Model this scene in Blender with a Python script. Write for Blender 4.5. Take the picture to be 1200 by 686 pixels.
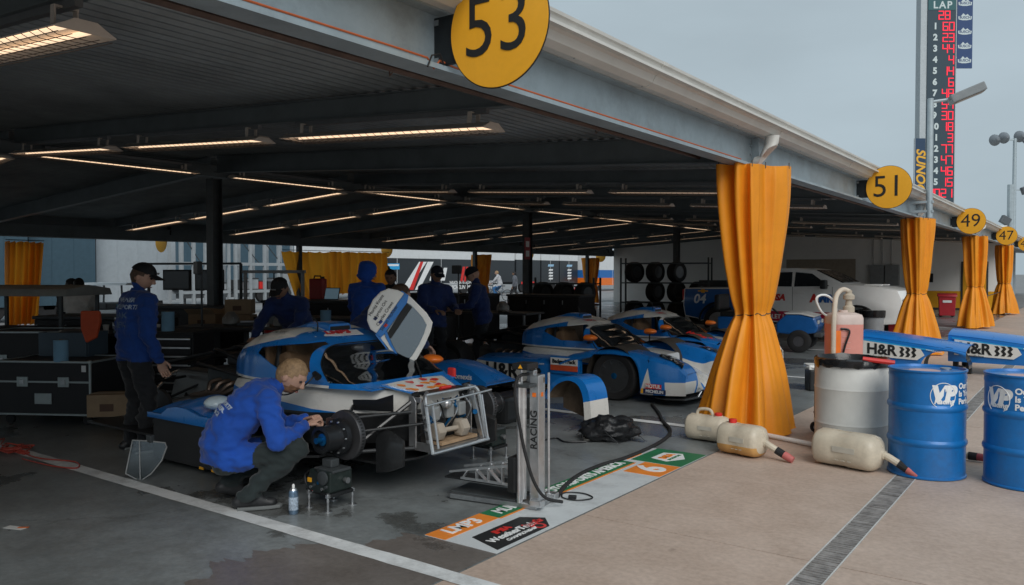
import bpy, bmesh, math, random
from mathutils import Vector, Matrix, noise as mnoise
R = math.radians
random.seed(7)
for o in list(bpy.data.objects): bpy.data.objects.remove(o)
S = bpy.context.scene
COL = S.collection
# ---------------------------------------------------------------- camera, sky, sun, exposure
FPX, CAMH, YAW, HOR = 943.0, 1.68, R(36), 320.0          # focal length in photo pixels, eye height, yaw, horizon row
PITCH = math.atan((343 - HOR) / FPX)
cam = bpy.data.cameras.new('camera'); camo = bpy.data.objects.new('camera', cam); COL.objects.link(camo)
cam.sensor_width = 36; cam.lens = 36 * FPX / 1200; cam.clip_start = .05; cam.clip_end = 3000
camo.location = (0, 0, CAMH); camo.rotation_euler = (R(90) - PITCH, 0, YAW)
S.camera = camo
W = bpy.data.worlds.new('World'); S.world = W; W.use_nodes = True
nt = W.node_tree; nt.nodes.clear()
sky = nt.nodes.new('ShaderNodeTexSky'); sky.sky_type = 'NISHITA'; sky.sun_disc = False
SUN_EL, SUN_AZ = R(38), R(130)
sky.sun_elevation = SUN_EL; sky.sun_rotation = SUN_AZ; sky.air_density = 1.2; sky.dust_density = 4
hsv = nt.nodes.new('ShaderNodeHueSaturation'); hsv.inputs['Saturation'].default_value = .35
tcw = nt.nodes.new('ShaderNodeTexCoord')
mpw = nt.nodes.new('ShaderNodeMapping'); mpw.inputs['Scale'].default_value = (1, 1, 3)
nzw = nt.nodes.new('ShaderNodeTexNoise'); nzw.inputs['Scale'].default_value = 2.2; nzw.inputs['Detail'].default_value = 5
crw = nt.nodes.new('ShaderNodeValToRGB')
crw.color_ramp.elements[0].position = .3; crw.color_ramp.elements[0].color = (.80, .80, .80, 1)
crw.color_ramp.elements[1].position = .75; crw.color_ramp.elements[1].color = (1, 1, 1, 1)
cloud = nt.nodes.new('ShaderNodeVectorMath'); cloud.operation = 'MULTIPLY'; cloud.inputs[1].default_value = (3.55, 4.35, 4.85)
mixw = nt.nodes.new('ShaderNodeMixRGB'); mixw.inputs[0].default_value = .93
bgw = nt.nodes.new('ShaderNodeBackground'); bgw.inputs['Strength'].default_value = .1
outw = nt.nodes.new('ShaderNodeOutputWorld')
L = nt.links.new
L(sky.outputs[0], hsv.inputs['Color']); L(tcw.outputs['Generated'], mpw.inputs[0]); L(mpw.outputs[0], nzw.inputs['Vector'])
L(nzw.outputs[0], crw.inputs[0]); L(crw.outputs[0], cloud.inputs[0])
L(hsv.outputs[0], mixw.inputs[1]); L(cloud.outputs[0], mixw.inputs[2]); L(mixw.outputs[0], bgw.inputs[0]); L(bgw.outputs[0], outw.inputs[0])
sun = bpy.data.lights.new('sun', 'SUN'); sun.energy = 1.5; sun.angle = R(40); sun.color = (1, .975, .94)
suno = bpy.data.objects.new('sun', sun); COL.objects.link(suno)
sd = Vector((math.sin(SUN_AZ) * math.cos(SUN_EL), math.cos(SUN_AZ) * math.cos(SUN_EL), math.sin(SUN_EL)))
suno.rotation_euler = sd.to_track_quat('Z', 'Y').to_euler(); suno.location = (10, -10, 30)
S.view_settings.view_transform = 'Standard'; S.view_settings.look = 'None'; S.view_settings.exposure = .4; S.view_settings.gamma = 1
S.view_settings.use_curve_mapping = False
S.render.engine = 'CYCLES'; S.cycles.max_bounces = 7; S.cycles.diffuse_bounces = 4; S.cycles.transparent_max_bounces = 8
S.render.resolution_x = 1024; S.render.resolution_y = 585

# ---------------------------------------------------------------- pixel -> place helpers (photo pixels, 1200 x 686)
_r = Vector((math.cos(YAW), math.sin(YAW), 0)); _fh = Vector((-math.sin(YAW), math.cos(YAW), 0)); _up = Vector((0, 0, 1))
_fw = _fh * math.cos(PITCH) - _up * math.sin(PITCH); _u = _up * math.cos(PITCH) + _fh * math.sin(PITCH)
CP = Vector((0, 0, CAMH))
def ray(u, v): return _fw + _r * ((u - 600) / FPX) + _u * ((343 - v) / FPX)
def gnd(u, v, z=0.): d = ray(u, v); return CP + d * ((z - CAMH) / d.z)
def atY(u, v, Y): d = ray(u, v); return CP + d * (Y / d.y)
def atX(u, v, X): d = ray(u, v); return CP + d * (X / d.x)
def atD(u, v, D): return CP + ray(u, v) * D
def onplane(u, v, p, n): d = ray(u, v); n = Vector(n); return CP + d * ((Vector(p) - CP).dot(n) / d.dot(n))

# ---------------------------------------------------------------- materials
MATS = {}
def mat(name, col, rough=.55, metal=0., var=.12, scale=6., bump=0., bscale=40., coat=0., spec=.5, emit=None, es=1., trans=0., alpha=1., fine=0., ior=1.45, sheen=0., dirt=0.):
    if name in MATS: return MATS[name]
    m = bpy.data.materials.new(name); m.use_nodes = True; t = m.node_tree; b = t.nodes['Principled BSDF']; l = t.links.new
    b.inputs['Roughness'].default_value = rough; b.inputs['Metallic'].default_value = metal
    b.inputs['Specular IOR Level'].default_value = spec; b.inputs['Coat Weight'].default_value = coat; b.inputs['Coat Roughness'].default_value = .08
    b.inputs['Transmission Weight'].default_value = trans; b.inputs['Alpha'].default_value = alpha; b.inputs['IOR'].default_value = ior
    b.inputs['Sheen Weight'].default_value = sheen
    c = Vector(col[:3]); lo = [x * (1 - var) for x in c] + [1]; hi = [min(1, x * (1 + var)) for x in c] + [1]
    tc = t.nodes.new('ShaderNodeTexCoord')
    n = t.nodes.new('ShaderNodeTexNoise'); n.inputs['Scale'].default_value = scale; n.inputs['Detail'].default_value = 6; n.inputs['Roughness'].default_value = .65
    l(tc.outputs['Object'], n.inputs['Vector'])
    cr = t.nodes.new('ShaderNodeValToRGB'); cr.color_ramp.elements[0].position = .3; cr.color_ramp.elements[1].position = .7
    cr.color_ramp.elements[0].color = lo; cr.color_ramp.elements[1].color = hi; l(n.outputs[0], cr.inputs[0])
    last = cr.outputs[0]
    if dirt:
        n3 = t.nodes.new('ShaderNodeTexNoise'); n3.inputs['Scale'].default_value = scale * .45; n3.inputs['Detail'].default_value = 9; n3.inputs['Roughness'].default_value = .75
        l(tc.outputs['Object'], n3.inputs['Vector'])
        r3 = t.nodes.new('ShaderNodeValToRGB'); r3.color_ramp.elements[0].position = .48; r3.color_ramp.elements[1].position = .72
        r3.color_ramp.elements[0].color = (0, 0, 0, 1); r3.color_ramp.elements[1].color = (dirt,) * 3 + (1,)
        l(n3.outputs[0], r3.inputs[0])
        mx = t.nodes.new('ShaderNodeMixRGB'); mx.inputs[2].default_value = (.06, .05, .04, 1); l(r3.outputs[0], mx.inputs[0]); l(last, mx.inputs[1]); last = mx.outputs[0]
    l(last, b.inputs['Base Color'])
    mr = t.nodes.new('ShaderNodeMapRange'); mr.inputs[3].default_value = max(0, rough - .08); mr.inputs[4].default_value = min(1, rough + .1)
    l(n.outputs[0], mr.inputs[0]); l(mr.outputs[0], b.inputs['Roughness'])
    if bump:
        n2 = t.nodes.new('ShaderNodeTexNoise'); n2.inputs['Scale'].default_value = bscale; n2.inputs['Detail'].default_value = 4
        l(tc.outputs['Object'], n2.inputs['Vector'])
        bp = t.nodes.new('ShaderNodeBump'); bp.inputs['Strength'].default_value = bump; bp.inputs['Distance'].default_value = .01
        l(n2.outputs[0], bp.inputs['Height']); l(bp.outputs[0], b.inputs['Normal'])
    if emit:
        b.inputs['Emission Color'].default_value = (*emit, 1); b.inputs['Emission Strength'].default_value = es
    MATS[name] = m
    return m
def glassmat(name, tint, alpha, rough=.03):
    """thin pane: mix of transparent and glossy"""
    if name in MATS: return MATS[name]
    m = bpy.data.materials.new(name); m.use_nodes = True; t = m.node_tree; t.nodes.clear(); l = t.links.new
    tr = t.nodes.new('ShaderNodeBsdfTransparent'); tr.inputs[0].default_value = (*tint, 1)
    gl = t.nodes.new('ShaderNodeBsdfGlossy'); gl.inputs['Roughness'].default_value = rough; gl.inputs[0].default_value = (.9, .95, 1, 1)
    fr = t.nodes.new('ShaderNodeFresnel'); fr.inputs[0].default_value = 1.5
    ad = t.nodes.new('ShaderNodeMath'); ad.operation = 'ADD'; ad.inputs[1].default_value = alpha; l(fr.outputs[0], ad.inputs[0])
    mx = t.nodes.new('ShaderNodeMixShader'); l(ad.outputs[0], mx.inputs[0]); l(tr.outputs[0], mx.inputs[1]); l(gl.outputs[0], mx.inputs[2])
    o = t.nodes.new('ShaderNodeOutputMaterial'); l(mx.outputs[0], o.inputs[0]); MATS[name] = m
    return m

# ---------------------------------------------------------------- mesh builder
class MB:
    def __init__(s): s.v = []; s.f = []; s.m = []
    def add(s, vs, fs, m=0):
        k = len(s.v); s.v += [Vector(p) for p in vs]; s.f += [tuple(i + k for i in f) for f in fs]; s.m += [m] * len(fs); return s
    def join(s, o, M=None, m=None):
        k = len(s.v); s.v += [(M @ p if M else p.copy()) for p in o.v]; s.f += [tuple(i + k for i in f) for f in o.f]; s.m += [m if m is not None else x for x in o.m]; return s
    def box(s, c, d, rz=0., m=0, M=None, taper=1.):
        x, y, z = d[0] / 2, d[1] / 2, d[2] / 2
        p = [Vector((a * x * (taper if e > 0 else 1), b * y * (taper if e > 0 else 1), e * z)) for e in (-1, 1) for a, b in ((-1, -1), (1, -1), (1, 1), (-1, 1))]
        Q = M if M is not None else Matrix.Rotation(rz, 3, 'Z')
        return s.add([Q @ q + Vector(c) for q in p], [(3, 2, 1, 0), (4, 5, 6, 7), (0, 1, 5, 4), (1, 2, 6, 5), (2, 3, 7, 6), (3, 0, 4, 7)], m)
    def bx(s, a, b, m=0):
        a, b = Vector(a), Vector(b); return s.box((a + b) / 2, [abs(q) for q in (b - a)], m=m)
    def bar(s, p0, p1, w, h, m=0, up=(0, 0, 1)):
        p0, p1 = Vector(p0), Vector(p1); d = p1 - p0; ln = d.length; x = d.normalized(); u = Vector(up)
        if abs(x.dot(u)) > .98: u = Vector((0, 1, 0))
        y = u.cross(x).normalized(); z = x.cross(y)
        return s.box((p0 + p1) / 2, (ln, w, h), M=Matrix((x, y, z)).transposed(), m=m)
    def loft(s, rings, closed=True, caps=True, m=0):
        n = len(rings[0]); vs = [p for r in rings for p in r]; fs = []
        for i in range(len(rings) - 1):
            for j in range(n if closed else n - 1):
                a, b = i * n + j, i * n + (j + 1) % n; fs.append((a, b, b + n, a + n))
        if caps and closed: fs.append(tuple(reversed(range(n)))); fs.append(tuple(range((len(rings) - 1) * n, len(rings) * n)))
        return s.add(vs, fs, m)
    def tube(s, pts, r, n=8, m=0, caps=True, flat=1.):
        pts = [Vector(p) for p in pts]; rs = r if isinstance(r, (list, tuple)) else [r] * len(pts)
        t = (pts[1] - pts[0]).normalized(); u = t.orthogonal().normalized() if abs(t.z) > .9 else Vector((0, 0, 1)).cross(t).normalized()
        rings = []
        for i, p in enumerate(pts):
            a = pts[max(0, i - 1)]; b = pts[min(len(pts) - 1, i + 1)]; t = (b - a).normalized() if (b - a).length > 1e-9 else t
            u = (u - t * u.dot(t)).normalized(); w = t.cross(u)
            rings.append([p + (u * math.cos(2 * math.pi * k / n) + w * math.sin(2 * math.pi * k / n) * flat) * rs[i] for k in range(n)])
        return s.loft(rings, True, caps, m)
    def cyl(s, p0, p1, r0, r1=None, n=16, m=0): return s.tube([p0, p1], [r0, r0 if r1 is None else r1], n, m)
    def lathe(s, prof, n=24, c=(0, 0, 0), axis='z', m=0, caps=True):
        rings = []
        for r, h in prof:
            rg = []
            for k in range(n):
                a = 2 * math.pi * k / n; x, y = max(r, 1e-4) * math.cos(a), max(r, 1e-4) * math.sin(a)
                rg.append(Vector(c) + Vector({'z': (x, y, h), 'y': (x, h, y), 'x': (h, x, y)}[axis]))
            rings.append(rg)
        return s.loft(rings, True, caps, m)
    def prism(s, poly, o, u, v, t, m=0):
        """poly (a,b) in plane o+a*u+b*v, extruded by t along u x v"""
        o, u, v = Vector(o), Vector(u), Vector(v); n = u.cross(v).normalized() * t; k = len(poly)
        A = [o + u * a + v * b for a, b in poly]; B = [p + n for p in A]
        return s.add(A + B, [tuple(reversed(range(k))), tuple(range(k, 2 * k))] + [(i, (i + 1) % k, (i + 1) % k + k, i + k) for i in range(k)], m)
    def ball(s, c, r, n=10, m=0, M=None):
        r = r if isinstance(r, (tuple, list)) else (r, r, r); vs = []; fs = []; h = n // 2 + 1; c = Vector(c)
        for i in range(h + 1):
            a = math.pi * i / h
            for k in range(n):
                b = 2 * math.pi * k / n; q = Vector((r[0] * math.sin(a) * math.cos(b), r[1] * math.sin(a) * math.sin(b), r[2] * math.cos(a)))
                vs.append(c + (M @ q if M is not None else q))
        for i in range(h):
            for k in range(n): fs.append((i * n + k, (i + 1) * n + k, (i + 1) * n + (k + 1) % n, i * n + (k + 1) % n))
        return s.add(vs, fs, m)
    def grid(s, fn, nu, nv, m=0):
        vs = [fn(i / nu, j / nv) for i in range(nu + 1) for j in range(nv + 1)]; w = nv + 1
        return s.add(vs, [(i * w + j, (i + 1) * w + j, (i + 1) * w + j + 1, i * w + j + 1) for i in range(nu) for j in range(nv)], m)
    def cut(s, planes):
        bm = s.bm(); 
        for p, n in planes: bmesh.ops.bisect_plane(bm, geom=bm.verts[:] + bm.edges[:] + bm.faces[:], plane_co=Vector(p), plane_no=Vector(n))
        s.frombm(bm); return s
    def split(s, pred):
        """faces where pred(centre) leave this builder and come back as a new one"""
        o = MB(); keep = []
        for f, m in zip(s.f, s.m):
            c = sum((s.v[i] for i in f), Vector()) / len(f)
            if pred(c): o.add([s.v[i] for i in f], [tuple(range(len(f)))], m)
            else: keep.append((f, m))
        s.f = [k[0] for k in keep]; s.m = [k[1] for k in keep]; return o
    def paint(s, pred, m):
        for i, f in enumerate(s.f):
            c = sum((s.v[j] for j in f), Vector()) / len(f)
            if pred(c): s.m[i] = m
        return s
    def solid(s, t):
        """give an open sheet a thickness (inwards along its normals)"""
        bm = s.bm(); bmesh.ops.remove_doubles(bm, verts=bm.verts, dist=1e-4); bm.normal_update()
        bmesh.ops.recalc_face_normals(bm, faces=bm.faces); bmesh.ops.solidify(bm, geom=bm.faces[:], thickness=t); s.frombm(bm); return s
    def bm(s):
        b = bmesh.new(); vs = [b.verts.new(p) for p in s.v]
        for f, m in zip(s.f, s.m):
            if len(set(f)) < 3: continue
            try: q = b.faces.new([vs[i] for i in f]); q.material_index = m
            except ValueError: pass
        return b
    def frombm(s, b):
        b.verts.index_update(); s.v = [v.co.copy() for v in b.verts]; s.f = [tuple(v.index for v in f.verts) for f in b.faces]; s.m = [f.material_index for f in b.faces]; b.free()
    def mesh(s, name, mats, smooth=35, bevel=0., weld=True):
        b = s.bm()
        if weld: bmesh.ops.remove_doubles(b, verts=b.verts, dist=2e-5)
        bmesh.ops.recalc_face_normals(b, faces=b.faces)
        if bevel:
            es = [e for e in b.edges if len(e.link_faces) == 2 and e.calc_face_angle(0) > R(35)]
            if es: bmesh.ops.bevel(b, geom=es, offset=bevel, segments=2, profile=.6, affect='EDGES', clamp_overlap=True)
        me = bpy.data.meshes.new(name); b.to_mesh(me); b.free()
        for m in (mats if isinstance(mats, (list, tuple)) else [mats]): me.materials.append(m)
        if smooth:
            me.shade_smooth(); me.set_sharp_from_angle(angle=R(smooth))
        return me
    def build(s, name, mats, parent=None, smooth=35, bevel=0., weld=True):
        o = bpy.data.objects.new(name, s.mesh(name, mats, smooth, bevel, weld)); COL.objects.link(o)
        if parent: o.parent = parent
        return o
def tag(o, label=None, cat=None, group=None, kind=None):
    if label: o['label'] = label
    if cat: o['category'] = cat
    if group: o['group'] = group
    if kind: o['kind'] = kind
    return o
def thing(name, label, cat, loc=(0, 0, 0), rz=0., group=None):
    o = bpy.data.objects.new(name, None); COL.objects.link(o); o.location = loc; o.rotation_euler = (0, 0, rz); o.empty_display_size = .1
    return tag(o, label, cat, group)
def dup(root, loc=None, rz=None, label=None, group=None, parent=None):
    c = root.copy(); COL.objects.link(c)
    if parent: c.parent = parent
    if loc is not None: c.location = loc
    if rz is not None: c.rotation_euler = (0, 0, rz)
    if label: c['label'] = label
    if group: c['group'] = group
    for ch in list(root.children): dup(ch, parent=c)
    return c
def text(s, size, o, ux, uy, m, parent=None, name='lettering', bold=.0, shear=0., ext=.0015, align='CENTER', wscale=1., space=1.):
    cu = bpy.data.curves.new(name, 'FONT'); cu.body = s; cu.size = size; cu.extrude = ext; cu.offset = bold; cu.shear = shear; cu.align_x = align; cu.align_y = 'CENTER'; cu.space_character = space; cu.resolution_u = 4
    tmp = bpy.data.objects.new('tmp', cu); me = bpy.data.meshes.new_from_object(tmp); bpy.data.objects.remove(tmp); bpy.data.curves.remove(cu)
    ux, uy = Vector(ux).normalized(), Vector(uy).normalized(); n = ux.cross(uy); o = Vector(o)
    for v in me.vertices: v.co = o + ux * v.co.x * wscale + uy * v.co.y + n * (v.co.z + ext * 1.2)
    me.materials.clear(); me.materials.append(m); me.name = name
    ob = bpy.data.objects.new(name, me); COL.objects.link(ob)
    if parent: ob.parent = parent
    return ob
def catmull(pts, k=6):
    pts = [Vector(p) for p in pts]; out = []
    for i in range(len(pts) - 1):
        p0, p1, p2, p3 = pts[max(0, i - 1)], pts[i], pts[i + 1], pts[min(len(pts) - 1, i + 2)]
        for j in range(k):
            t = j / k; out.append(.5 * ((2 * p1) + (p2 - p0) * t + (2 * p0 - 5 * p1 + 4 * p2 - p3) * t * t + (3 * p1 - p0 - 3 * p2 + p3) * t ** 3))
    return out + [pts[-1]]
def interp(tab, x):
    if x <= tab[0][0]: return tab[0][1:]
    for a, b in zip(tab, tab[1:]):
        if x <= b[0]:
            t = (x - a[0]) / (b[0] - a[0]); t = t * t * (3 - 2 * t) * .5 + t * .5
            return [p + (q - p) * t for p, q in zip(a[1:], b[1:])]
    return tab[-1][1:]
# ================================================================ palette
BLK = mat('black_plastic', (.012, .013, .014), .45, var=.3, bump=.1)
CARB = mat('carbon', (.016, .017, .018), .32, var=.3, scale=60, coat=.3)
RUB = mat('rubber', (.018, .018, .019), .8, var=.25, scale=14, bump=.2)
STEEL = mat('bare_steel', (.42, .43, .44), .35, .9, var=.2, scale=9, bump=.08)
ALU = mat('brushed_aluminium', (.62, .63, .64), .3, .9, var=.12, scale=20, bump=.05)
DSTEEL = mat('dark_steel', (.07, .078, .082), .5, .4, var=.25)
WHT = mat('white_paint', (.74, .74, .72), .4, var=.05, scale=3, dirt=.12)
CABW = mat('white_body', (.70, .69, .65), .28, var=.04, coat=.5)
BLUE = mat('race_blue', (.008, .165, .52), .28, var=.08, scale=4, coat=.35)
CYAN = mat('sky_blue_vinyl', (.02, .33, .66), .35, var=.08, coat=.3)
NAVY = mat('navy_vinyl', (.012, .025, .09), .5)
REDV = mat('red_vinyl', (.62, .03, .025), .4)
ORG = mat('orange_paint', (.78, .17, .015), .4, coat=.3)
ORGV = mat('orange_vinyl', (.80, .24, .03), .5, var=.1, dirt=.25)
GRNV = mat('green_vinyl', (.02, .17, .07), .5, var=.12, dirt=.25)
YEL = mat('sign_yellow', (.80, .38, .02), .42, var=.07, scale=3, dirt=.1)
INK = mat('black_ink', (.012, .013, .014), .6)
WINK = mat('white_ink', (.75, .76, .76), .6, var=.08)
BEAM = mat('primed_beam', (.30, .37, .41), .45, .1, var=.14, scale=3, bump=.05, dirt=.38)
GUT = mat('gutter_paint', (.60, .60, .57), .45, var=.08, scale=2, dirt=.15)
DECK = mat('deck_steel', (.25, .285, .30), .5, .3, var=.25, scale=1.2, dirt=.3)
RAFT = mat('rafter_paint', (.14, .165, .175), .5, .2, var=.2, scale=2)
PIPE = mat('rusty_pipe', (.13, .09, .075), .6, .2, var=.3)

def concrete(name, c1, c2, rough, wet, scale=1., stain=.74, drop=.8, crack=.55):
    m = bpy.data.materials.new(name); m.use_nodes = True; t = m.node_tree; b = t.nodes['Principled BSDF']; l = t.links.new
    geo = t.nodes.new('ShaderNodeNewGeometry')
    def noise(sc, det, ro=.6, off=0.):
        n = t.nodes.new('ShaderNodeTexNoise'); n.inputs['Scale'].default_value = sc * scale; n.inputs['Detail'].default_value = det; n.inputs['Roughness'].default_value = ro
        if off:
            mp = t.nodes.new('ShaderNodeMapping'); mp.inputs['Location'].default_value = (off, off * .7, 0); l(geo.outputs['Position'], mp.inputs[0]); l(mp.outputs[0], n.inputs['Vector'])
        else: l(geo.outputs['Position'], n.inputs['Vector'])
        return n
    def ramp(src, p0, p1, a, bb):
        r = t.nodes.new('ShaderNodeValToRGB'); r.color_ramp.elements[0].position = p0; r.color_ramp.elements[1].position = p1
        r.color_ramp.elements[0].color = (*a, 1); r.color_ramp.elements[1].color = (*bb, 1); l(src, r.inputs[0]); return r
    def mul(a, bb, fac=1.):
        x = t.nodes.new('ShaderNodeMixRGB'); x.blend_type = 'MULTIPLY'; x.inputs[0].default_value = fac; l(a, x.inputs[1]); l(bb, x.inputs[2]); return x
    base = ramp(noise(.55, 8, .7).outputs[0], .3, .7, c1, c2)
    sp = ramp(noise(26, 3).outputs[0], .35, .65, (.84, .84, .84), (1, 1, 1))
    st = ramp(noise(1.7, 10, .75, 5.).outputs[0], .42, .60, (stain, stain * .98, stain * .96), (1, 1, 1))
    drops = ramp(noise(7, 6, .7, 9.).outputs[0], .27, .36, (.5, .48, .46), (1, 1, 1))
    vo = t.nodes.new('ShaderNodeTexVoronoi'); vo.feature = 'DISTANCE_TO_EDGE'; vo.inputs['Scale'].default_value = .23 * scale
    dn_ = noise(1.1, 6, .7, 3.); ad_ = t.nodes.new('ShaderNodeVectorMath'); ad_.operation = 'MULTIPLY_ADD'; ad_.inputs[1].default_value = (1.1, 1.1, 0); l(dn_.outputs['Color'], ad_.inputs[0]); l(geo.outputs['Position'], ad_.inputs[2]); l(ad_.outputs[0], vo.inputs['Vector'])
    ck = ramp(vo.outputs['Distance'], .0015, .005, (.5, .48, .46), (1, 1, 1))
    oil = ramp(noise(2.6, 5, .55, 33.).outputs[0], .24, .33, (.35, .33, .32), (1, 1, 1))
    base = mul(mul(base.outputs[0], ck.outputs[0], crack).outputs[0], oil.outputs[0], .75)
    c = mul(mul(mul(base.outputs[0], sp.outputs[0]).outputs[0], st.outputs[0]).outputs[0], drops.outputs[0], drop)
    wn = ramp(noise(.42, 7, .62, 21.).outputs[0], wet - .012, wet + .012, (1, 1, 1), (0, 0, 0))     # damp patches
    wd = t.nodes.new('ShaderNodeMixRGB'); wd.inputs[1].default_value = (1, 1, 1, 1); wd.inputs[2].default_value = (.52, .50, .48, 1)
    inv = t.nodes.new('ShaderNodeInvert'); l(wn.outputs[0], inv.inputs['Color']); l(inv.outputs[0], wd.inputs[0])
    c2n = mul(c.outputs[0], wd.outputs[0]); l(c2n.outputs[0], b.inputs['Base Color'])
    mr = t.nodes.new('ShaderNodeMapRange'); mr.inputs[3].default_value = .2; mr.inputs[4].default_value = rough; l(wn.outputs[0], mr.inputs[0]); l(mr.outputs[0], b.inputs['Roughness'])
    bp = t.nodes.new('ShaderNodeBump'); bp.inputs['Strength'].default_value = .12; bp.inputs['Distance'].default_value = .01
    l(noise(40, 5).outputs[0], bp.inputs['Height']); l(bp.outputs[0], b.inputs['Normal'])
    return m
FLOORM = concrete('garage_concrete', (.165, .185, .19), (.31, .335, .34), .33, .565)
APRM = concrete('apron_concrete', (.485, .375, .305), (.585, .462, .385), .6, .66, 1., .88, .35, .12)
ASPH = concrete('paddock_asphalt', (.24, .245, .25), (.33, .33, .33), .7, .7, .5)

# ================================================================ ground
o = MB().box((0, 100, -.08), (1600, 1600, .1)).build('ground', ASPH); tag(o, 'pale grey paddock asphalt stretching away behind the garages', 'ground', kind='structure')
XF, XR, XM = -2.87, -22.6, -12.8            # floor edge at the front, rear eave, ridge
fl = MB().bx((XR - .4, -14, -.029), (XF - .006, 41, 0)).build('garage_floor', FLOORM); tag(fl, 'dark grey sealed concrete garage floor with damp patches', 'floor', kind='structure')
ap = MB().bx((XF, -14, -.0295), (14, 75, -.02)).build('apron', mat('joint_filler', (.05, .045, .04), .8)); tag(ap, 'tan concrete apron in front of the garages', 'apron', kind='structure')
ys = [-10.9 + 5.23 * k for k in range(0, 17)]
for a, b in ((XF + .004, -1.334), (-1.166, 5.2), (5.208, 13.8)):
    for k in range(len(ys) - 1):
        MB().bx((a, ys[k] + .005, -.0195), (b, ys[k + 1] - .005, -.001 + random.uniform(-.0006, .0006))).build('slab', APRM, ap, smooth=0)
dr = thing('trench_drain', 'narrow slotted steel drain running through the tan concrete', 'drain', (-1.25, 0, 0))
MB().bx((-.084, -12, -.019), (.084, 60, -.012)).build('channel', mat('drain_muck', (.03, .025, .022), .5), dr, 0)
for s in (-1, 1): MB().bx((s * .078 - .004, -12, -.018), (s * .078 + .004, 60, .002)).build('rail', mat('drain_rail', (.62, .62, .60), .5, .2), dr, 0)
gb = MB()
for k in range(0, 620): 
    y = 2.2 + k * .036 + random.uniform(-.002, .002); gb.box((0, y, -.005 - random.choice((0, 0, 0, .003))), (.142, .024 + random.uniform(-.003, .003), .01))
tag(gb.build('grate_bars', mat('drain_grate', (.27, .255, .245), .6, .2, var=.45, scale=11), dr, 0), kind='stuff')
LINE = mat('line_paint', (.70, .72, .72), .55, var=.12, scale=5, dirt=.55)
for y, x0, x1 in ((3.37, -9.6, -2.45), (8.22, -9.6, -2.9), (13.15, -9.6, -2.9), (18.1, -9.6, -2.9), (22.9, -9.6, -2.9), (27.8, -9.6, -2.9), (-1.5, -9.6, -2.9)):
    m = MB().grid(lambda i, j: Vector((x0 + (x1 - x0) * i, y - .065 + .13 * j + random.uniform(-.003, .003), .004)), 60, 1)
    tag(m.build('painted_line', LINE, None, 0), 'white stall line painted across the garage floor', 'line', 'painted stall lines', 'structure')
# damp brown concrete showing where the grey coating ends
rd = random.Random(12); dm = [Vector((XF - .008, 1.2, 0)), Vector((XF - .008, 3.86, 0))]
for k in range(240):
    f = k / 239; y = 3.86 - 2.66 * f; w = .62 + .55 * math.sin(math.pi * min(1, f * 1.15)) + .40 * mnoise.fractal(Vector((y * 2.8, 1.7, 0)), .8, 2.2, 6)
    if k == 0: w = .1
    dm.append(Vector((XF - .008 - max(.08, w), y + .12 * mnoise.noise(Vector((y * 5, 4, 0))), 0)))
m_ = MB().add([p + Vector((0, 0, .0022)) for p in dm], [tuple(range(len(dm)))])
tag(m_.build('damp_patch', concrete('damp_concrete', (.15, .132, .12), (.22, .197, .18), .3, .58, 1., .8, .6), None, 0), 'damp brown concrete at the worn edge of the grey floor', 'floor', kind='structure')
# painted name strip on the floor of the stall
ban = thing('floor_banner', 'white vinyl floor strip with orange and green team lettering at the stall mouth', 'floor banner', (-3.16, 3.8, .0))
bx = lambda a, b, z0, z1: MB().bx((a[0], a[1], z0), (b[0], b[1], z1))
bx((-.29, 0), (.285, 3.19), .003, .006).build('sheet', mat('banner_white', (.58, .61, .62), .45, var=.06, scale=5, dirt=.4), ban, 0)
bx((-.288, .003), (-.12, .56), .006, .009).build('class_block', ORGV, ban, 0)
bx((-.288, .56), (-.12, 2.55), .006, .009).build('name_strip', GRNV, ban, 0)
bx((-.119, .56), (-.10, 2.55), .006, .008).build('pinstripe', ORGV, ban, 0)
bx((-.288, 2.62), (-.22, 2.9), .006, .008).build('pinstripe', ORGV, ban, 0)
bx((-.05, 2.22), (.283, 2.62), .006, .009).build('number_block', ORGV, ban, 0)
bx((-.20, 2.64), (.283, 3.187), .006, .009).build('emblem_block', GRNV, ban, 0)
MB().prism([(.05, .0), (.62, 0), (.75, .12), (.66, .27), (.14, .27)], (.255, .0, .006), (0, 1, 0), (-1, 0, 0), .003).build('series_panel', INK, ban, 0)
U, V = (0, 1, 0), (-1, 0, 0)
text('LMP3', .15, (-.204, .28, .0092), U, V, WINK, ban, bold=.004)
text('MUEHLNER MOTORSPORTS AMERICA', .135, (-.204, 1.555, .0092), U, V, WINK, ban, bold=.003, wscale=.80)
text('6', .36, (.115, 2.42, .0092), U, V, WINK, ban, bold=.012)
text('IMSA', .075, (.055, .36, .0092), U, V, REDV, ban, bold=.003)
text('WeatherTech', .085, (.135, .37, .0092), U, V, WINK, ban, bold=.002)
text('SportsCar', .085, (.135, .60, .0092), U, V, REDV, ban, bold=.002, wscale=.55)
text('CHAMPIONSHIP', .045, (.205, .38, .0092), U, V, WINK, ban)
MB().lathe([(.05, .0092), (.05, .0102)], 16, (.2, .58, 0)).lathe([(.03, .0103), (.03, .0106)], 16, (.2, .58, 0), m=1).build('series_mark', [REDV, INK], ban, 0)
MB().prism([(-.18, -.05), (-.13, .12), (.13, .12), (.18, -.05), (0, -.15)], (.045, 2.92, .0092), U, V, .001).build('shield', WINK, ban, 0)
text('IMSA', .10, (.02, 2.92, .0105), U, V, ORGV, ban, bold=.004)
text('SPORTSCAR', .045, (.095, 2.92, .0105), U, V, GRNV, ban)
# litter card near the line
lc = thing('paper_card', 'small white card with an orange corner lying on the dark floor', 'card', gnd(18, 619), R(20))
MB().box((0, 0, .002), (.15, .055, .002)).build('card', WHT, lc, 0); MB().box((.05, .016, .0045), (.07, .02, .002), .3).build('corner', ORG, lc, 0)

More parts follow.
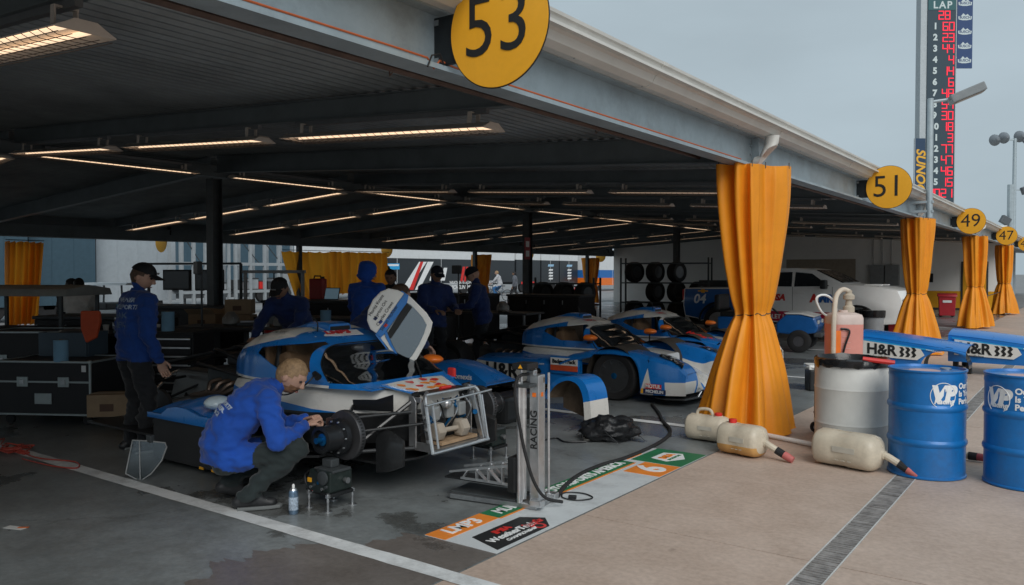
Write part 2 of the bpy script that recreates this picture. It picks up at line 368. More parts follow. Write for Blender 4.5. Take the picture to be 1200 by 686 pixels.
# ================================================================ canopy
cano = thing('garage_canopy', 'long open steel garage canopy with corrugated deck and blue grey front beam', 'canopy', (0, 0, 0))
SL = .062; YE = 78.
def zdeck(x): return 3.17 + SL * ((-2.95 - x) if x > XM else (x - (2 * XM + 2.95)))
prof = []
x = -2.95
while x > XR - .1:
    for dx, dz in ((0, 0), (.035, .038), (.085, .038), (.12, 0)): prof.append((x - dx, zdeck(x - dx) + dz))
    x -= .15
pts = [Vector((a, -16, b)) for a, b in prof]; pt2 = [Vector((a, YE, b)) for a, b in prof]
MB().loft([pts, pt2], closed=False).build('roof_deck', DECK, cano, smooth=0)
MB().add([Vector((a, y, zdeck(a) + .075)) for y in (-16.1, YE) for a in (-2.7, XM, XR - .2)], [(0, 1, 4, 3), (1, 2, 5, 4)]).solid(.02).build('roof_cover', GUT, cano, 0)
def ibeam(mb, p0, p1, h, w, t=.012):
    p0, p1 = Vector(p0), Vector(p1)
    mb.bar(p0, p1, t, h - 2 * t)
    for s in (-1, 1): mb.bar(p0 + Vector((0, 0, s * (h / 2 - t / 2))), p1 + Vector((0, 0, s * (h / 2 - t / 2))), w, t)
    return mb
FB = ibeam(MB(), (-3.03, -16, 2.97), (-3.03, YE, 2.97), .33, .17)
FB.bx((-2.945, -16, 2.8), (-2.938, YE, 2.828))
FB.build('front_beam', BEAM, cano, 0)
PY = [-11.1, -1.3, 8.55, 18.35, 28.15, 37.95, 47.75, 57.5]
for y in PY[:6]:
    MB().bx((-2.945, y - .006, 2.82), (-3.02, y + .006, 3.12)).build('stiffener', BEAM, cano, 0)
    for q in range(6): MB().cyl((-3.008, y + (.05 if q % 2 else -.05), 2.86 + .09 * (q // 2)), (-3.026, y + (.05 if q % 2 else -.05), 2.86 + .09 * (q // 2)), .012, n=6).build('bolt', BEAM, cano, 0)
gp = [(-2.95, 3.135), (-2.86, 3.125), (-2.80, 3.15), (-2.775, 3.20), (-2.745, 3.215), (-2.72, 3.27), (-2.705, 3.275), (-2.70, 3.295), (-2.72, 3.30), (-2.735, 3.285), (-2.95, 3.285)]
MB().prism([(b, a) for a, b in gp], (0, -16, 0), (0, 0, 1), (1, 0, 0), YE + 16).build('gutter', GUT, cano, 25)
ibeam(MB(), (XR + .1, -16, 2.80), (XR + .1, 41, 2.80), .34, .17).build('rear_beam', RAFT, cano, 0)
MB().bx((XR - .10, -16, 2.62), (XR - .02, 41, 3.2)).build('rear_fascia', RAFT, cano, 0)
ibeam(MB(), (XM, -16, 3.5), (XM, 41, 3.5), .22, .15).build('ridge_beam', RAFT, cano, 0)
for y in PY[:6]:
    for a, b in ((-3.12, XM + .1), (XM - .1, XR + .2)):
        ibeam(MB(), (a, y, zdeck(a) - .16), (b, y, zdeck(b) - .16), .3, .14).build('rafter', RAFT, cano, 0)
LROWS = []
for y in PY[:6]:
    for k in (1, 2):
        yy = y + 9.8 * k / 3
        if yy > 40.5: continue
        LROWS.append(yy)
        for a, b in ((-3.12, XM + .1), (XM - .1, XR + .2)):
            ibeam(MB(), (a, yy, zdeck(a) - .115), (b, yy, zdeck(b) - .115), .2, .1, .008).build('purlin', RAFT, cano, 0)
for y in PY[1:6]:
    MB().box((-3.03, y, 1.4), (.1, .1, 2.79)).build('post', DSTEEL, cano, 0)
for y in PY[2:6]:
    ibm = MB().bx((XM - .1, y - .1, 0), (XM + .1, y - .088, 3.36)).bx((XM - .1, y + .088, 0), (XM + .1, y + .1, 3.36)).bx((XM - .006, y - .088, 0), (XM + .006, y + .088, 3.36)).bx((XM - .16, y - .16, 0), (XM + .16, y + .16, .02))
    ibm.build('post', DSTEEL, cano, 0)
for y in PY[1:6]:
    MB().bx((XR + .03, y - .08, 0), (XR + .17, y + .08, 2.63)).build('post', DSTEEL, cano, 0)
MB().tube([(-3.62, -12, 2.97), (-3.62, 40, 2.97)], .022, 8).build('sprinkler_pipe', PIPE, cano)
for k in range(14): MB().tube([(-3.62, 1.1 + 2.6 * k, 3.2), (-3.62, 1.1 + 2.6 * k, 2.95), (-3.645, 1.1 + 2.6 * k, 2.93), (-3.65, 1.1 + 2.6 * k, 2.97)], .006, 6).build('pipe_hanger', PIPE, cano)
MB().tube([(-2.98, -3, 2.83), (-2.96, 3.0, 2.85), (-2.95, 3.28, 2.845), (-2.955, 3.34, 2.80), (-2.95, 3.38, 2.85), (-2.94, 3.5, 2.835), (-2.94, 8, 2.835)], .006, 6).build('cable', mat('orange_cord', (.5, .12, .04), .5), cano)
MB().tube([(-2.93, 3.26, 2.79), (-2.935, 3.3, 2.86), (-2.93, 3.36, 2.88), (-2.935, 3.4, 2.83)], .005, 6).build('cable_loop', BLK, cano)
gp2 = [(-2.95, 3.130), (-2.86, 3.120), (-2.797, 3.147), (-2.771, 3.197), (-2.741, 3.212), (-2.716, 3.267), (-2.701, 3.272), (-2.697, 3.297), (-2.72, 3.303), (-2.95, 3.29)]
for k in range(16):
    MB().prism([(b, a) for a, b in gp2], (0, -.4 + 3.05 * k, 0), (0, 0, 1), (1, 0, 0), .07).build('gutter_joint', GUT, cano, 25)
    for q in range(3): MB().lathe([(.008, 0), (.006, .006), (.001, .007)], 8, (-2.862, .6 + 3.05 * k + q, 3.118)).build('rivet', STEEL, cano)
# downspout outlets at the posts
for y in PY[2:6]:
    f = MB()
    rings = []
    for q, (cx, cz, ru, rv, tilt) in enumerate([(-2.80, 3.13, .075, .05, 0), (-2.81, 3.05, .075, .05, .1), (-2.84, 2.98, .10, .085, .5), (-2.88, 2.92, .085, .075, .9), (-2.93, 2.88, .06, .06, 1.3), (-2.99, 2.87, .055, .055, 1.45)]):
        rings.append([Vector((cx, y, cz)) + Vector((math.cos(tilt), 0, math.sin(tilt))) * (ru * math.cos(2 * math.pi * k / 14)) + Vector((0, 1, 0)) * (rv * math.sin(2 * math.pi * k / 14)) for k in range(14)])
    f.loft(rings).build('downspout_elbow', GUT, cano)
# ---------------------------------------------------------------- end wall
WALLM = mat('white_block_wall', (.80, .79, .76), .7, var=.05, scale=.6, dirt=.12, bump=.1, bscale=8)
ew = thing('end_wall', 'white painted wall closing the far end of the garages above a yellow band', 'wall', (0, 41.1, 0))
MB().bx((XR, 0, 0), (-3.2, .25, 3.75)).build('wall', WALLM, ew, 0)
MB().bx((-12.5, -.012, .1), (-3.25, -.002, .86)).build('yellow_band', YEL, ew, 0)
MB().bx((-12.5, -.014, 0), (-3.25, -.003, .1)).build('skirting', DSTEEL, ew, 0)
MB().bx((-4.85, -.05, 0), (-3.95, -.016, 2.1)).build('door', YEL, ew, 0, .005)
MB().bx((-4.93, -.03, 0), (-4.86, -.001, 2.18)).bx((-3.94, -.03, 0), (-3.87, -.001, 2.18)).bx((-4.86, -.03, 2.11), (-3.94, -.001, 2.18)).build('door_frame', DSTEEL, ew, 0)
MB().bx((-12.7, -.03, 1.15), (-9.4, -.004, 2.35)).build('notice_board', mat('tan_board', (.33, .28, .22), .7), ew, 0)
for a in (-8.7, -8.05): MB().bx((a, -.25, 1.1), (a + .6, -.004, 2.05)).build('electrical_panel', mat('panel_grey', (.26, .27, .27), .5), ew, 0, .01)
for a in (-8.6, -8.2, -7.8): MB().tube([(a, -.08, 2.05), (a, -.08, 3.7)], .025, 6).build('conduit', mat('conduit_grey', (.45, .45, .44), .5), ew)
MB().bx((-6.6, -.03, 1.25), (-6.05, -.004, 1.65)).build('notice', INK, ew, 0)

# ---------------------------------------------------------------- number signs on the front beam
def number_sign(num, y):
    t = thing('number_sign', 'round yellow stall sign reading %s, %s' % (num, {'53': 'above the painted line by the stripped car', '51': 'next along the beam after sign 53', '49': 'just before the curtain past the lamp post', '47': 'between the third and fourth curtains', '45': 'on the beam beyond the white end wall'}[num]), 'sign', (-2.56, y, 2.975), 0, 'stall number signs')
    MB().lathe([(.318, -.006), (.32, 0), (.318, .006)], 64, axis='y').build('disc', [YEL], t)
    MB().tube([(.321 * math.cos(a), -.0, .321 * math.sin(a)) for a in [2 * math.pi * k / 64 for k in range(65)]], .004, 6, caps=False).build('rim', INK, t)
    text(num, .46, (-.008, -.007, .0), (1, 0, 0), (0, 0, 1), INK, t, name='digits', bold=-.002, wscale=.98, space=1.0)
    text(num, .44, (.008, .007, .0), (-1, 0, 0), (0, 0, 1), INK, t, name='digits', bold=.004, wscale=.94, space=1.0)
    MB().bx((-.47, .02, -.14), (-.295, .05, .13)).bx((-.3, .012, -.03), (.12, .03, .03)).build('bracket', mat('bracket_black', (.01, .014, .017), .5), t, 0, .004)
    for zz in (-.11, .1): MB().bx((-.46, .015, zz - .015), (-.43, .055, zz + .015)).build('bolt', STEEL, t, 0)
    return t
for n, y in (('53', 3.4), ('51', 13.2), ('49', 23.05), ('47', 32.85), ('45', 42.6)): number_sign(n, y)

# ---------------------------------------------------------------- ceiling lights
TUBE = mat('lamp_tube', (1, .9, .8), .4, var=0, emit=(1., .70, .45), es=.8)
REFL = mat('lamp_reflector', (.62, .56, .50), .4, var=.08, dirt=.15)
RAIL = mat('strut_rail', (.20, .21, .22), .45, .5)
def make_light(L_):
    t = thing('ceiling_light', 'x', 'ceiling light')
    h = L_ / 2
    MB().grid(lambda i, j: Vector((-h + L_ * i, (-.15, -.055, .055, .15)[round(j * 3)], (-.05, .0, .0, -.05)[round(j * 3)])), 1, 3).solid(.006).build('reflector', REFL, t, 0)
    for s in (-1, 1): MB().add([(s * h, -.15, -.055), (s * h, .15, -.055), (s * h, .055, .004), (s * h, -.055, .004)], [(0, 1, 2, 3)]).solid(.01).build('end_cap', REFL, t, 0)
    for yy in (-.06, .06): MB().tube([(-h + .05, yy, -.028), (h - .05, yy, -.028)], .014, 8).build('tube', TUBE, t)
    MB().box((0, 0, .10), (L_ * .94, .04, .04)).build('strut', RAIL, t, 0)
    for s in (-1, 1): MB().bx((s * (h - .22) - .02, -.06, .0), (s * (h - .22) + .02, -.05, .09)).bx((s * (h - .22) - .02, .05, .0), (s * (h - .22) + .02, .06, .09)).bx((s * (h - .22) - .02, -.06, .085), (s * (h - .22) + .02, .06, .095)).build('hanger', REFL, t, 0)
    g = MB()
    for yy in (-.13, -.065, 0, .065, .13): g.bar((-h, yy, -.075), (h, yy, -.075), .003, .003)
    for k in range(int(L_ / .09)): 
        xx = -h + .045 + k * .09; g.bar((xx, -.15, -.055), (xx, -.1, -.076), .003, .003).bar((xx, -.1, -.076), (xx, .1, -.076), .003, .003).bar((xx, .1, -.076), (xx, .15, -.055), .003, .003)
    g.build('wire_guard', mat('guard_wire', (.06, .05, .045), .6, .3), t, 0)
    return t
lp = make_light(2.55); used = [False]
def place_light(loc, rot, label, group):
    o = lp if not used[0] else dup(lp); used[0] = True
    o.location = loc; o.rotation_euler = rot; o['label'] = label; o['group'] = group
zl = lambda x: zdeck(x) - .335
RN = {}
for y_, nm in zip([q for q in LROWS if q > -3], ('row before the stripped car', 'row over the stripped car', 'row over the striped race car', 'row past the parked race cars', 'row over the pickup', 'row behind the pickup', 'row before the last curtain', 'row beside the end wall')): RN[y_] = nm
for y in LROWS:
    if y < -3: continue
    for k in range(3):
        x = -5.25 - k * 2.98 - (.05 if k == 2 else 0)
        place_light((x, y, zl(x)), (0, math.atan(SL), 0), 'caged strip light, %s from the front beam in the %s' % (('first', 'second', 'third')[k], RN[y]), 'strip lights of the front slope')
        x2 = 2 * XM - x
        place_light((x2, y, zl(x2)), (0, -math.atan(SL), 0), 'caged strip light, %s from the rear beam in the %s' % (('third', 'second', 'first')[2 - k] if 0 else ('first', 'second', 'third')[k], RN[y]), 'strip lights of the rear slope')
y = .3; k = 0
while y < 39:
    place_light((XM + .12, y, zl(XM) - .0), (0, 0, R(90)), 'caged strip light along the roof ridge, %s counted from the end wall' % ('twelfth', 'eleventh', 'tenth', 'ninth', 'eighth', 'seventh', 'sixth', 'fifth', 'fourth', 'third', 'second', 'first')[k], 'strip lights of the ridge'); y += 9.8 / 3; k += 1

# ---------------------------------------------------------------- curtains
CURT = mat('orange_tarpaulin', (.93, .345, .018), .5, var=.07, scale=3, bump=.25, bscale=7, dirt=.14)
_t = CURT.node_tree; _tr = _t.nodes.new('ShaderNodeBsdfTranslucent'); _tr.inputs[0].default_value = (.85, .36, .03, 1); _mx = _t.nodes.new('ShaderNodeMixShader'); _mx.inputs[0].default_value = .22
_t.links.new(_t.nodes['Principled BSDF'].outputs[0], _mx.inputs[1]); _t.links.new(_tr.outputs[0], _mx.inputs[2]); _t.links.new(_mx.outputs[0], _t.nodes['Material Output'].inputs[0])
def curtain(loc, ztop, zw, ax, ay, wx, wy, bx_, by_, pleats, seed, label, group, hem=.03, rz=0., n=220, base=.02, chain=True, shift=(0, 0), eye=True):
    rnd = random.Random(seed); t = thing('curtain', label, 'curtain', (loc[0], loc[1], base), rz, group)
    ph = [rnd.uniform(0, 6.28) for _ in range(8)]
    def fn(i, j):
        a = 2 * math.pi * i; z = j * (ztop - base); s = z / (ztop - base); sw = (zw - base) / (ztop - base)
        if s < sw: q = (s / sw) ** 1.25; rx = bx_ + (wx - bx_) * q; ry = by_ + (wy - by_) * q; amp = .16 * (1 - q) + .16 * q
        else:
            q = ((s - sw) / (1 - sw)); q = 1 - (1 - q) ** 1.8; rx = wx + (ax - wx) * q; ry = wy + (ay - wy) * q; amp = .16 + .06 * q
        wob = math.sin(pleats * a + ph[0] + 1.3 * math.sin(2 * a + ph[1]) + .9 * math.sin(3 * a + ph[2] + 1.6 * s) + .25 * math.sin(9 * s + 4 * a))
        wob = math.copysign(abs(wob) ** .55, wob) * (1 + .45 * math.sin(3 * a + ph[7] + 2.5 * s))
        sub = .5 * math.sin((pleats * 2 + 1) * a + ph[3] + 4 * s + math.sin(5 * a)) + .45 * math.sin(5 * a + ph[4] + 3 * s) + 1.1 * mnoise.noise(Vector((math.cos(a) * 2.2, math.sin(a) * 2.2, s * 4 + seed)))
        pinch = math.exp(-((s - sw) / .03) ** 2)
        k = 1 + amp * wob * 1.05 + .075 * sub - .10 * pinch
        dx = shift[0] * (1 - s / sw) if s < sw else 0
        dy = shift[1] * (1 - s / sw) if s < sw else 0
        zz = z
        if j == 0: zz += hem * (math.sin(2 * a + ph[5]) + .5 * math.sin(5 * a + ph[6])) + hem
        if s > .97: zz += .008 * math.sin(pleats * a) 
        return Vector((rx * k * math.cos(a) + dx, ry * k * math.sin(a) + dy, max(.004, zz)))
    b = MB().grid(fn, n, 46); b.build('cloth', CURT, t, 60)
    if chain:
        cm = MB(); pts = [fn(i / 90, (zw - base) / (ztop - base)) * 1. for i in range(91)]
        pts = [Vector((p.x * 1.03, p.y * 1.03, p.z + .012 * math.sin(i * .5))) for i, p in enumerate(pts)]
        cm.tube(pts, .007, 6, caps=False); cm.build('tie_chain', mat('chain', (.08, .065, .05), .5, .6), t)
    if eye:
        e = MB()
        for k in range(10):
            p = fn(k / 10 + .03, 1.); p.z += .0; e.tube([p + Vector((0, 0, -.03)), p + Vector((0, 0, .035))], .006, 6)
        e.build('curtain_hooks', mat('hook_metal', (.12, .10, .09), .5, .6), t)
    return t
FG = 'front orange curtains'
curtain((-3.0, 8.52), 2.80, 1.24, .27, .44, .165, .21, .45, .54, 8, 3, 'tall orange curtain tied round the post beside the fuel jugs', FG, hem=.03, base=.0, shift=(-.02, -.1))
curtain((-3.0, 18.35), 2.79, 1.25, .27, .36, .17, .21, .46, .6, 8, 5, 'tall orange curtain tied round the post beside the lamp pole', FG)
curtain((-3.0, 28.15), 2.79, 1.25, .27, .36, .2, .26, .44, .6, 8, 8, 'tall orange curtain tied to the post in front of the pallet truck', FG, n=140)
curtain((-3.0, 37.95), 2.79, 1.25, .27, .36, .2, .26, .44, .6, 8, 11, 'tall orange curtain tied to the post in front of the yellow door', FG, n=120)
RG = 'rear orange curtains'
CURT2 = CURT.copy(); CURT2.name = 'orange_rear_tarpaulin'; CURT2.node_tree.nodes['Mix Shader'].inputs[0].default_value = .55
def flatcurtain(p0, p1, ztop, zb, seed, label, folds=14, tie=None):
    rnd = random.Random(seed); p0, p1 = Vector(p0), Vector(p1); t = thing('curtain', label, 'curtain', p0, 0, RG); d = p1 - p0; nrm = Vector((-d.y, d.x, 0)).normalized(); ph = rnd.uniform(0, 6)
    def fn(i, j):
        z = zb + (ztop - zb) * j; s = i
        if tie: s = .0 + i * (1 - tie * (1 - j) ** 1.3)
        return d * s + nrm * (.10 * math.sin(folds * 2 * math.pi * i + ph + math.sin(9 * i)) + .05 * math.sin(31 * i + 3 * j)) + Vector((0, 0, z + .02 * math.sin(folds * 6.28 * i)))
    MB().grid(fn, folds * 10, 16).build('cloth', CURT2, t, 60)
    MB().tube([d * s + Vector((0, 0, ztop + .05)) for s in (0, .5, 1)], .012, 6).build('rail', DSTEEL, t)
    return t
def rearp(u): d = ray(u, 320); k = (XR + .1) / d.x; return Vector((XR + .1, d.y * k, 0))
flatcurtain(rearp(388), rearp(456), 2.44, .9, 4, 'wide orange curtain drawn half across the rear opening', 9)
flatcurtain(rearp(388), rearp(331), 2.42, .55, 6, 'orange curtain pulled aside at an angle from the rear post', 5, .35)
flatcurtain(rearp(3) + Vector((.2, 0, 0)), rearp(48) + Vector((.2, 0, 0)), 2.47, .35, 9, 'orange curtain bunched in the rear corner behind the flight cases', 6, .22)
for u, sd, lb in ((564, 21, 'narrow orange curtain tied to the rear post by the bicycles'), (692, 23, 'narrow orange curtain tied to the rear post beside the tyre racks')):
    p = rearp(u); curtain((p.x, p.y), 2.5, 1.1, .42, .3, .3, .25, .42, .32, 6, sd, lb, RG, n=110, chain=False, eye=False)
# ================================================================ race cars (local: x forward from the front axle, y left, z up)
GLS = glassmat('windscreen_glass', (.20, .28, .31), .17, .06)
CLR = glassmat('clear_plastic', (.86, .88, .88), .015, .08)
INT = mat('cockpit_trim', (.20, .12, .065), .6, var=.3)
TYRE = mat('tyre_rubber', (.016, .016, .017), .72, var=.25, scale=20, bump=.15)
RIM = mat('dark_rim', (.09, .095, .10), .35, .6)
HUBB = mat('blue_anodised', (.01, .13, .32), .3, .7)
DISC = mat('brake_disc', (.10, .10, .105), .45, .7, var=.2)
CAN = [(-1.78, .47, .87), (-1.65, .535, .94), (-1.5, .585, .995), (-1.3, .62, 1.035), (-1.1, .632, 1.045), (-.95, .635, 1.02), (-.8, .632, .98), (-.68, .628, .93), (-.55, .62, .86), (-.40, .605, .778), (-.25, .57, .695), (-.12, .53, .635), (-.04, .50, .622)]
ZB = .615
def can_pt(x, th, off=0.):
    w, zt = interp(CAN, x); c, s = math.cos(th), math.sin(th)
    y = math.copysign(abs(c) ** .38, c) * w * (1 - .07 * abs(s) ** 2); z = ZB + (zt - ZB) * abs(s) ** .44
    lean = .10 * (zt - ZB) 
    return Vector((x, y * (1 - lean * (z - ZB) / max(.05, zt - ZB)) + 0, z))
def wheel(parent, x, y, zc, r=.325, w=.30, side=-1):
    t = bpy.data.objects.new('wheel', None); COL.objects.link(t); t.parent = parent; t.location = (x, y, zc); t.empty_display_size = .05
    h = w / 2
    MB().lathe([(r * .62, -h * .8), (r * .72, -h * .95), (r * .93, -h), (r * .985, -h * .85), (r, -h * .5), (r, h * .5), (r * .985, h * .85), (r * .93, h), (r * .72, h * .95), (r * .62, h * .8)], 40, axis='y', caps=False).build('tyre', TYRE, t)
    MB().lathe([(r * .66, side * h * .82), (r * .68, side * h * .90), (r * .64, side * h * .90), (r * .60, side * h * .55), (r * .2, side * h * .35), (.001, side * h * .35)], 40, axis='y').build('rim', RIM, t)
    sp = MB()
    for k in range(10):
        a = 2 * math.pi * k / 10; sp.bar((r * .16 * math.cos(a), side * h * .62, r * .16 * math.sin(a)), (r * .64 * math.cos(a), side * h * .78, r * .64 * math.sin(a)), .022, .03, up=(0, 1, 0))
    sp.build('spokes', RIM, t, 0, .003)
    MB().lathe([(.055, side * h * .4), (.05, side * h * .8), (.028, side * h * .86), (.001, side * h * .86)], 16, axis='y').build('hub_nut', HUBB, t)
    return t
def fz(x):        # fender crest height
    return interp([(-.85, .50), (-.6, .585), (-.3, .655), (0, .672), (.3, .655), (.55, .615), (.75, .565), (.88, .51), (.97, .43)], x)[0]
def nz(x):        # centre nose height
    return interp([(-.85, .60), (-.3, .62), (0, .585), (.3, .52), (.6, .42), (.8, .335), (.92, .27), (.97, .24)], x)[0]
def top_z(x, y):
    a = abs(y); f = fz(x); n = nz(x)
    if a < .30: return n - .05 * (a / .30) ** 2
    if a < .56:
        t = (a - .30) / .26; t = t * t * (3 - 2 * t); low = min(n, f) - .05 - .12 * math.sin(math.pi * min(1, (a - .30) / .26)) * max(0., min(1., (x + .55) / .5))
        return (n - .05) * (1 - t) + (f - .01) * t - .12 * math.sin(math.pi * (a - .30) / .26) * max(0., min(1., (x + .5) / .5)) * max(0, min(1, (.97 - x) / .3))
    if a < .86: return f
    t = (a - .86) / .09; return f - .045 * t * t
def front_body(car, livery):
    """one piece front bodywork with wheel arches, headlights and splitter"""
    WX = .97
    edge = lambda x: .95 if x < .55 else .95 - .16 * ((x - .55) / .42) ** 1.6
    b = MB()
    ys = [-1, -.985, -.955, -.93, -.905] + [-.86 + .04 * k for k in range(44)] + [.905, .93, .955, .985, 1]
    N = 56
    b.grid(lambda i, j: (lambda x, y: Vector((x, y * edge(x), top_z(x, y * .95) - (.0 if x < .93 else (x - .93) * .6))))(-.80 + (WX + .80) * i, ys[round(j * (len(ys) - 1))]), N, len(ys) - 1)
    zc, Rr = .325, .40
    for s in (-1, 1):
        def sd(i, j):
            x = -.80 + (WX + .80) * i; zt = top_z(x, .95)
            zb = .13 if abs(x) >= Rr else max(.13, zc + math.sqrt(Rr * Rr - x * x) - .02)
            if x < 0: zb = max(zb if x > -Rr else .13, zt - .055)
            zb = min(zb, zt - .012)
            z = zb + (zt - zb) * j; bul = .02 * math.sin(math.pi * j)
            return Vector((x, s * (edge(x) + bul), z))
        b.grid(sd, 80, 8)
    def fr(i, j):
        y = -1 + 2 * i; x0 = WX; yy = y * edge(x0); zt = top_z(WX, y * .95) - .024; z = .14 + (zt - .14) * j
        return Vector((WX + .03 * math.sin(math.pi * j) - .06 * abs(y) ** 3, yy, z))
    b.grid(fr, 40, 5)
    # livery bands cut into the sheet so that the colour edges are crisp
    pl_y = (.2, .3, .46, .5, .72) if livery == 'striped' else (.2, .5, .6)
    b.cut([((0, q * y, 0), (0, 1, 0)) for y in pl_y for q in (-1, 1)] + [((x, 0, 0), (1, 0, 0)) for x in ((-.2, .35, .74) if livery == 'striped' else (.2, .6))] + [((0, 0, z), (0, 0, 1)) for z in ((.3, .52) if livery == 'striped' else (.5,))])
    if livery == 'striped': b.cut([((.36, 0, 0), (1, 0, -.35)), ((.62, 0, 0), (1, 0, .2))])
    def pl(c):
        a = abs(c.y)
        if livery == 'striped':
            if a < .20 and c.x > -.2: return True
            if a > .72 and c.z < .52 and .36 + (c.z * .35) < c.x < .62 - .2 * c.z: return True
            if a > .5 and c.x > .74 and c.z < .3: return True
            return .30 < a < .46 and c.x > .35
        if a < .2: return False
        if a > .60 and c.x > .60 and c.z < .5: return True
        return .2 < a < .5 and c.x > .2
    b.paint(pl, 1)
    b.solid(.008)
    bo = b.build('front_bodywork', [BLUE, CABW], car, 50)
    MB().lathe([(Rr - .01, -.3), (Rr - .01, .3)], 28, axis='y', c=(0, -.64, zc), caps=False).cut([((0, 0, .33), (0, 0, 1))]).split(lambda c: c.z > .33).build('wheel_arch_liner', mat('arch_liner', (.05, .042, .034), .7), bo)
    MB().lathe([(Rr - .01, -.3), (Rr - .01, .3)], 28, axis='y', c=(0, .64, zc), caps=False).cut([((0, 0, .33), (0, 0, 1))]).split(lambda c: c.z > .33).build('wheel_arch_liner', MATS['arch_liner'], bo)
    # headlights under clear lenses
    for s in (-1, 1):
        hp = lambda i, j: (lambda x, y: Vector((x, s * y, top_z(x, y) + .012 - (0 if x < .93 else (x - .93) * .6))))(.55 + .33 * i + .05 * j, .62 + .17 * j + .02 * i)
        hl = MB().grid(hp, 8, 6).solid(.004).build('headlight', mat('headlight_bowl', (.03, .034, .04), .25, .3, coat=1), car)
        for q, (x, y) in enumerate(((.66, .67), (.74, .74))):
            zz = top_z(x, y); MB().lathe([(.042, 0), (.046, .012), (.03, .018), (.001, .016)], 16, (x + .01, s * y, zz + .008)).build('lamp', mat('lamp_chrome', (.7, .72, .74), .15, .8), hl)
        MB().grid(lambda i, j: hp(i, j) + Vector((0, 0, .022 * math.sin(math.pi * i) + .002)), 8, 6).build('lens', CLR, hl)
    MB().prism([(-.9, .6), (.9, .6), (.97, .75), (.9, 1.0), (.4, 1.07), (-.4, 1.07), (-.9, 1.0), (-.97, .75)], (0, 0, .085), (0, 1, 0), (1, 0, 0), -.018).build('splitter', CARB, car, 0, .004)
    for s in (-1, 1):
        MB().tube([(1.03, s * .55, .1), (1.05, s * .5, .16), (.98, s * .4, .2)], .008, 6).build('splitter_stay', ALU, car)
    return bo
def mirror(car, x, y, z, m, sgn):
    ob = MB()
    rg = []
    for q, (xx, k) in enumerate(((-.07, .75), (-.06, .95), (-.02, 1.), (.04, .85), (.08, .5), (.095, .15))):
        rg.append([Vector((xx, .10 * k * math.cos(a), .045 * k * math.sin(a))) for a in [2 * math.pi * i / 16 for i in range(16)]])
    ob.loft(rg); o = ob.build('mirror', m, car); o.location = (x, y, z)
    MB().tube([(0, -sgn * .02, -.03), (.02, -sgn * .07, -.12), (.05, -sgn * .14, -.20)], [.012, .010, .012], 8, flat=.5).build('stalk', BLK, o)
    return o
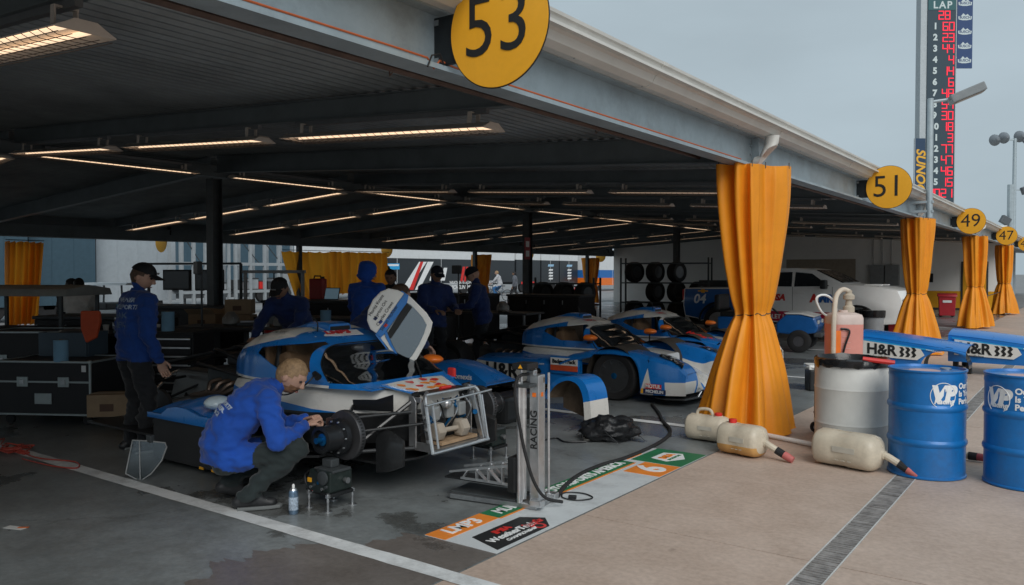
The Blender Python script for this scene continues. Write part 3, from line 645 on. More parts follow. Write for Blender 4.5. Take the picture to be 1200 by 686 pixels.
def canopy(car, which):
    # survival cell with a white flank above and bare carbon below
    sec = [(.42 if which != 'stripped' else .23, .235, .16, .575), (.2 if which != 'stripped' else .1, .27, .15, .60), (-.05, .36, .13, .615), (-.35, .50, .11, .625), (-.6, .60, .10, .625), (-1.2, .64, .10, .625), (-1.5, .62, .10, .62), (-1.72, .54, .12, .60)]
    rings = []
    for x, w, z0, z1 in sec:
        rings.append([Vector((x, y, z)) for y, z in ((-w * .8, z0), (-w, z0 + .06), (-w * 1.02, (z0 + z1) / 2), (-w, z1 - .07), (-w * .93, z1 - .015), (-w * .75, z1), (w * .75, z1), (w * .93, z1 - .015), (w, z1 - .07), (w * 1.02, (z0 + z1) / 2), (w, z0 + .06), (w * .8, z0))])
    mc = MB().loft(rings); mc.cut([((.4, 0, .43), (-.02, 0, 1)), ((0, 0, .605), (.05, 0, 1))])
    mc.paint(lambda c: c.z > .43 + .02 * (c.x - .4), 1); mc.paint(lambda c: c.z > .605 + (-.05) * c.x and c.x > -.0, 1)
    mc.cut([((-1.7, 0, .535), (.09, 0, 1))]); mc.paint(lambda c: .3 < c.z < .535 - .09 * (c.x + 1.7) and c.z > .43 + .02 * (c.x - .4) and c.x < -.4, 2)
    mc.build('monocoque', [CARB, CABW, BLUE], car, 30)
    # canopy sheet, cut along the window outlines
    b = MB(); NX, NT = 64, 40
    b.grid(lambda i, j: can_pt(-1.78 + 1.74 * i, math.pi * j), NX, NT)
    WS = [((-.66, 0, .905), (1, 0, -.35)), ((-.30, 0, .656), (.0, 0, 1)), ((-.40, 0, .656), (1, 0, 1.0))]
    DW = [((-1.31, 0, .845), (1, 0, -.8)), ((-.61, 0, .734), (1, 0, .43)), ((0, 0, .73), (0, 0, 1)), ((-.71, 0, .962), (-.125, 0, 1)), ((-1.0, 0, .727), (.38, 0, 1))]
    LV = [((-.97, 0, 1.0), (1, 0, .5)), ((-.5, 0, .92), (1, 0, .6)), ((-1.7, 0, .84), (-.20, 0, 1)), ((0, 0, .636), (.0, 0, 1)), ((0, 0, .90), (0, 0, 1)), ((-.4, 0, 0), (1, 0, 0))]
    b.cut(WS + DW + LV)
    side = lambda c, p: (c - Vector(p[0])).dot(Vector(p[1])) > 0
    isws = lambda c: side(c, WS[0]) and side(c, WS[1]) and side(c, WS[2])
    isdw = lambda c: abs(c.y) > .33 and side(c, DW[0]) and not side(c, DW[1]) and side(c, DW[2]) and not side(c, DW[3]) and side(c, DW[4])
    ws = b.split(isws); dw = b.split(isdw)
    opened = None
    if which == 'stripped':
        opened = b.split(lambda c: c.y > .30 and -1.3 < c.x < -.60)        # the far door is swung up, its hole stays open
    def white(c):
        if c.z > .84 + .20 * (c.x + 1.7) and (c.x + .97) + .5 * (c.z - 1.0) < 0: return True
        if which == 'striped' or which == 'plain':
            if (c.x + .97) + .5 * (c.z - 1.0) > 0 and c.z > .90: return True
        return c.z < .636 and c.x < -.4
    b.paint(white, 1); b.solid(.012); cs = b.build('canopy', [BLUE, CABW], car, 40)
    ws.solid(.004).build('windscreen', GLS, car, 40)
    MB().tube(catmull([can_pt(-.12, R(88)) + Vector((.02, 0, .01)), can_pt(-.3, R(78)) + Vector((0, 0, .015)), can_pt(-.52, R(58)) + Vector((0, 0, .012))], 5), .007, 6).build('wiper', BLK, car)
    if which != 'stripped':
        pass
    # windscreen edge seal follows the cut line
    sl = []
    for a_ in range(4, 177, 4):
        x_ = -.5
        for _ in range(12): x_ = .5 * x_ + .5 * (-.40 - (can_pt(x_, R(a_)).z - .656))
        sl.append(can_pt(x_, R(a_)) + Vector((.004, 0, .003)))
    MB().tube(sl, .006, 6).build('windscreen_seal', BLK, car)
    # roof intake
    s = MB(); rr = []
    for x, w, h in ((-1.62, .06, .0), (-1.45, .10, .02), (-1.2, .125, .045), (-1.02, .13, .055), (-.94, .13, .055)):
        z = interp(CAN, x)[1] - .02; rr.append([Vector((x, y * w, z + zz * (h + .02))) for y, zz in ((-1, 0), (-.96, .75), (-.8, 1), (.8, 1), (.96, .75), (1, 0))])
    s.loft(rr); s.build('roof_intake', BLUE, car, 30)
    z = interp(CAN, -.94)[1]; MB().bx((-.95, -.112, z - .01), (-.936, .112, z + .034)).build('intake_mouth', INK, car, 0)
    # interior: brown trim, seat, wheel, roll hoop
    MB().bx((-1.34, -.5, .4), (-1.30, .5, .97)).build('bulkhead', INT, car, 0, .02)
    st = MB().box((-1.05, -.27, .55), (.16, .40, .62), M=Matrix.Rotation(R(-22), 3, 'Y')).box((-.8, -.27, .33), (.5, .4, .12)).box((-1.14, -.27, .86), (.1, .26, .2), M=Matrix.Rotation(R(-18), 3, 'Y'))
    st.build('seat', INT, car, 0, .04)
    MB().tube([(-1.2, -.50, .6), (-1.2, -.44, .92), (-1.2, -.25, 1.0), (-1.2, .25, 1.0), (-1.2, .44, .92), (-1.2, .50, .6)], .022, 8).build('roll_hoop', BLK, car)
    MB().tube([(-.55, -.27 + .13 * math.cos(a), .70 + .10 * math.sin(a)) for a in [2 * math.pi * k / 16 for k in range(17)]], .018, 8, caps=False).build('steering_wheel', BLK, car)
    MB().bx((-.42, -.5, .62), (-.2, .5, .665)).build('dashboard', BLK, car, 0, .02)
    # engine bay: block, plenum, gearbox, exhaust, rear suspension
    en = bpy.data.objects.new('engine', None); COL.objects.link(en); en.parent = car
    MB().box((-2.15, 0, .40), (.80, .52, .42)).build('block', DSTEEL, en, 0, .03)
    MB().box((-2.15, 0, .68), (.55, .26, .12)).build('plenum', mat('plenum_black', (.03, .03, .032), .5), en, 0, .03)
    MB().box((-2.95, 0, .36), (.9, .3, .32), taper=.8).build('gearbox', mat('gear_casing', (.16, .16, .155), .5, .6), en, 0, .03)
    for s in (-1, 1):
        for k in range(4): MB().tube(catmull([(-1.9 - .14 * k, s * .26, .5), (-1.92 - .14 * k, s * .36, .48), (-2.1 - .08 * k, s * .40, .40), (-2.6, s * .40, .34)], 4), .021, 7).build('exhaust_pipe', mat('burnt_steel', (.20, .15, .12), .45, .8), en)
        MB().tube([(-1.75, s * .45, .6), (-2.8, s * .2, .62)], .018, 7).build('brace', BLK, en)
        for zz, xx in ((.22, -2.7), (.46, -3.1)): MB().tube([(xx, s * .15, zz), (-2.87, s * .72, zz)], .014, 7).build('wishbone', BLK, en)
    hs = MB()
    for k in range(9): 
        a = random.uniform(-.3, .3); hs.tube(catmull([(-1.75, a, .6), (-2.0 - random.random() * .3, a + random.uniform(-.2, .2), .72 + random.random() * .12), (-2.9 - random.random() * .5, random.uniform(-.3, .3), .6)], 5), random.choice((.012, .018, .03)), 6)
    tag(hs.build('hoses', BLK, en), kind='stuff')
    MB().prism([(-.95, -3.5), (.95, -3.5), (.95, -.9), (.62, -.5), (-.62, -.5), (-.95, -.9)], (0, 0, .06), (0, 1, 0), (1, 0, 0), -.02).build('floor_pan', CARB, car, 0)
    return cs
def lettering(car, s, size, x, y, z, m, side=-1, bold=.003, shear=0., tilt=0., ws=1., n='lettering'):
    uy = Vector((0, math.sin(tilt), math.cos(tilt))); ux = Vector((1, 0, 0)) if side < 0 else Vector((-1, 0, 0))
    return text(s, size, (x, y, z), ux, uy, m, car, n, bold, shear, wscale=ws)
def roof_text(car, s, size, x, y, ux, uy, m, **k):
    ob = text(s, size, (x, y, 0), ux, uy, m, car, ext=.0, **k)
    for v in ob.data.vertices:
        w, zt = interp(CAN, v.co.x); lo, hi = 0., math.pi / 2
        for _ in range(18):
            md = (lo + hi) / 2
            if can_pt(v.co.x, md).y > abs(v.co.y): lo = md
            else: hi = md
        v.co.z = can_pt(v.co.x, (lo + hi) / 2).z + .004
    return ob
def sidepod(car, kind):
    for s in (-1, 1):
        rg = []
        for x, y1, z1 in ((-.66, .84, .40), (-.8, .90, .455), (-1.1, .93, .475), (-1.6, .94, .465), (-2.1, .94, .44), (-2.3, .92, .42)):
            rg.append([Vector((x, s * y, z)) for y, z in ((.55, .09), (y1, .09), (y1 + .01, .2), (y1, z1 - .05), (y1 - .05, z1 - .008), (y1 - .12, z1 + .008), (.6, z1 + .05), (.52, z1 + .04))])
        p = MB().loft(rg); p.cut([((0, 0, .14), (0, 0, 1)), ((-2.3, 0, .40), (.03, 0, 1)), ((-1.2, 0, .4), (1, 0, .4)), ((-.72, 0, .45), (.3, 0, 1))])
        p.paint(lambda c: abs(c.y) > .8 and .14 < c.z < .40 + -.03 * (c.x + 2.3) and (c.x + 1.2) + .4 * (c.z - .4) < 0, 1); p.paint(lambda c: c.z < .14, 2)
        p.build('sidepod', [BLUE, CABW, CARB], car, 40)
    lettering(car, 'H&R', .30, -1.80, -.952, .265, INK, bold=.009)
    for k in range(3): 
        x = -1.36 + .085 * k
        MB().prism([(0, -.09), (.03, -.05), (0, 0), (.03, .05), (0, .09), (.05, .09), (.085, .045), (.055, 0), (.085, -.045), (.05, -.09)], (x, -.954, .265), (1, 0, 0), (0, 0, 1), .003).build('logo_mark', INK, car, 0)
    lettering(car, 'Spezialfedern', .075, -1.8, -.954, .15, INK, bold=.001)
    lettering(car, 'www.h-r.com', .05, -1.2, -.954, .42, WINK, bold=.0)
    MB().bx((-.95, -.963, .42), (-.52, -.951, .52)).build('sponsor_plate', WHT, car, 0)
    MB().bx((-.95, -.9635, .345), (-.52, -.951, .418)).build('sponsor_plate', mat('vermilion_vinyl', (.62, .09, .03), .5), car, 0)
    lettering(car, 'BadgerTrack', .072, -.735, -.9638, .47, INK, bold=.003)
    MB().bx((-.97, -.95, .30), (-.5, -.86, .54)).build('side_panel', BLUE, car, 0, .01)
def make_full_car(loc, rz, livery, label):
    car = thing('race_car', label, 'race car', loc, rz, 'blue and white race cars')
    canopy(car, livery); front_body(car, livery); sidepod(car, livery)
    for x, y in ((0, -.77), (0, .77), (-2.87, -.77), (-2.87, .77)): wheel(car, x, y, .325, side=-1 if y < 0 else 1)
    for s in (-1, 1): mirror(car, -.42 if s < 0 else -.3, s * .78, .80, ORG, s)
    for s in (-1, 1):
        for zz in (.22, .40): MB().tube([(.12, s * .3, zz), (0, s * .72, zz), (-.3, s * .42, zz)], .012, 6).build('wishbone', BLK, car)
    MB().tube(catmull([(-.95, -.20, 1.05), (-.93, -.22, 1.12), (-.97, -.23, 1.2)], 4), .006, 6).build('antenna', BLK, car)
    roof_text(car, 'LMP3', .11, -.84, -.1, (.2, 1, 0), (-1, .2, 0), REDV, bold=.003)
    roof_text(car, 'ADAMS HOLDINGS', .075, -1.25, -.22, (1, 0, 0), (0, 1, 0), CYAN, bold=.002)
    MB().bx((-.55, -.962, .685), (-.56, -.961, .69)).build('rivet', ALU, car, 0)
    # door handle / air jack fitting on the pillar
    MB().tube([(-.55, -.62, .72), (-.46, -.69, .74)], .02, 8).build('pillar_fitting', BLK, car)
    MB().bx((.50, -.985, .215), (.72, -.975, .275)).build('oil_sticker', REDV, car, 0); lettering(car, 'MOTUL', .062, .61, -.986, .245, WINK, bold=.002)
    MB().bx((.44, -.985, .15), (.78, -.975, .21)).build('tyre_sticker', NAVY, car, 0); lettering(car, 'MICHELIN', .055, .63, -.986, .18, WINK, bold=.001)
    MB().bx((.44, -.986, .152), (.47, -.9755, .21)).build('tyre_sticker', YEL, car, 0)
    if livery == 'plain': text('Harley Ridge', .13, (.22, -.74, .665), (1, 0, -.25), (.1, .9, .35), REDV, car, bold=.005, shear=.3, wscale=.9)
    return car
make_full_car((-5.12, 10.22, 0), R(0), 'striped', 'blue and white race car with orange mirrors and a white striped nose')
make_full_car((-5.2, 12.75, 0), R(0), 'plain', 'blue and white race car parked beyond the striped one, its nose behind the curtain')

# ---------------------------------------------------------------- stripped car on setup stands
c1 = thing('race_car', 'stripped blue and white race car on stands, bare front hubs and one door swung up', 'race car', (-4.45, 4.84, .16), 0, 'blue and white race cars')
canopy(c1, 'stripped')
text('LMP3', .10, can_pt(-.86, R(90)) + Vector((0, -.1, .012)), (.2, 1, 0), (-1, .2, .28), REDV, c1, bold=.004, shear=.1, wscale=1.1)
MB().prism([(-.25, -.07), (.22, -.07), (.22, .06), (-.25, .06)], can_pt(-.86, R(90)) + Vector((0, -.1, .004)), (.2, .98, 0), (-.94, .2, .27), .003).build('class_plate', WINK, c1, 0)
roof_text(c1, 'ADAMS HOLDINGS', .07, -1.25, -.20, (1, 0, 0), (0, 1, 0), CYAN, bold=.002)
for q, s in enumerate(('Moritz Kranz', 'Ayrton Ori', 'Stevan McAleer')): roof_text(c1, s, .055, -1.35 + .04 * q, -.33 - q * .055, (1, 0, 0), (0, 1, 0), INK)
# nose deck with the orange patchwork
nd = MB().grid(lambda i, j: Vector((-.06 + .28 * i, (-1 + 2 * j) * (.36 - .12 * i), .655 - .065 * i - .012 * (2 * j - 1) ** 2)), 10, 8).solid(.02); ndo = nd.build('nose_deck', CABW, c1, 40)
rp = random.Random(5)
for k in range(16):
    i, j = rp.uniform(.12, .9), rp.uniform(.12, .88); x, y = -.06 + .28 * i, (-1 + 2 * j) * (.36 - .12 * i); z = .655 - .065 * i - .012 * (2 * j - 1) ** 2
    a = rp.uniform(0, 3); p = [(rp.uniform(.02, .055) * math.cos(a + q * 1.05), rp.uniform(.02, .055) * math.sin(a + q * 1.05)) for q in range(6)]
    MB().prism(p, (x, y, z + .0005 + k * .0001), (.99, 0, -.14), (0, 1, 0), .001).build('patch', ORGV if k % 3 else REDV, ndo, 0)
for s in (-1, 1): MB().bar((-.05, s * .375, .645), (.22, s * .255, .585), .05, .012).build('edge_stripe', BLUE, c1, 0)
MB().bx((.20, -.24, .575), (.33, .24, .60)).build('bulkhead_cap', CARB, c1, 0, .02)
MB().tube([(.28, -.06, .612), (.28, .06, .612)], .014, 8).build('red_handle', REDV, c1)
# black side skirts and blue topped pods
for s in (-1, 1):
    MB().bx((-2.25, s * .98 - .012, -.10), (-1.02, s * .98 + .012, .255)).build('pod_skirt', mat('skirt_black', (.022, .022, .023), .55, var=.2), c1, 0, .01)
    tp = [(-2.3, .255), (-2.3, .30), (-2.08, .30), (-1.98, .36), (-1.85, .385), (-1.70, .38), (-1.5, .34), (-1.2, .335), (-1.05, .33), (-.92, .30), (-.92, .255)]
    MB().prism([(a, b) for a, b in tp], (0, s * .99 + .005, 0), (1, 0, 0), (0, 0, 1), .03 if s > 0 else .035).build('pod_flank', BLUE, c1, 30, .006)
    MB().grid(lambda i, j: (lambda x: Vector((x, s * (.98 - .36 * j), interp([(a, b) for a, b in tp[1:-1]], x)[0] + .06 * math.sin(math.pi * j * .5))))(-2.28 + 1.34 * i), 24, 6).solid(.012).build('pod_top', BLUE, c1, 50)
    MB().bx((-2.2, s * .93, -.08), (-.8, s * .6, .24)).build('pod_core', BLK, c1, 0)
    for k, (x, m_) in enumerate(((-1.55, YEL), (-1.38, YEL))): MB().bx((x, s * .985 - .012, -.105), (x + .05, s * .985 + .012, -.085)).build('floor_clip', m_, c1, 0)
mo = mirror(c1, -1.45, -.90, .44, mat('mirror_shell', (.62, .74, .80), .25, coat=.4), -1); mo.rotation_euler = (0, 0, R(-55)); mo.scale = (1, 1.05, 1.3)
# front suspension, hubs and discs
for s in (-1, 1):
    up = bpy.data.objects.new('front_corner', None); COL.objects.link(up); up.parent = c1; up.location = (0, s * .86, .33); up.empty_display_size = .05
    MB().lathe([(.075, -s * -.02), (.178, -s * -.02), (.182, -s * -.012), (.182, -s * .03), (.178, -s * .038), (.075, -s * .038)], 48, axis='y', c=(0, -s * .06, 0)).build('brake_disc', DISC, up)
    vn = MB()
    for k in range(48):
        a = 2 * math.pi * k / 48; vn.box((.1825 * math.cos(a), -s * .069, .1825 * math.sin(a)), (.003, .022, .012), M=Matrix.Rotation(-a, 3, 'Y'))
    tag(vn.build('vent_slots', INK, up, 0), kind='stuff')
    MB().lathe([(.13, -s * .01), (.128, s * .03), (.098, s * .04), (.092, s * .06), (.092, s * .15), (.098, s * .155), (.098, s * .175), (.072, s * .18), (.066, s * .15), (.03, s * .14), (.001, s * .14)], 32, axis='y').build('hub', mat('hub_black', (.025, .027, .03), .35, .5), up)
    MB().lathe([(.045, s * .12), (.045, s * .16), (.022, s * .165), (.022, s * .215), (.001, s * .215)], 12, axis='y').build('wheel_spigot', HUBB, up)
    for k in range(10):
        a = 2 * math.pi * k / 10; MB().cyl((.115 * math.cos(a), s * .03, .115 * math.sin(a)), (.115 * math.cos(a), s * .046, .115 * math.sin(a)), .007, n=6).build('stud', ALU, up)
    MB().box((-.13, -s * .07, .03), (.10, .09, .17)).build('caliper', mat('caliper', (.10, .07, .065), .4, .5), up, 0, .02)
    MB().box((0, -s * .11, 0), (.1, .06, .3)).build('upright', DSTEEL, up, 0, .02)
    for a, b, r_ in (((.26, s * .27, .46), (.02, s * .76, .45), .015), ((-.3, s * .44, .47), (-.02, s * .76, .45), .015), ((.3, s * .26, .18), (.02, s * .76, .2), .016), ((-.3, s * .45, .15), (-.02, s * .76, .2), .016), ((.24, s * .30, .56), (.03, s * .72, .24), .018), ((.36, s * .27, .38), (.10, s * .76, .36), .011)):
        MB().tube([a, b], r_, 8).build('wishbone', CARB, c1)
    MB().cyl((.34, s * .285, .385), (.37, s * .265, .39), .02, n=10).build('joint', HUBB, c1)
    MB().tube([(.22, s * .31, .57), (.26, s * .29, .585)], .03, 10).build('rocker', BLK, c1)
    # perforated cooling duct and torn carbon plates
    rr = []
    for x, w, h in ((.12, .10, .17), (.24, .09, .15), (.36, .03, .10)): rr.append([Vector((x, s * (.56 + y * w * .5), .20 + z * h)) for y, z in ((-1, -1), (1, -1), (1, .4), (.3, 1), (-1, .8))])
    MB().loft(rr).build('brake_duct', CARB, c1, 30, .005)
    MB().prism([(-.28, .44), (.16, .47), (.16, .60), (-.02, .545), (-.30, .52)], (0, s * .46, 0), (1, 0, 0), (0, 0, 1), .008).build('carbon_plate', CARB, c1, 0)
    MB().prism([(-.9, .33), (-.1, .33), (-.1, .365), (-.9, .38)], (0, s * .66, 0), (1, 0, 0), (0, 0, 1), .06).build('tub_ledge', BLK, c1, 0)
MB().prism([(-.62, -.9), (.62, -.9), (.60, .15), (.3, .25), (-.3, .25), (-.60, .15)], (0, 0, .09), (0, 1, 0), (1, 0, 0), -.016).build('front_floor', CARB, c1, 0)
# bare aluminium front frame
fr = bpy.data.objects.new('front_frame', None); COL.objects.link(fr); fr.parent = c1; fr.location = (-.19, 0, 0)
for s in (-1, 1):
    MB().prism([(.40, .19), (.47, .19), (.47, .545), (.44, .58), (.40, .58)], (0, s * .335, 0), (1, 0, 0), (0, 0, 1), .012).build('rear_upright', ALU, fr, 0, .003)
    MB().bar((.60, s * .315, .155), (.50, s * .295, .555), .045, .025, up=(0, 1, 0)).build('front_upright', ALU, fr, 0, .005)
    MB().tube(catmull([(.635, s * .335, .16), (.60, s * .33, .30), (.56, s * .325, .50), (.535, s * .31, .575), (.50, s * .25, .60)], 4), .016, 8).build('hoop_leg', ALU, fr)
    MB().bx((.40, s * .335 - .008, .17), (.62, s * .335 + .008, .235)).build('side_plate', ALU, fr, 0, .004)
    MB().bx((.40, s * .335 - .008, .535), (.52, s * .335 + .008, .575)).build('side_plate', ALU, fr, 0, .004)
    MB().tube([(.66, s * .30, .20), (.60, s * .30, .53)], .009, 8).build('tie_rod', ALU, fr)
    for k in range(3): MB().cyl((.585 - .02 * k, s * .345, .25 + .09 * k), (.60 - .02 * k, s * .345, .25 + .09 * k), .014, n=8).build('bolt', STEEL, fr)
MB().tube([(.53, -.30, .59), (.53, .30, .59)], .014, 8).build('top_rail', ALU, fr)
MB().tube([(.62, -.40, .53), (.62, .40, .56)], .009, 8).build('top_rail', ALU, fr)
MB().tube([(.64, -.34, .165), (.64, .34, .165)], .014, 8).build('bottom_rail', ALU, fr)
MB().bx((.40, -.32, .165), (.62, .32, .18)).build('tray', STEEL, fr, 0)
MB().bx((.385, -.30, .20), (.395, .30, .56)).build('back_plate', mat('frame_dark', (.05, .052, .055), .5, .4), fr, 0)
for y in (-.12, .05, .2): MB().box((.44, y, .42), (.09, .09, .11)).build('reservoir', mat('resv', (.36, .38, .38), .35, .4), fr, 0, .015)
MB().ball((.50, -.02, .49), .045, 12).build('damper_pot', ALU, fr)
for k in range(9):
    y = -.26 + .065 * k; MB().tube(catmull([(.41, y, .25 + .03 * (k % 4)), (.47, y + .05, .34 + .02 * (k % 3)), (.45, y + random.uniform(-.1, .1), .45), (.41, y + .02, .52)], 4), (.006, .010, .008)[k % 3], 6).build('brake_line', (BLK, HUBB, ALU)[k % 3], fr)
REDREF = lambda: dpoly([(474, 373), (482, 371), (482, 388), (474, 391)], -.05, -.03).build('red_reflection', mat('reflection_red', (.30, .06, .05), .6), door, 0)  # brownish red reflection in the door window, modelled as a solid coloured strip
# open door: roof lobe, blue band, window and white rim
hp = onplane(472, 432, (-4.6, 5.35, 1.0), (.62, -.78, .08)); dn = Vector((.62, -.78, .08)).normalized()
dpx = lambda u, v, k=0.: onplane(u, v, hp + dn * k, dn) - Vector(c1.location)
door = bpy.data.objects.new('open_door', None); COL.objects.link(door); door.parent = c1; door.location = hp - Vector(c1.location)
def dpoly(px, k0, k1, bow=0.):
    A = [dpx(u, v, k0) - door.location for u, v in px]; B = [dpx(u, v, k1) - door.location for u, v in px]; k = len(px); m = MB()
    m.add(A + B, [tuple(reversed(range(k))), tuple(range(k, 2 * k))] + [(i, (i + 1) % k, (i + 1) % k + k, i + k) for i in range(k)]); return m
def dband(outer, inner, k0, k1):
    m = MB(); n = len(outer)
    for i in range(n):
        j = (i + 1) % n; m.join(dpoly([outer[i], outer[j], inner[j], inner[i]], k0, k1))
    return m
rimo = [(472, 343), (480, 347), (490, 357), (500, 367), (507, 378), (505, 388), (498, 404), (489, 420), (478, 436), (470, 430), (455, 408), (446, 396), (444, 390)]
rimi = [(475, 354), (481, 357), (488, 364), (495, 372), (500, 381), (497, 391), (491, 404), (483, 417), (474, 427), (468, 422), (456, 404), (451, 395), (450, 388)]
dband(rimo, rimi, -.02, .012).build('door_rim', CABW, door, 0, .003)
dband([(471, 341), (477, 345), (476, 354), (450, 389), (456, 404), (468, 422), (466, 428), (452, 408), (440, 393), (441, 388)], [(466, 343), (474, 349), (472, 352), (452, 379), (453, 388), (459, 403), (470, 423), (464, 424), (446, 396), (444, 390)][:10], .012, .020).build('door_band', BLUE, door, 0)
dpoly([(441, 391), (474, 344), (466, 340), (455, 338), (446, 342), (437, 351), (431, 364), (430, 376), (434, 386)], -.035, .03).build('door_lobe', CABW, door, 0, .012)
dpoly([(441, 391), (474, 344), (479, 346), (477, 355), (450, 392), (446, 396)], -.02, .033).build('door_edge', BLUE, door, 0, .004)
dpoly(rimi, -.004, .0).build('door_window', GLS, door, 0)
dpoly([(476, 355), (483, 360), (458, 397), (452, 394)], .002, .010).build('door_pillar', INK, door, 0)
dpoly([(489, 371), (496, 378), (478, 421), (470, 419)], -.03, -.008).build('door_sill', DSTEEL, door, 0)
du = (dpx(455, 350) - dpx(437, 378)).normalized(); dv = dn.cross(du).normalized()
for q, s in enumerate(('Moritz Kranz', 'Ayrton Ori', 'Charles Crews', 'Stevan McAleer')):
    text(s, .040, dpx(441 + q * 5, 358 + q * 5, .034) - door.location, du, dv, INK, door, bold=.0)
for q, m_ in enumerate((NAVY, mat('flag_blue', (.02, .05, .3), .5), REDV)): dpoly([(437 + 6 * q, 374 + 4 * q), (440 + 6 * q, 371 + 4 * q), (443 + 6 * q, 373 + 4 * q), (440 + 6 * q, 376 + 4 * q)], .033, .035).build('flag', m_, door, 0)
REDREF()
# far mirror and door tip patch
mirror(c1, -.52, .76, .72, ORG, 1)
MB().bx((-.16, .53, .60), (-.08, .57, .69)).build('door_hinge_cover', REDV, c1, 0, .02)
MB().tube([(-.55, -.62, .72), (-.46, -.69, .74), (-.41, -.70, .71)], [.02, .018, .03], 8).build('pillar_fitting', BLK, c1)
MB().tube(catmull([(-.46, -.69, .73), (-.48, -.76, .66), (-.62, -.80, .58), (-.78, -.76, .55)], 5), .006, 6).build('fitting_hose', BLK, c1)
MB().tube(catmull([(-.95, -.25, 1.0), (-.92, -.27, 1.09), (-.98, -.28, 1.15)], 4), .006, 6).build('antenna', BLK, c1)
# ================================================================ things at the stall mouth
def setup_stand(x, y, label, rz=0.):
    t = thing('setup_stand', label, 'hub stand', (x, y, 0), rz, 'hub stands')
    MB().box((0, 0, .20), (.22, .21, .15)).build('body', mat('stand_black', (.014, .022, .02), .4, coat=.2), t, 0, .012)
    MB().box((.02, 0, .275), (.2, .17, .02)).build('pad', DSTEEL, t, 0, .004)
    MB().box((0, 0, .315), (.10, .08, .06)).build('hub_block', DSTEEL, t, 0, .01)
    for sx in (-1, 1): MB().bx((sx * .10 - .01, -.13, .095), (sx * .10 + .01, .13, .12)).build('rail', ALU, t, 0, .003)
    MB().bx((-.13, -.1, .10), (.13, .1, .125)).build('deck', BLK, t, 0, .004)
    for sx in (-1, 1):
        for sy in (-1, 1): MB().lathe([(.032, 0), (.032, .006), (.010, .012), (.008, .06), (.012, .075), (.008, .09), (.008, .125), (.012, .13)], 12, (sx * .10, sy * .115, 0)).build('foot', STEEL, t)
    MB().box((-.09, -.112, .2), (.035, .02, .03)).build('tag', YEL, t, 0); MB().box((-.10, -.05, .235), (.05, .05, .04)).build('sensor', STEEL, t, 0, .006)
    for q in range(5): MB().cyl((-.08 + .04 * q, -.106, .15 + .02 * (q % 3)), (-.08 + .04 * q, -.122, .15 + .02 * (q % 3)), .011, n=8).build('adjuster', (STEEL, DSTEEL, HUBB)[q % 3], t)
    for q in range(4): MB().tube(catmull([(-.12, -.09 + .05 * q, .26), (-.16, -.10 + .05 * q, .22), (-.13, -.11 + .05 * q, .15), (-.06, -.12, .12)], 4), .005, 6).build('wire', (BLK, REDV, BLK, ALU)[q], t)
    MB().lathe([(.05, -.112), (.05, -.125), (.035, -.13), (.001, -.13)], 18, (.05, 0, .23), axis='y').build('dial', DSTEEL, t); MB().lathe([(.016, .11), (.022, .12), (.022, .15), (.001, .15)], 12, (0, .03, .2), axis='x').build('knob', STEEL, t)
    MB().prism([(-.14, .12), (.02, .12), (.06, .16), (.06, .24), (.02, .27), (-.10, .25)], (0, -.108, 0), (1, 0, 0), (0, 0, 1), .006).build('side_plate', mat('stand_plate', (.03, .04, .04), .3, .4), t, 0, .003)
    MB().tube(catmull([(-.08, -.08, .25), (-.02, -.11, .28), (.05, -.10, .2), (.08, -.08, .14)], 5), .006, 6).build('cable', BLK, t)
setup_stand(-4.45, 3.90, 'black hub stand on silver feet beside the spray can')
setup_stand(-4.45, 5.78, 'black hub stand on silver feet on the open door side of the stripped car')
TAN = mat('cast_weight', (.36, .31, .25), .65, var=.15)
dbt = thing('dumbbell', 'tan hexagonal dumbbell lying as ballast on a board in the aluminium frame', 'dumbbell', (-4.13, 4.84, .375), R(84))
for s in (-1, 1): MB().lathe([(.05, s * .085), (.075, s * .095), (.075, s * .165), (.05, s * .175)], 6, (0, 0, .07), axis='x').build('head', TAN, dbt, 20, .006)
MB().cyl((-.09, 0, .07), (.09, 0, .07), .02).build('handle', TAN, dbt)
bd = MB().bx((-.05, -.22, 0), (.09, .22, .025)).build('board', mat('plank', (.33, .22, .13), .7, var=.25, scale=14)); bd.location = (-4.16, 4.9, .345); tag(bd, 'short wooden board under the dumbbell in the aluminium frame', 'board')
# ---------------------------------------------------------------- lift tower
lt = thing('wheel_lift', 'silver lift tower with black hose standing on the painted floor strip', 'lift', (-3.30, 4.76, .009), R(6))
MB().prism([(-.62, -.15), (-.58, -.17), (.12, -.12), (.12, .12), (-.58, .17), (-.62, .15)], (0, 0, .0), (1, 0, 0), (0, 1, 0), .035).build('base_plate', STEEL, lt, 0, .005)
MB().bx((-.60, -.13, .035), (-.05, .13, .05)).build('roller_tray', DSTEEL, lt, 0, .004)
MB().bx((.02, -.04, .035), (.095, .06, .94)).build('column', ALU, lt, 0, .006)
for y, h in ((-.12, .90), (-.085, 1.0)): MB().cyl((-.02, y, .035), (-.02, y, h), .018 if h < .95 else .009, n=14).build('guide_rod', ALU, lt)
MB().cyl((.11, .085, .035), (.11, .085, .95), .010, n=10).build('guide_rod', ALU, lt)
MB().cyl((-.02, -.06, .05), (-.02, -.06, .86), .026, n=16).build('cylinder', ALU, lt)
MB().bx((-.06, -.15, .86), (.08, .07, .885)).build('cap', DSTEEL, lt, 0, .005)
MB().bx((-.07, -.14, .985), (.06, .02, 1.03)).build('head', BLK, lt, 0, .006)
MB().prism([(-.018, -.012), (.018, -.012), (0, .016)], (.0, -.1405, 1.008), (1, 0, 0), (0, 0, 1), .001).build('warning_mark', YEL, lt, 0)
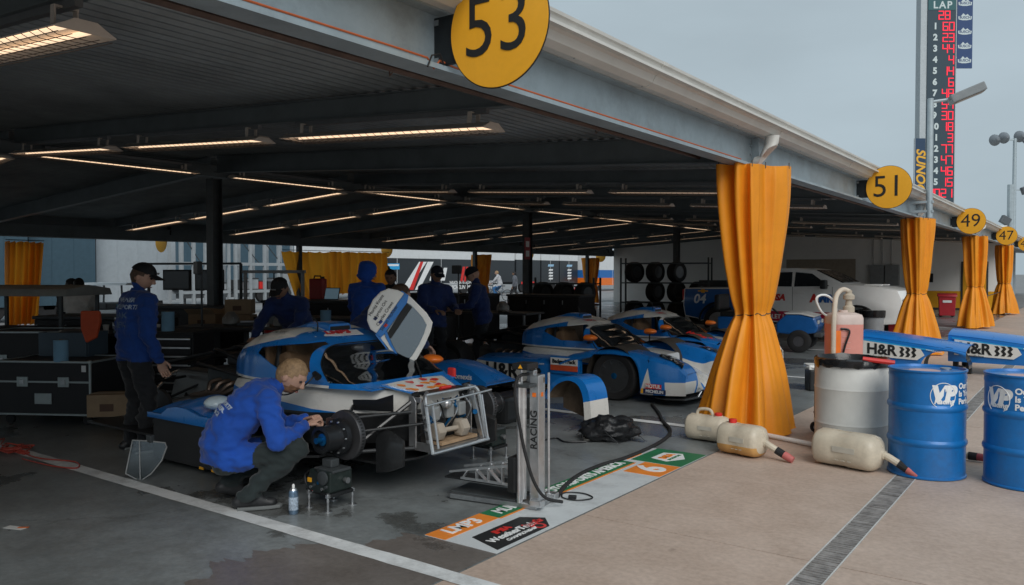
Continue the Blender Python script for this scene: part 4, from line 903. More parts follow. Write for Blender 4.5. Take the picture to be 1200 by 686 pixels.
MB().box((.02, .0, .93), (.06, .05, .09)).build('valve', STEEL, lt, 0, .008); MB().box((.07, .04, .90), (.05, .04, .05)).build('valve', mat('brass', (.45, .33, .18), .4, .6), lt, 0, .006)
MB().bx((-.09, -.165, .11), (-.035, -.03, .36)).build('carriage', BLK, lt, 0, .006)
for k in range(3): MB().cyl((-.092, -.1, .15 + .08 * k), (-.087, -.1, .15 + .08 * k), .010, n=8).build('bolt', STEEL, lt)
for y in (-.14, .06):
    pl = [(-.60, .155), (-.12, .155), (-.09, .19), (-.09, .30), (-.13, .30), (-.60, .20)]
    MB().prism([(-.60, .185), (-.09, .285), (-.09, .305), (-.60, .20)], (0, y, 0), (1, 0, 0), (0, 0, 1), .012).build('arm_rail', ALU, lt, 0)
    MB().prism([(-.5, .15), (-.09, .15), (-.09, .17), (-.5, .165)], (0, y, 0), (1, 0, 0), (0, 0, 1), .012).build('arm_rail', ALU, lt, 0)
    for a, b in (((-.48, .16), (-.44, .215)), ((-.36, .16), (-.36, .235)), ((-.36, .235), (-.27, .16)), ((-.26, .16), (-.26, .255)), ((-.26, .255), (-.16, .165)), ((-.14, .16), (-.14, .28))):
        MB().bar((a[0], y - .006, a[1]), (b[0], y - .006, b[1]), .010, .028, up=(0, 1, 0)).build('arm_web', ALU, lt, 0)
MB().bx((-.66, -.13, .135), (-.14, .05, .148)).build('fork_pad', BLK, lt, 0, .004)
MB().tube(catmull([(.02, -.05, .95), (-.02, -.14, .93), (-.03, -.16, .8), (0, -.15, .6), (.04, -.14, .4), (.1, -.12, .2), (.16, -.06, .08), (.24, .05, .035)], 6), .012, 8).build('hose', RUB, lt)
MB().box((.0965, .01, .80), (.002, .03, .03)).build('sticker', ORG, lt, 0)
text('RACING', .075, (.058, -.0415, .55), (0, 0, 1), (-1, 0, 0), INK, lt, bold=.001); MB().box((.058, -.0415, .80), (.03, .002, .03)).build('sticker', ORG, lt, 0)
for s in (-1, 1): MB().box((.12, s * .11, .05), (.09, .07, .05)).build('foot_block', ALU, lt, 0, .008)
hz = thing('air_hose', 'black air hose curving over the floor from the lift tower towards the cars', 'hose', gnd(655, 578))
pz = [gnd(u, v, .018) for u, v in ((653, 582), (662, 570), (680, 556), (705, 545), (735, 536), (765, 523), (782, 512), (785, 503), (777, 494), (772, 484), (764, 474))]
MB().tube([p - Vector(hz.location) for p in catmull(pz, 6)], .018, 8).build('hose', RUB, hz)
cz = thing('coiled_lead', 'thin black lead looped on the white floor strip', 'lead', gnd(675, 584))
MB().tube(catmull([(.12 * math.cos(a) * (1 + .1 * math.sin(3 * a)), .10 * math.sin(a), .014) for a in [k * .5 for k in range(16)]], 3), .005, 6).build('lead', BLK, cz); MB().box((0, -.05, .02), (.06, .035, .025), .4).build('plug', BLK, cz, 0, .005)
# spray can
sc = thing('spray_can', 'small aerosol can standing on the dark floor near the crouching mechanic', 'spray can', gnd(344, 602))
MB().lathe([(.03, 0), (.033, .006), (.033, .15), (.028, .165)], 20).build('can', mat('can_print', (.16, .24, .34), .3, .6, var=.5, scale=30), sc)
MB().lathe([(.028, .165), (.022, .178), (.012, .182)], 16).build('dome', ALU, sc); MB().lathe([(.010, .182), (.010, .20), (.006, .208)], 12).build('nozzle', WHT, sc)
MB().lathe([(.0334, .03), (.0334, .12)], 20, caps=False).build('label', mat('can_label', (.35, .42, .5), .4, var=.6, scale=60), sc)
# black bag
bg = thing('duffel_bag', 'black crumpled bag with straps lying beside the detached fender', 'bag', gnd(714, 516), R(20))
b = MB().ball((0, 0, .13), (.29, .20, .15), 56)
for v in b.v:
    n_ = mnoise.noise(v * 6.5); r2 = 1 - abs(mnoise.noise(v * 11 + Vector((3, 1, 7)))) * 2; v.z *= .85; v += Vector((v.x, v.y, v.z - .1)).normalized() * (n_ * .06 + .045 * r2 - .02); v.z = max(0, v.z)
b.build('bag', mat('bag_nylon', (.012, .013, .015), .42, var=.3, bump=.9, bscale=28), bg, 70)
for k in range(6): 
    a = k * 1.1; MB().tube(catmull([(.24 * math.cos(a), .17 * math.sin(a), .17), (.30 * math.cos(a + .4), .22 * math.sin(a + .4), .10), (.36 * math.cos(a + .7), .26 * math.sin(a + .7), .02)], 4), .007, 6, flat=.4).build('strap', BLK, bg)
MB().tube(catmull([(-.2, -.2, .012), (-.4, -.25, .012), (-.52, -.1, .012), (-.62, -.22, .012), (-.7, -.16, .012)], 5), .008, 6).build('strap', BLK, bg)
# detached fender arch
df = thing('detached_fender', 'detached blue and white wheel arch panel standing on the floor before the striped car', 'fender', (-4.60, 7.42, 0), R(-6))
arc = [(-.36, .30), (-.32, .385), (-.24, .47), (-.12, .535), (.0, .56), (.12, .55), (.20, .50), (.255, .40), (.285, .22), (.30, .0)]
arc = [(p.x, p.y) for p in catmull([Vector((a, b, 0)) for a, b in arc], 4)]
inn = [(a * .92 if a < 0 else a - .018, b - .02) for a, b in arc]
def shell(y0, y1, o, i):
    m = MB(); k = len(o)
    m.loft([[Vector((a, y0, max(0, b))) for a, b in o], [Vector((a, y1, max(0, b))) for a, b in o]], closed=False); return m
sh = shell(-.02, .30, arc, inn); sh.cut([((.2, 0, .30), (-.25, 0, 1)), ((.27, 0, .05), (.0, 0, 1))])
sh.paint(lambda c: c.x > .15 and c.z < .30 + .25 * (c.x - .2), 1); sh.solid(.012).build('arch', [BLUE, CABW], df, 40)
fl_ = MB(); k = len(arc)
for i in range(k - 1):
    sc_ = lambda p, f: (p[0] * f[0], max(0., p[1] - f[1]))
    a, b = arc[i], arc[i + 1]; w = lambda q: .055 + .05 * max(0, q[0] / .3)
    ia, ib = [(q[0] - (w(q) * (q[0] / .36)), max(0, q[1] - w(q) * max(.0, (q[1] / .56)) * .8)) for q in (a, b)]
    fl_.add([(a[0], -.025, a[1]), (b[0], -.025, b[1]), (ib[0], -.035, ib[1]), (ia[0], -.035, ia[1])], [(0, 1, 2, 3)])
fl_.cut([((.2, 0, .30), (-.25, 0, 1)), ((.27, 0, .05), (.0, 0, 1))]); fl_.paint(lambda c: c.x > .15 and c.z < .30 + .25 * (c.x - .2), 1); fl_.solid(.008).build('lip', [BLUE, CABW], df, 40)
MB().loft([[Vector((a * .97, .0 + .02, max(0.005, b - .014))) for a, b in arc], [Vector((a * .9, .285, max(0.005, b - .03))) for a, b in arc]], closed=False).solid(.004).build('inner_liner', mat('dirty_liner', (.16, .115, .08), .75, var=.35, scale=9, dirt=.5), df, 60)
MB().add([(a * .9, .28, max(0, b - .03)) for a, b in arc] + [(-.32, .28, 0.15)], [tuple(range(len(arc) + 1))]).solid(.006).build('back_panel', MATS['dirty_liner'], df, 0)
# clear plastic quarter panel leaning on the floor
cp = thing('plastic_panel', 'clear plastic fan shaped panel leaning on the black side pod', 'panel', gnd(188, 562), 0)
pp = [onplane(u, v, gnd(188, 562), (.5, -.85, .12)) - Vector(cp.location) for u, v in ((148, 555), (152, 535), (156, 516), (176, 517), (194, 519), (196, 524), (190, 540), (178, 555), (165, 564))]
k = len(pp); nn = Vector((.5, -.85, .12)).normalized() * .008; MB().add(pp + [p + nn for p in pp], [tuple(range(k)), tuple(reversed(range(k, 2 * k)))] + [(i, (i + 1) % k, (i + 1) % k + k, i + k) for i in range(k)]).build('pane', CLR, cp, 0)
MB().tube([p + nn for p in pp + [pp[0]]], .006, 6).build('edge', mat('clear_edge', (.3, .31, .31), .3), cp)
MB().tube([pp[8] + nn, pp[2] * .6 + pp[3] * .4 + nn], .005, 6).build('rib', MATS['clear_edge'], cp)
MB().box(pp[3] + Vector((0, 0, .02)), (.07, .04, .06)).build('bracket', DSTEEL, cp, 0, .01)
# ---------------------------------------------------------------- drums
DB = mat('drum_blue', (.008, .15, .44), .35, .1, var=.14, scale=5, dirt=.4, coat=.15, bump=.15, bscale=6)
def drum_mesh(mb, r=.292, h=.885):
    pr = [(.001, .012), (r - .02, .012), (r - .004, 0), (r + .008, .006), (r + .008, .018), (r, .024), (r, .26)]
    for zc in (.29, .58): pr += [(r, zc - .03), (r + .011, zc - .012), (r + .013, zc), (r + .011, zc + .012), (r, zc + .03)]
    pr += [(r, h - .08), (r + .004, h - .06), (r, h - .04), (r, h - .02), (r + .009, h - .012), (r + .009, h), (r - .006, h + .002), (r - .012, h - .018), (.001, h - .018)]
    return mb.lathe(pr, 56)
def blue_drum(loc, label, rz, logo):
    t = thing('oil_drum', label, 'drum', loc, rz, 'blue steel drums'); drum_mesh(MB()).build('drum', DB, t, 30)
    MB().lathe([(.045, .866), (.045, .878), (.03, .882), (.001, .882)], 16, (.14, .12, 0)).build('bung', STEEL, t); MB().lathe([(.025, .866), (.025, .876), (.001, .876)], 12, (-.16, -.12, 0)).build('bung', STEEL, t)
    MB().lathe([(.12, .8675), (.12, .869), (.001, .869)], 24, (-.02, -.05, 0)).build('top_sticker', mat('faded_sticker', (.5, .35, .35), .6), t)
    def wrap(s, size, a0, z, m, bold=.002, ws=1., shear=0., al='CENTER'):
        ob = text(s, size, (0, 0, 0), (1, 0, 0), (0, 1, 0), m, t, 'print', bold, shear, ext=.0008, wscale=ws, align=al)
        for v in ob.data.vertices:
            a = a0 + v.co.x / .292; rr = .2935 + .0008 + v.co.z * .3; v.co = Vector((rr * math.cos(a), rr * math.sin(a), z + v.co.y))
    A = R(-90)
    wrap('VP', .17, A + logo, .70, WINK, .012, 1., .2); wrap('Racing', .06, A + logo + .02, .645, WINK, .002, 1., .2)
    rg = MB().tube([Vector((.2942 * math.cos(A + logo + .34 * math.cos(q)), .2942 * math.sin(A + logo + .34 * math.cos(q)), .69 + .105 * math.sin(q))) for q in [2 * math.pi * k / 40 for k in range(41)]], .003, 6, caps=False); rg.build('print_ring', WINK, t)
    for q, s in enumerate(('Our Passion', 'Is Your', 'Performance')): wrap(s, .064, A + logo + .46, .765 - .062 * q, WINK, .0025, al='LEFT')
    wrap('vpracingfuels.com', .036, A + logo + .46, .585, WINK, .0005, al='LEFT')
    return t
pd = gnd(1085, 563); v_ = Vector((pd.x, pd.y, 0)).normalized(); d1 = pd + v_ * .28
face = lambda p: math.atan2(-p.y, -p.x) + R(90)      # local -y towards the camera
blue_drum(d1, 'blue steel drum with a white round logo beside the white bin', face(d1), .42)
pd = gnd(1206, 577); d2 = pd + v_ * .28; blue_drum(d2, 'blue steel drum with white slogan lettering standing apart by the drain', face(d2), -.72)
pw = gnd(997, 540); v3 = Vector((pw.x, pw.y, 0)).normalized(); dw_ = pw + v3 * .33
wb = thing('waste_bin', 'big off white plastic barrel lined with a black bag', 'bin', dw_)
MB().lathe([(.001, .01), (.29, .01), (.31, 0), (.318, .02), (.32, .28), (.326, .30), (.32, .32), (.322, .60), (.328, .62), (.322, .64), (.318, .84), (.31, .88), (.302, .88), (.31, .84), (.312, .05), (.001, .05)], 48).build('barrel', mat('hdpe_white', (.62, .62, .59), .45, var=.06, dirt=.15), wb, 30)
def bag(i, j):
    a = 2 * math.pi * i; n_ = mnoise.noise(Vector((math.cos(a) * 3, math.sin(a) * 3, j * 2)))
    r, z = [(.324 + .018 * n_, .825 + .022 * mnoise.noise(Vector((math.cos(a) * 6, math.sin(a) * 6, 3))) + .05 * n_), (.335 + .012 * n_, .83), (.335 + .012 * n_, .885 + .01 * n_), (.31, .90 + .012 * n_), (.29, .86), (.27, .70), (.05, .6)][round(j * 6)]
    return Vector((r * math.cos(a), r * math.sin(a), z))
MB().grid(bag, 70, 6).build('liner', mat('bin_liner', (.012, .012, .013), .22, var=.3, bump=.5, bscale=14), wb, 60)
MB().tube([(.15, -.25, .91), (.40, -.18, .885)], .022, 8).build('red_grip', REDV, wb)
# ---------------------------------------------------------------- fuel jugs lying on the concrete
JUG = mat('jug_plastic', (.58, .51, .40), .4, var=.14, scale=5, dirt=.32, bump=.12, bscale=8)
FUEL = mat('jug_fuel_side', (.55, .30, .10), .45, var=.15, scale=4)
def lying_jug(loc, ang, L_, rad, label, fuel=False, hose=None, roll=.3):
    t = thing('fuel_jug', label, 'fuel jug', loc, ang, 'fuel jugs')
    rg = []
    for x, k, sq in ((-.5, .55, 1), (-.485, .80, 1), (-.46, .93, 1), (-.42, 1, 1), (-.2, 1, 1), (-.17, .975, 1), (.0, .975, 1), (.03, 1, 1), (.30, 1, 1), (.37, .92, 1), (.42, .72, 1), (.45, .45, 1), (.47, .26, 1), (.5, .24, 1)):
        rg.append([Vector((x * L_, rad * k * math.copysign(abs(math.cos(a)) ** .75, math.cos(a)), rad + rad * k * math.copysign(abs(math.sin(a)) ** .75, math.sin(a)) * .97)) for a in [2 * math.pi * q / 28 for q in range(28)]])
    b = MB().loft(rg)
    if fuel: b.cut([((0, 0, rad * .72), (.0, 0, 1))]); b.paint(lambda c: c.z < rad * .72 and c.x < .4 * L_, 1)
    b.build('bottle', [JUG, FUEL], t, 45)
    MB().tube(catmull([(-.30 * L_, 0, 2 * rad - .01), (-.24 * L_, 0, 2 * rad + .045), (.0, 0, 2 * rad + .05), (.08 * L_, 0, 2 * rad - .01)], 5), .016, 8).build('grip', JUG, t) if hose is None else None
    if hose is None:
        MB().lathe([(.038, 0), (.038, .03), (.03, .035), (.001, .035)], 16, (.2 * L_, 0, 2 * rad - .005)).build('cap', REDV, t); MB().lathe([(.045, -.005), (.045, .006)], 16, (.2 * L_, 0, 2 * rad - .005)).build('collar', JUG, t)
    else:
        pts = catmull([(.48 * L_, 0, rad), (.56 * L_, 0, rad * .9), (.56 * L_ + hose * .5, .02, rad * .6), (.56 * L_ + hose, .03, .05)], 5)
        MB().tube(pts[:10], .03, 10).build('spout', JUG, t); MB().tube(pts[9:14], .034, 10).build('sleeve', RUB, t)
        q = pts[13:]; MB().tube(q + [q[-1] + (q[-1] - q[-2]).normalized() * .06], [.036] * len(q) + [.03], 12).build('cap', mat('faded_red_cap', (.48, .13, .12), .5), t)
    MB().tube([(x * L_, .001, rad + rad * k * .975) for x, k in ((-.485, .80), (-.42, 1), (-.2, 1), (-.1, .98), (.03, 1), (.30, 1), (.37, .92), (.42, .72), (.46, .4))], .004, 6).build('mould_seam', JUG, t)
    for q in range(3): MB().bx((-.10 * L_ + q * .09 * L_, -rad - .003, rad * .5), (-.05 * L_ + q * .09 * L_, -rad + .004, rad * .53)).build('level_mark', MATS['jug_label'] if 'jug_label' in MATS else mat('jug_label', (.5, .47, .4), .6), t, 0)
    MB().bx((-.15 * L_, -rad - .002, rad * .95), (.18 * L_, -rad + .004, rad * 1.25)).build('label', mat('jug_label', (.5, .47, .4), .6), t, 0)
    return t
j1 = gnd(826, 519); lying_jug(j1 + Vector((0, .12, 0)), R(-3), .46, .13, 'cream fuel jug with a red cap half behind its neighbour under the curtain')
j2 = gnd(868, 537); lying_jug(j2 + Vector((-.02, .14, 0)), R(-12), .45, .145, 'cream fuel jug with amber fuel in it and a hose spout', True, .16)
j3 = gnd(1000, 553); lying_jug(j3 + Vector((-.06, .15, 0)), R(-13), .60, .155, 'large empty cream fuel jug against the white bin, spout to the blue drum', False, .16)
MB().lathe([(.038, 0), (.038, .03), (.03, .035), (.001, .035)], 16, (0, 0, 0)).build('cap', REDV, bpy.data.objects['fuel_jug.001']).location = (-.12, 0, .285)
cp2 = thing('bottle_cap', 'loose red and white cap resting on the jugs below the curtain', 'cap', (0, 0, 0)); cp2.location = gnd(893, 509) + Vector((-.1, .3, .0)); MB().lathe([(.05, 0), (.05, .02), (.045, .03), (.001, .03)], 20).build('rim', REDV, cp2); MB().lathe([(.036, .0305), (.034, .036), (.001, .037)], 20).build('disc', WHT, cp2)
nz_ = thing('fuel_nozzle', 'black and red fuel hose end lying behind the blue drum', 'nozzle', gnd(1135, 540), R(-8))
MB().tube([(-.3, .02, .05), (.0, 0, .045)], .03, 10).build('hose', JUG, nz_); MB().tube([(0, 0, .045), (.07, 0, .045)], .036, 12).build('sleeve', RUB, nz_); MB().tube([(.07, 0, .045), (.13, 0, .045)], .034, 12).build('collar', mat('dark_red_cap', (.28, .05, .06), .5), nz_)
pr_ = thing('white_rod', 'white tube lying on the concrete behind the fuel jugs', 'tube', gnd(950, 524), R(-20)); MB().tube([(-.55, 0, .03), (.2, 0, .03)], .022, 10).build('tube', WHT, pr_); MB().tube([(.2, 0, .03), (.24, 0, .03)], .026, 10).build('end_cap', RUB, pr_)
# ---------------------------------------------------------------- refuelling cart with the pink jug
fc = thing('fuel_cart', 'low steel trolley on casters behind the white barrel', 'trolley', gnd(988, 512), R(30))
for x, y in ((-.22, -.2), (.22, -.2), (-.22, .2), (.22, .2)):
    MB().bar((x, y, .12), (x, y, .79), .03, .03).build('leg', DSTEEL, fc, 0); w = MB().lathe([(.03, -.02), (.055, -.02), (.06, 0), (.055, .02), (.03, .02)], 18, axis='y').build('caster', RUB, fc); w.location = (x, y, .06); MB().lathe([(.028, -.022), (.028, .022), (.001, .022)], 12, axis='y').build('hub', ALU, w); MB().bx((x - .02, y - .03, .06), (x + .02, y - .024, .13)).build('fork', STEEL, fc, 0)
for z in (.2, .775): MB().bx((-.24, -.22, z), (.24, .22, z + .025)).build('shelf', DSTEEL, fc, 0, .004)
pj = thing('pink_fuel_jug', 'upright translucent jug of pink fuel with a hose and tap on its lid', 'fuel jug', Vector(fc.location) + Vector((.0, -.02, .802)), R(36))
def sqr(r, z, n=28, p=.6): return [Vector((r * math.copysign(abs(math.cos(a)) ** p, math.cos(a)), r * math.copysign(abs(math.sin(a)) ** p, math.sin(a)), z)) for a in [2 * math.pi * q / n for q in range(n)]]
MB().loft([sqr(.15, 0), sqr(.165, .012), sqr(.168, .36)]).build('lower_bottle', mat('pink_fuel', (.66, .27, .22), .4, var=.08), pj, 45)
MB().loft([sqr(.168, .3605), sqr(.168, .42), sqr(.155, .455), sqr(.10, .475), sqr(.05, .48, p=.9), sqr(.05, .50, p=1)]).build('upper_bottle', mat('jug_haze', (.60, .48, .43), .4), pj, 45)
for k in range(5): MB().bx((-.08, -.170, .06 + .06 * k), (.0, -.168, .063 + .06 * k)).build('level_mark', mat('pale_mark', (.75, .5, .45), .5), pj, 0)
MB().lathe([(.055, .48), (.055, .53), (.035, .55), (.03, .60), (.055, .61), (.055, .65), (.03, .67), (.03, .70), (.001, .70)], 18, (.05, 0, 0)).build('tap', mat('tap_plastic', (.42, .36, .28), .5), pj)
MB().tube(catmull([(.05, 0, .69), (-.02, -.02, .71), (-.09, -.05, .66), (-.14, -.12, .55), (-.17, -.17, .35), (-.18, -.19, .1), (-.18, -.18, .02)], 6), .024, 10).build('hose', mat('milky_hose', (.55, .47, .38), .4), pj)
MB().tube(catmull([(-.12, .05, .42), (-.22, .02, .48), (-.29, -.02, .60), (-.25, -.02, .65), (-.16, 0, .64), (-.08, .02, .56), (-.06, .04, .47)], 6), .012, 8).build('handle', WHT, pj)
MB().tube(catmull([(-.10, -.17, .32), (-.02, -.19, .3), (-.06, -.19, .16), (-.09, -.18, .02)], 5), .010, 8).build('strap', BLK, pj); MB().bx((-.165, -.176, .05), (-.10, -.168, .30)).build('sticker', ORG, pj, 0)
# small cool box with a white lid
cb = thing('cool_box', 'small black cool box with white lid and print behind the white barrel', 'cool box', gnd(960, 457), R(30))
MB().box((0, 0, .15), (.34, .3, .30)).build('body', BLK, cb, 0, .02); MB().box((0, 0, .335), (.37, .33, .07)).build('lid', WHT, cb, 0, .02)
MB().prism([(-.05, 0), (0, .08), (.05, 0), (.03, -.09), (-.03, -.09)], (-.06, -.151, .16), (1, 0, 0), (0, 0, 1), .002).build('print', WINK, cb, 0); MB().lathe([(.045, -.1515), (.045, -.153)], 16, (.09, 0, .10), axis='y').build('print', mat('print_mix', (.3, .2, .4), .5), cb)
MB().tube(catmull([(-.19, 0, .3), (-.2, -.12, .34), (-.1, -.19, .33)], 4), .01, 6).build('handle', WHT, cb)
# ---------------------------------------------------------------- removed rear covers out on the concrete
def rear_cover(loc, rz, label, flip=1., big=1.):
    t = thing('body_cover', label, 'body panel', loc, rz, 'removed rear covers')
    L0 = 1.65 * big
    tp = lambda x: .60 - .06 * x - .03 * x * x
    def sd(i, j):
        x = L0 * i; zt = tp(x); zb = .16; c = 1.36 * big
        if abs(x - c) < .36: zb = max(zb, .16 + math.sqrt(.36 ** 2 - (x - c) ** 2) * .72)
        zb = min(zb, zt - .03); return Vector((x, -.02 * math.sin(math.pi * j), zb + (zt - zb) * j))
    MB().grid(sd, 60, 6).solid(.006).build('flank', BLUE, t, 40)
    MB().grid(lambda i, j: Vector((L0 * i, -.006 + .9 * j, tp(L0 * i) + .004 + .09 * math.sin(math.pi * j) ** .7)), 30, 16).solid(.008).build('top_skin', BLUE, t, 40)
    MB().grid(lambda i, j: Vector((-.004, .01 + .88 * i, .2 + (tp(0) - .2 + .085 * math.sin(math.pi * i)) * j)), 8, 3).solid(.006).build('end_skin', CABW, t, 40)
    MB().prism([(.06, .545), (L0 * .72, tp(L0 * .72) - .075), (L0 * .72, tp(L0 * .72) - .05), (.06, .57)], (0, -.034, 0), (1, 0, 0), (0, 0, 1), .003).build('pinstripe', CYAN, t, 0)
    MB().lathe([(.33, .03), (.33, .3)], 24, (1.36 * big, 0, .16), axis='y', caps=False).split(lambda c: c.z > .16).solid(.004).build('arch_liner', CARB, t, 40)
    pl = [(.10, .28), (.95, .255), (1.06, .34), (1.0, .44), (.10, .535)]
    MB().prism(pl, (0, -.036, 0), (1, 0, 0), (0, 0, 1), .004).build('name_plate', CABW, t, 0)
    text('H&R', .24, (.40, -.042, .39), (1, 0, -.04), (0, 0, 1), INK, t, bold=.008)
    for k in range(3): MB().prism([(0, -.08), (.03, -.04), (0, 0), (.03, .04), (0, .08), (.05, .08), (.08, .04), (.05, 0), (.08, -.04), (.05, -.08)], (.68 + .09 * k, -.041, .375), (1, 0, 0), (0, 0, 1), .003).build('logo_mark', INK, t, 0)
    text('Spezialfedern', .05, (.4, -.042, .275), (1, 0, -.03), (0, 0, 1), INK, t)
    text('www.h-r.com', .045, (1.2, -.036, .42), (1, 0, -.15), (0, 0, 1), WINK, t)
    for x in (.1, L0 - .1):
        for y in (.1, .8): MB().box((x, y, .10), (.08, .08, .2)).build('foam_block', BLK, t, 0, .01)
    return t
rear_cover((-3.3, 14.6, .0), R(-4), 'blue body cover with a black wheel arch lying behind the drums')
rear_cover((-2.0, 15.2, .04), R(-4), 'longer blue body cover set beside the first, standing a little higher', big=1.12)
# ================================================================ people
from mathutils.bvhtree import BVHTree
SKIN = mat('skin', (.50, .30, .22), .5, var=.1, scale=20)
SKIN2 = mat('skin_tan', (.30, .17, .11), .5, var=.1, scale=20)
SHOE = mat('trainer', (.02, .021, .023), .5, var=.4, scale=30)
EYE = mat('eye', (.03, .02, .018), .3)
def cloth(n, c, **k): return mat(n, c, .85, var=.2, scale=5, bump=.35, bscale=9, sheen=.15, **k)
ROYAL = cloth('royal_fleece', (.008, .07, .38)); NAVYC = cloth('navy_shirt', (.010, .028, .12)); TROU = cloth('charcoal_trousers', (.018, .027, .028)); JEAN = cloth('black_trousers', (.014, .015, .018)); GREYC = cloth('grey_jacket', (.10, .11, .13)); WHITEC = cloth('white_tee', (.6, .6, .58)); BLUEJ = cloth('blue_trousers', (.03, .12, .28))
def hairmat(n, c): return mat(n, c, .6, var=.35, scale=40, bump=.6, bscale=60)
BLOND = hairmat('blond_hair', (.30, .19, .10)); BROWN = hairmat('brown_hair', (.09, .055, .035)); DARKH = hairmat('dark_hair', (.012, .010, .010)); BEARD = hairmat('ginger_beard', (.28, .15, .08))
def capsule(mb, a, b, ra, rb, n=14):
    a, b = Vector(a), Vector(b); mb.tube([a, b], [ra, rb], n); mb.ball(a, ra * .995, n); mb.ball(b, rb * .995, n)
def head_parts(beard=False):
    s = MB().ball((0, 0, 0), (.098, .077, .118), 28)
    for v in s.v:
        z = v.z
        if z < -.01: k = (-.01 - z) / .11; v.y *= 1 - .30 * k; v.x = v.x * (1 - .12 * k) + .012 * k if v.x > 0 else v.x * (1 - .45 * k) 
        if v.x > .05:
            for ys in (-1, 1):                      # eye sockets
                d = math.hypot(v.y - ys * .032, z - .012); v.x -= .012 * math.exp(-(d / .018) ** 2)
            v.x += .010 * math.exp(-((z - .036) / .012) ** 2) * math.exp(-(v.y / .05) ** 2)
            v.x += .006 * math.exp(-((z + .062) / .012) ** 2) * math.exp(-(v.y / .022) ** 2) - .005 * math.exp(-((z + .078) / .008) ** 2)
        if v.x < -.02 and z > -.06: v.x -= .010
    nose = MB().loft([[Vector((.088 + dx, w * c, z)) for dx, c in ((0, -1), (d, -.45), (d * 1.15, 0), (d, .45), (0, 1))] for z, w, d in ((.022, .010, .010), (.0, .012, .020), (-.022, .017, .032), (-.034, .018, .026), (-.040, .012, .008))])
    s.join(nose)
    for ys in (-1, 1): s.ball((-.008, ys * .074, -.008), (.022, .010, .034), 10, M=Matrix.Rotation(ys * R(-18), 3, 'Z'))
    for ys in (-1, 1): s.ball((.081, ys * .031, .012), .011, 8, m=4)
    s.tube([(.094, -.022, -.069), (.101, 0, -.067), (.094, .022, -.069)], .005, 6, m=5)
    return s
def hand_mesh(curl=.5):
    m = MB(); rg = []
    for x, w, t in ((-.02, .026, .022), (.0, .030, .020), (.03, .038, .019), (.07, .041, .017), (.088, .038, .014)):
        rg.append([Vector((x, w * math.cos(a), t * .75 * math.sin(a))) for a in [2 * math.pi * k / 12 for k in range(12)]])
    m.loft(rg)
    for k, (y, L_) in enumerate(((.030, .068), (.010, .076), (-.010, .072), (-.029, .058))):
        p = Vector((.082, y, 0)); a = 0; pts = [p.copy()]
        for f in (.45, .32, .23): a += curl * (1.0 if f == .45 else .9); p = p + Vector((math.cos(a), 0, -math.sin(a))) * L_ * f; pts.append(p.copy())
        m.tube(catmull(pts, 3), [.0095] * 9 + [.006], 8)
    m.tube(catmull([(.0, .026, 0), (.03, .048, -.008), (.055, .054, -.02 - .02 * curl), (.075, .045, -.032 - .03 * curl)], 3), [.013, .013, .012, .012, .011, .011, .010, .010, .009, .006], 8)
    return m
def frame(x, up):
    x = Vector(x).normalized(); up = Vector(up); y = up.cross(x).normalized(); z = x.cross(y); return Matrix((x, y, z)).transposed()
def std_pose(lean=0., arms='down', look=0., pitch=15., hgt=1.):
    P = {}; sn, cs = math.sin(R(lean)), math.cos(R(lean)); pv = Vector((-.03 - .1 * sn, 0, .95)); ax = Vector((sn, 0, cs))
    P['pelvis'] = pv; P['waist'] = pv + ax * .16; P['chest'] = pv + ax * .34; P['neck'] = pv + ax * .53; P['head'] = P['neck'] + Vector((sn * .14 + .035, 0, cs * .14 + .035)); 
    for s, q in ((1, 'l'), (-1, 'r')):
        P['hip' + q] = pv + Vector((0, s * .10, -.04)); P['knee' + q] = Vector((.03, s * .12, .49)); P['ankle' + q] = Vector((-.04, s * .13, .09)); P['toe' + q] = Vector((.15, s * .16, .035))
        sh = P['neck'] + Vector((0, s * .185, 0)) - ax * .05; P['sh' + q] = sh
        if arms == 'down': P['el' + q] = sh + Vector((-.03, s * .07, -.30)); P['wr' + q] = P['el' + q] + Vector((.09, -s * .01, -.25))
        elif arms == 'fwd': P['el' + q] = sh + Vector((.08, s * .07, -.27)); P['wr' + q] = P['el' + q] + Vector((.23, -s * .09, -.03))
        else: P['el' + q] = sh + Vector((.16, s * .06, -.22)); P['wr' + q] = P['el' + q] + Vector((.20, -s * .05, -.16))
    P['yaw'] = look; P['pitch'] = pitch
    for k in P:
        if isinstance(P[k], Vector): P[k] = P[k] * hgt
    return P
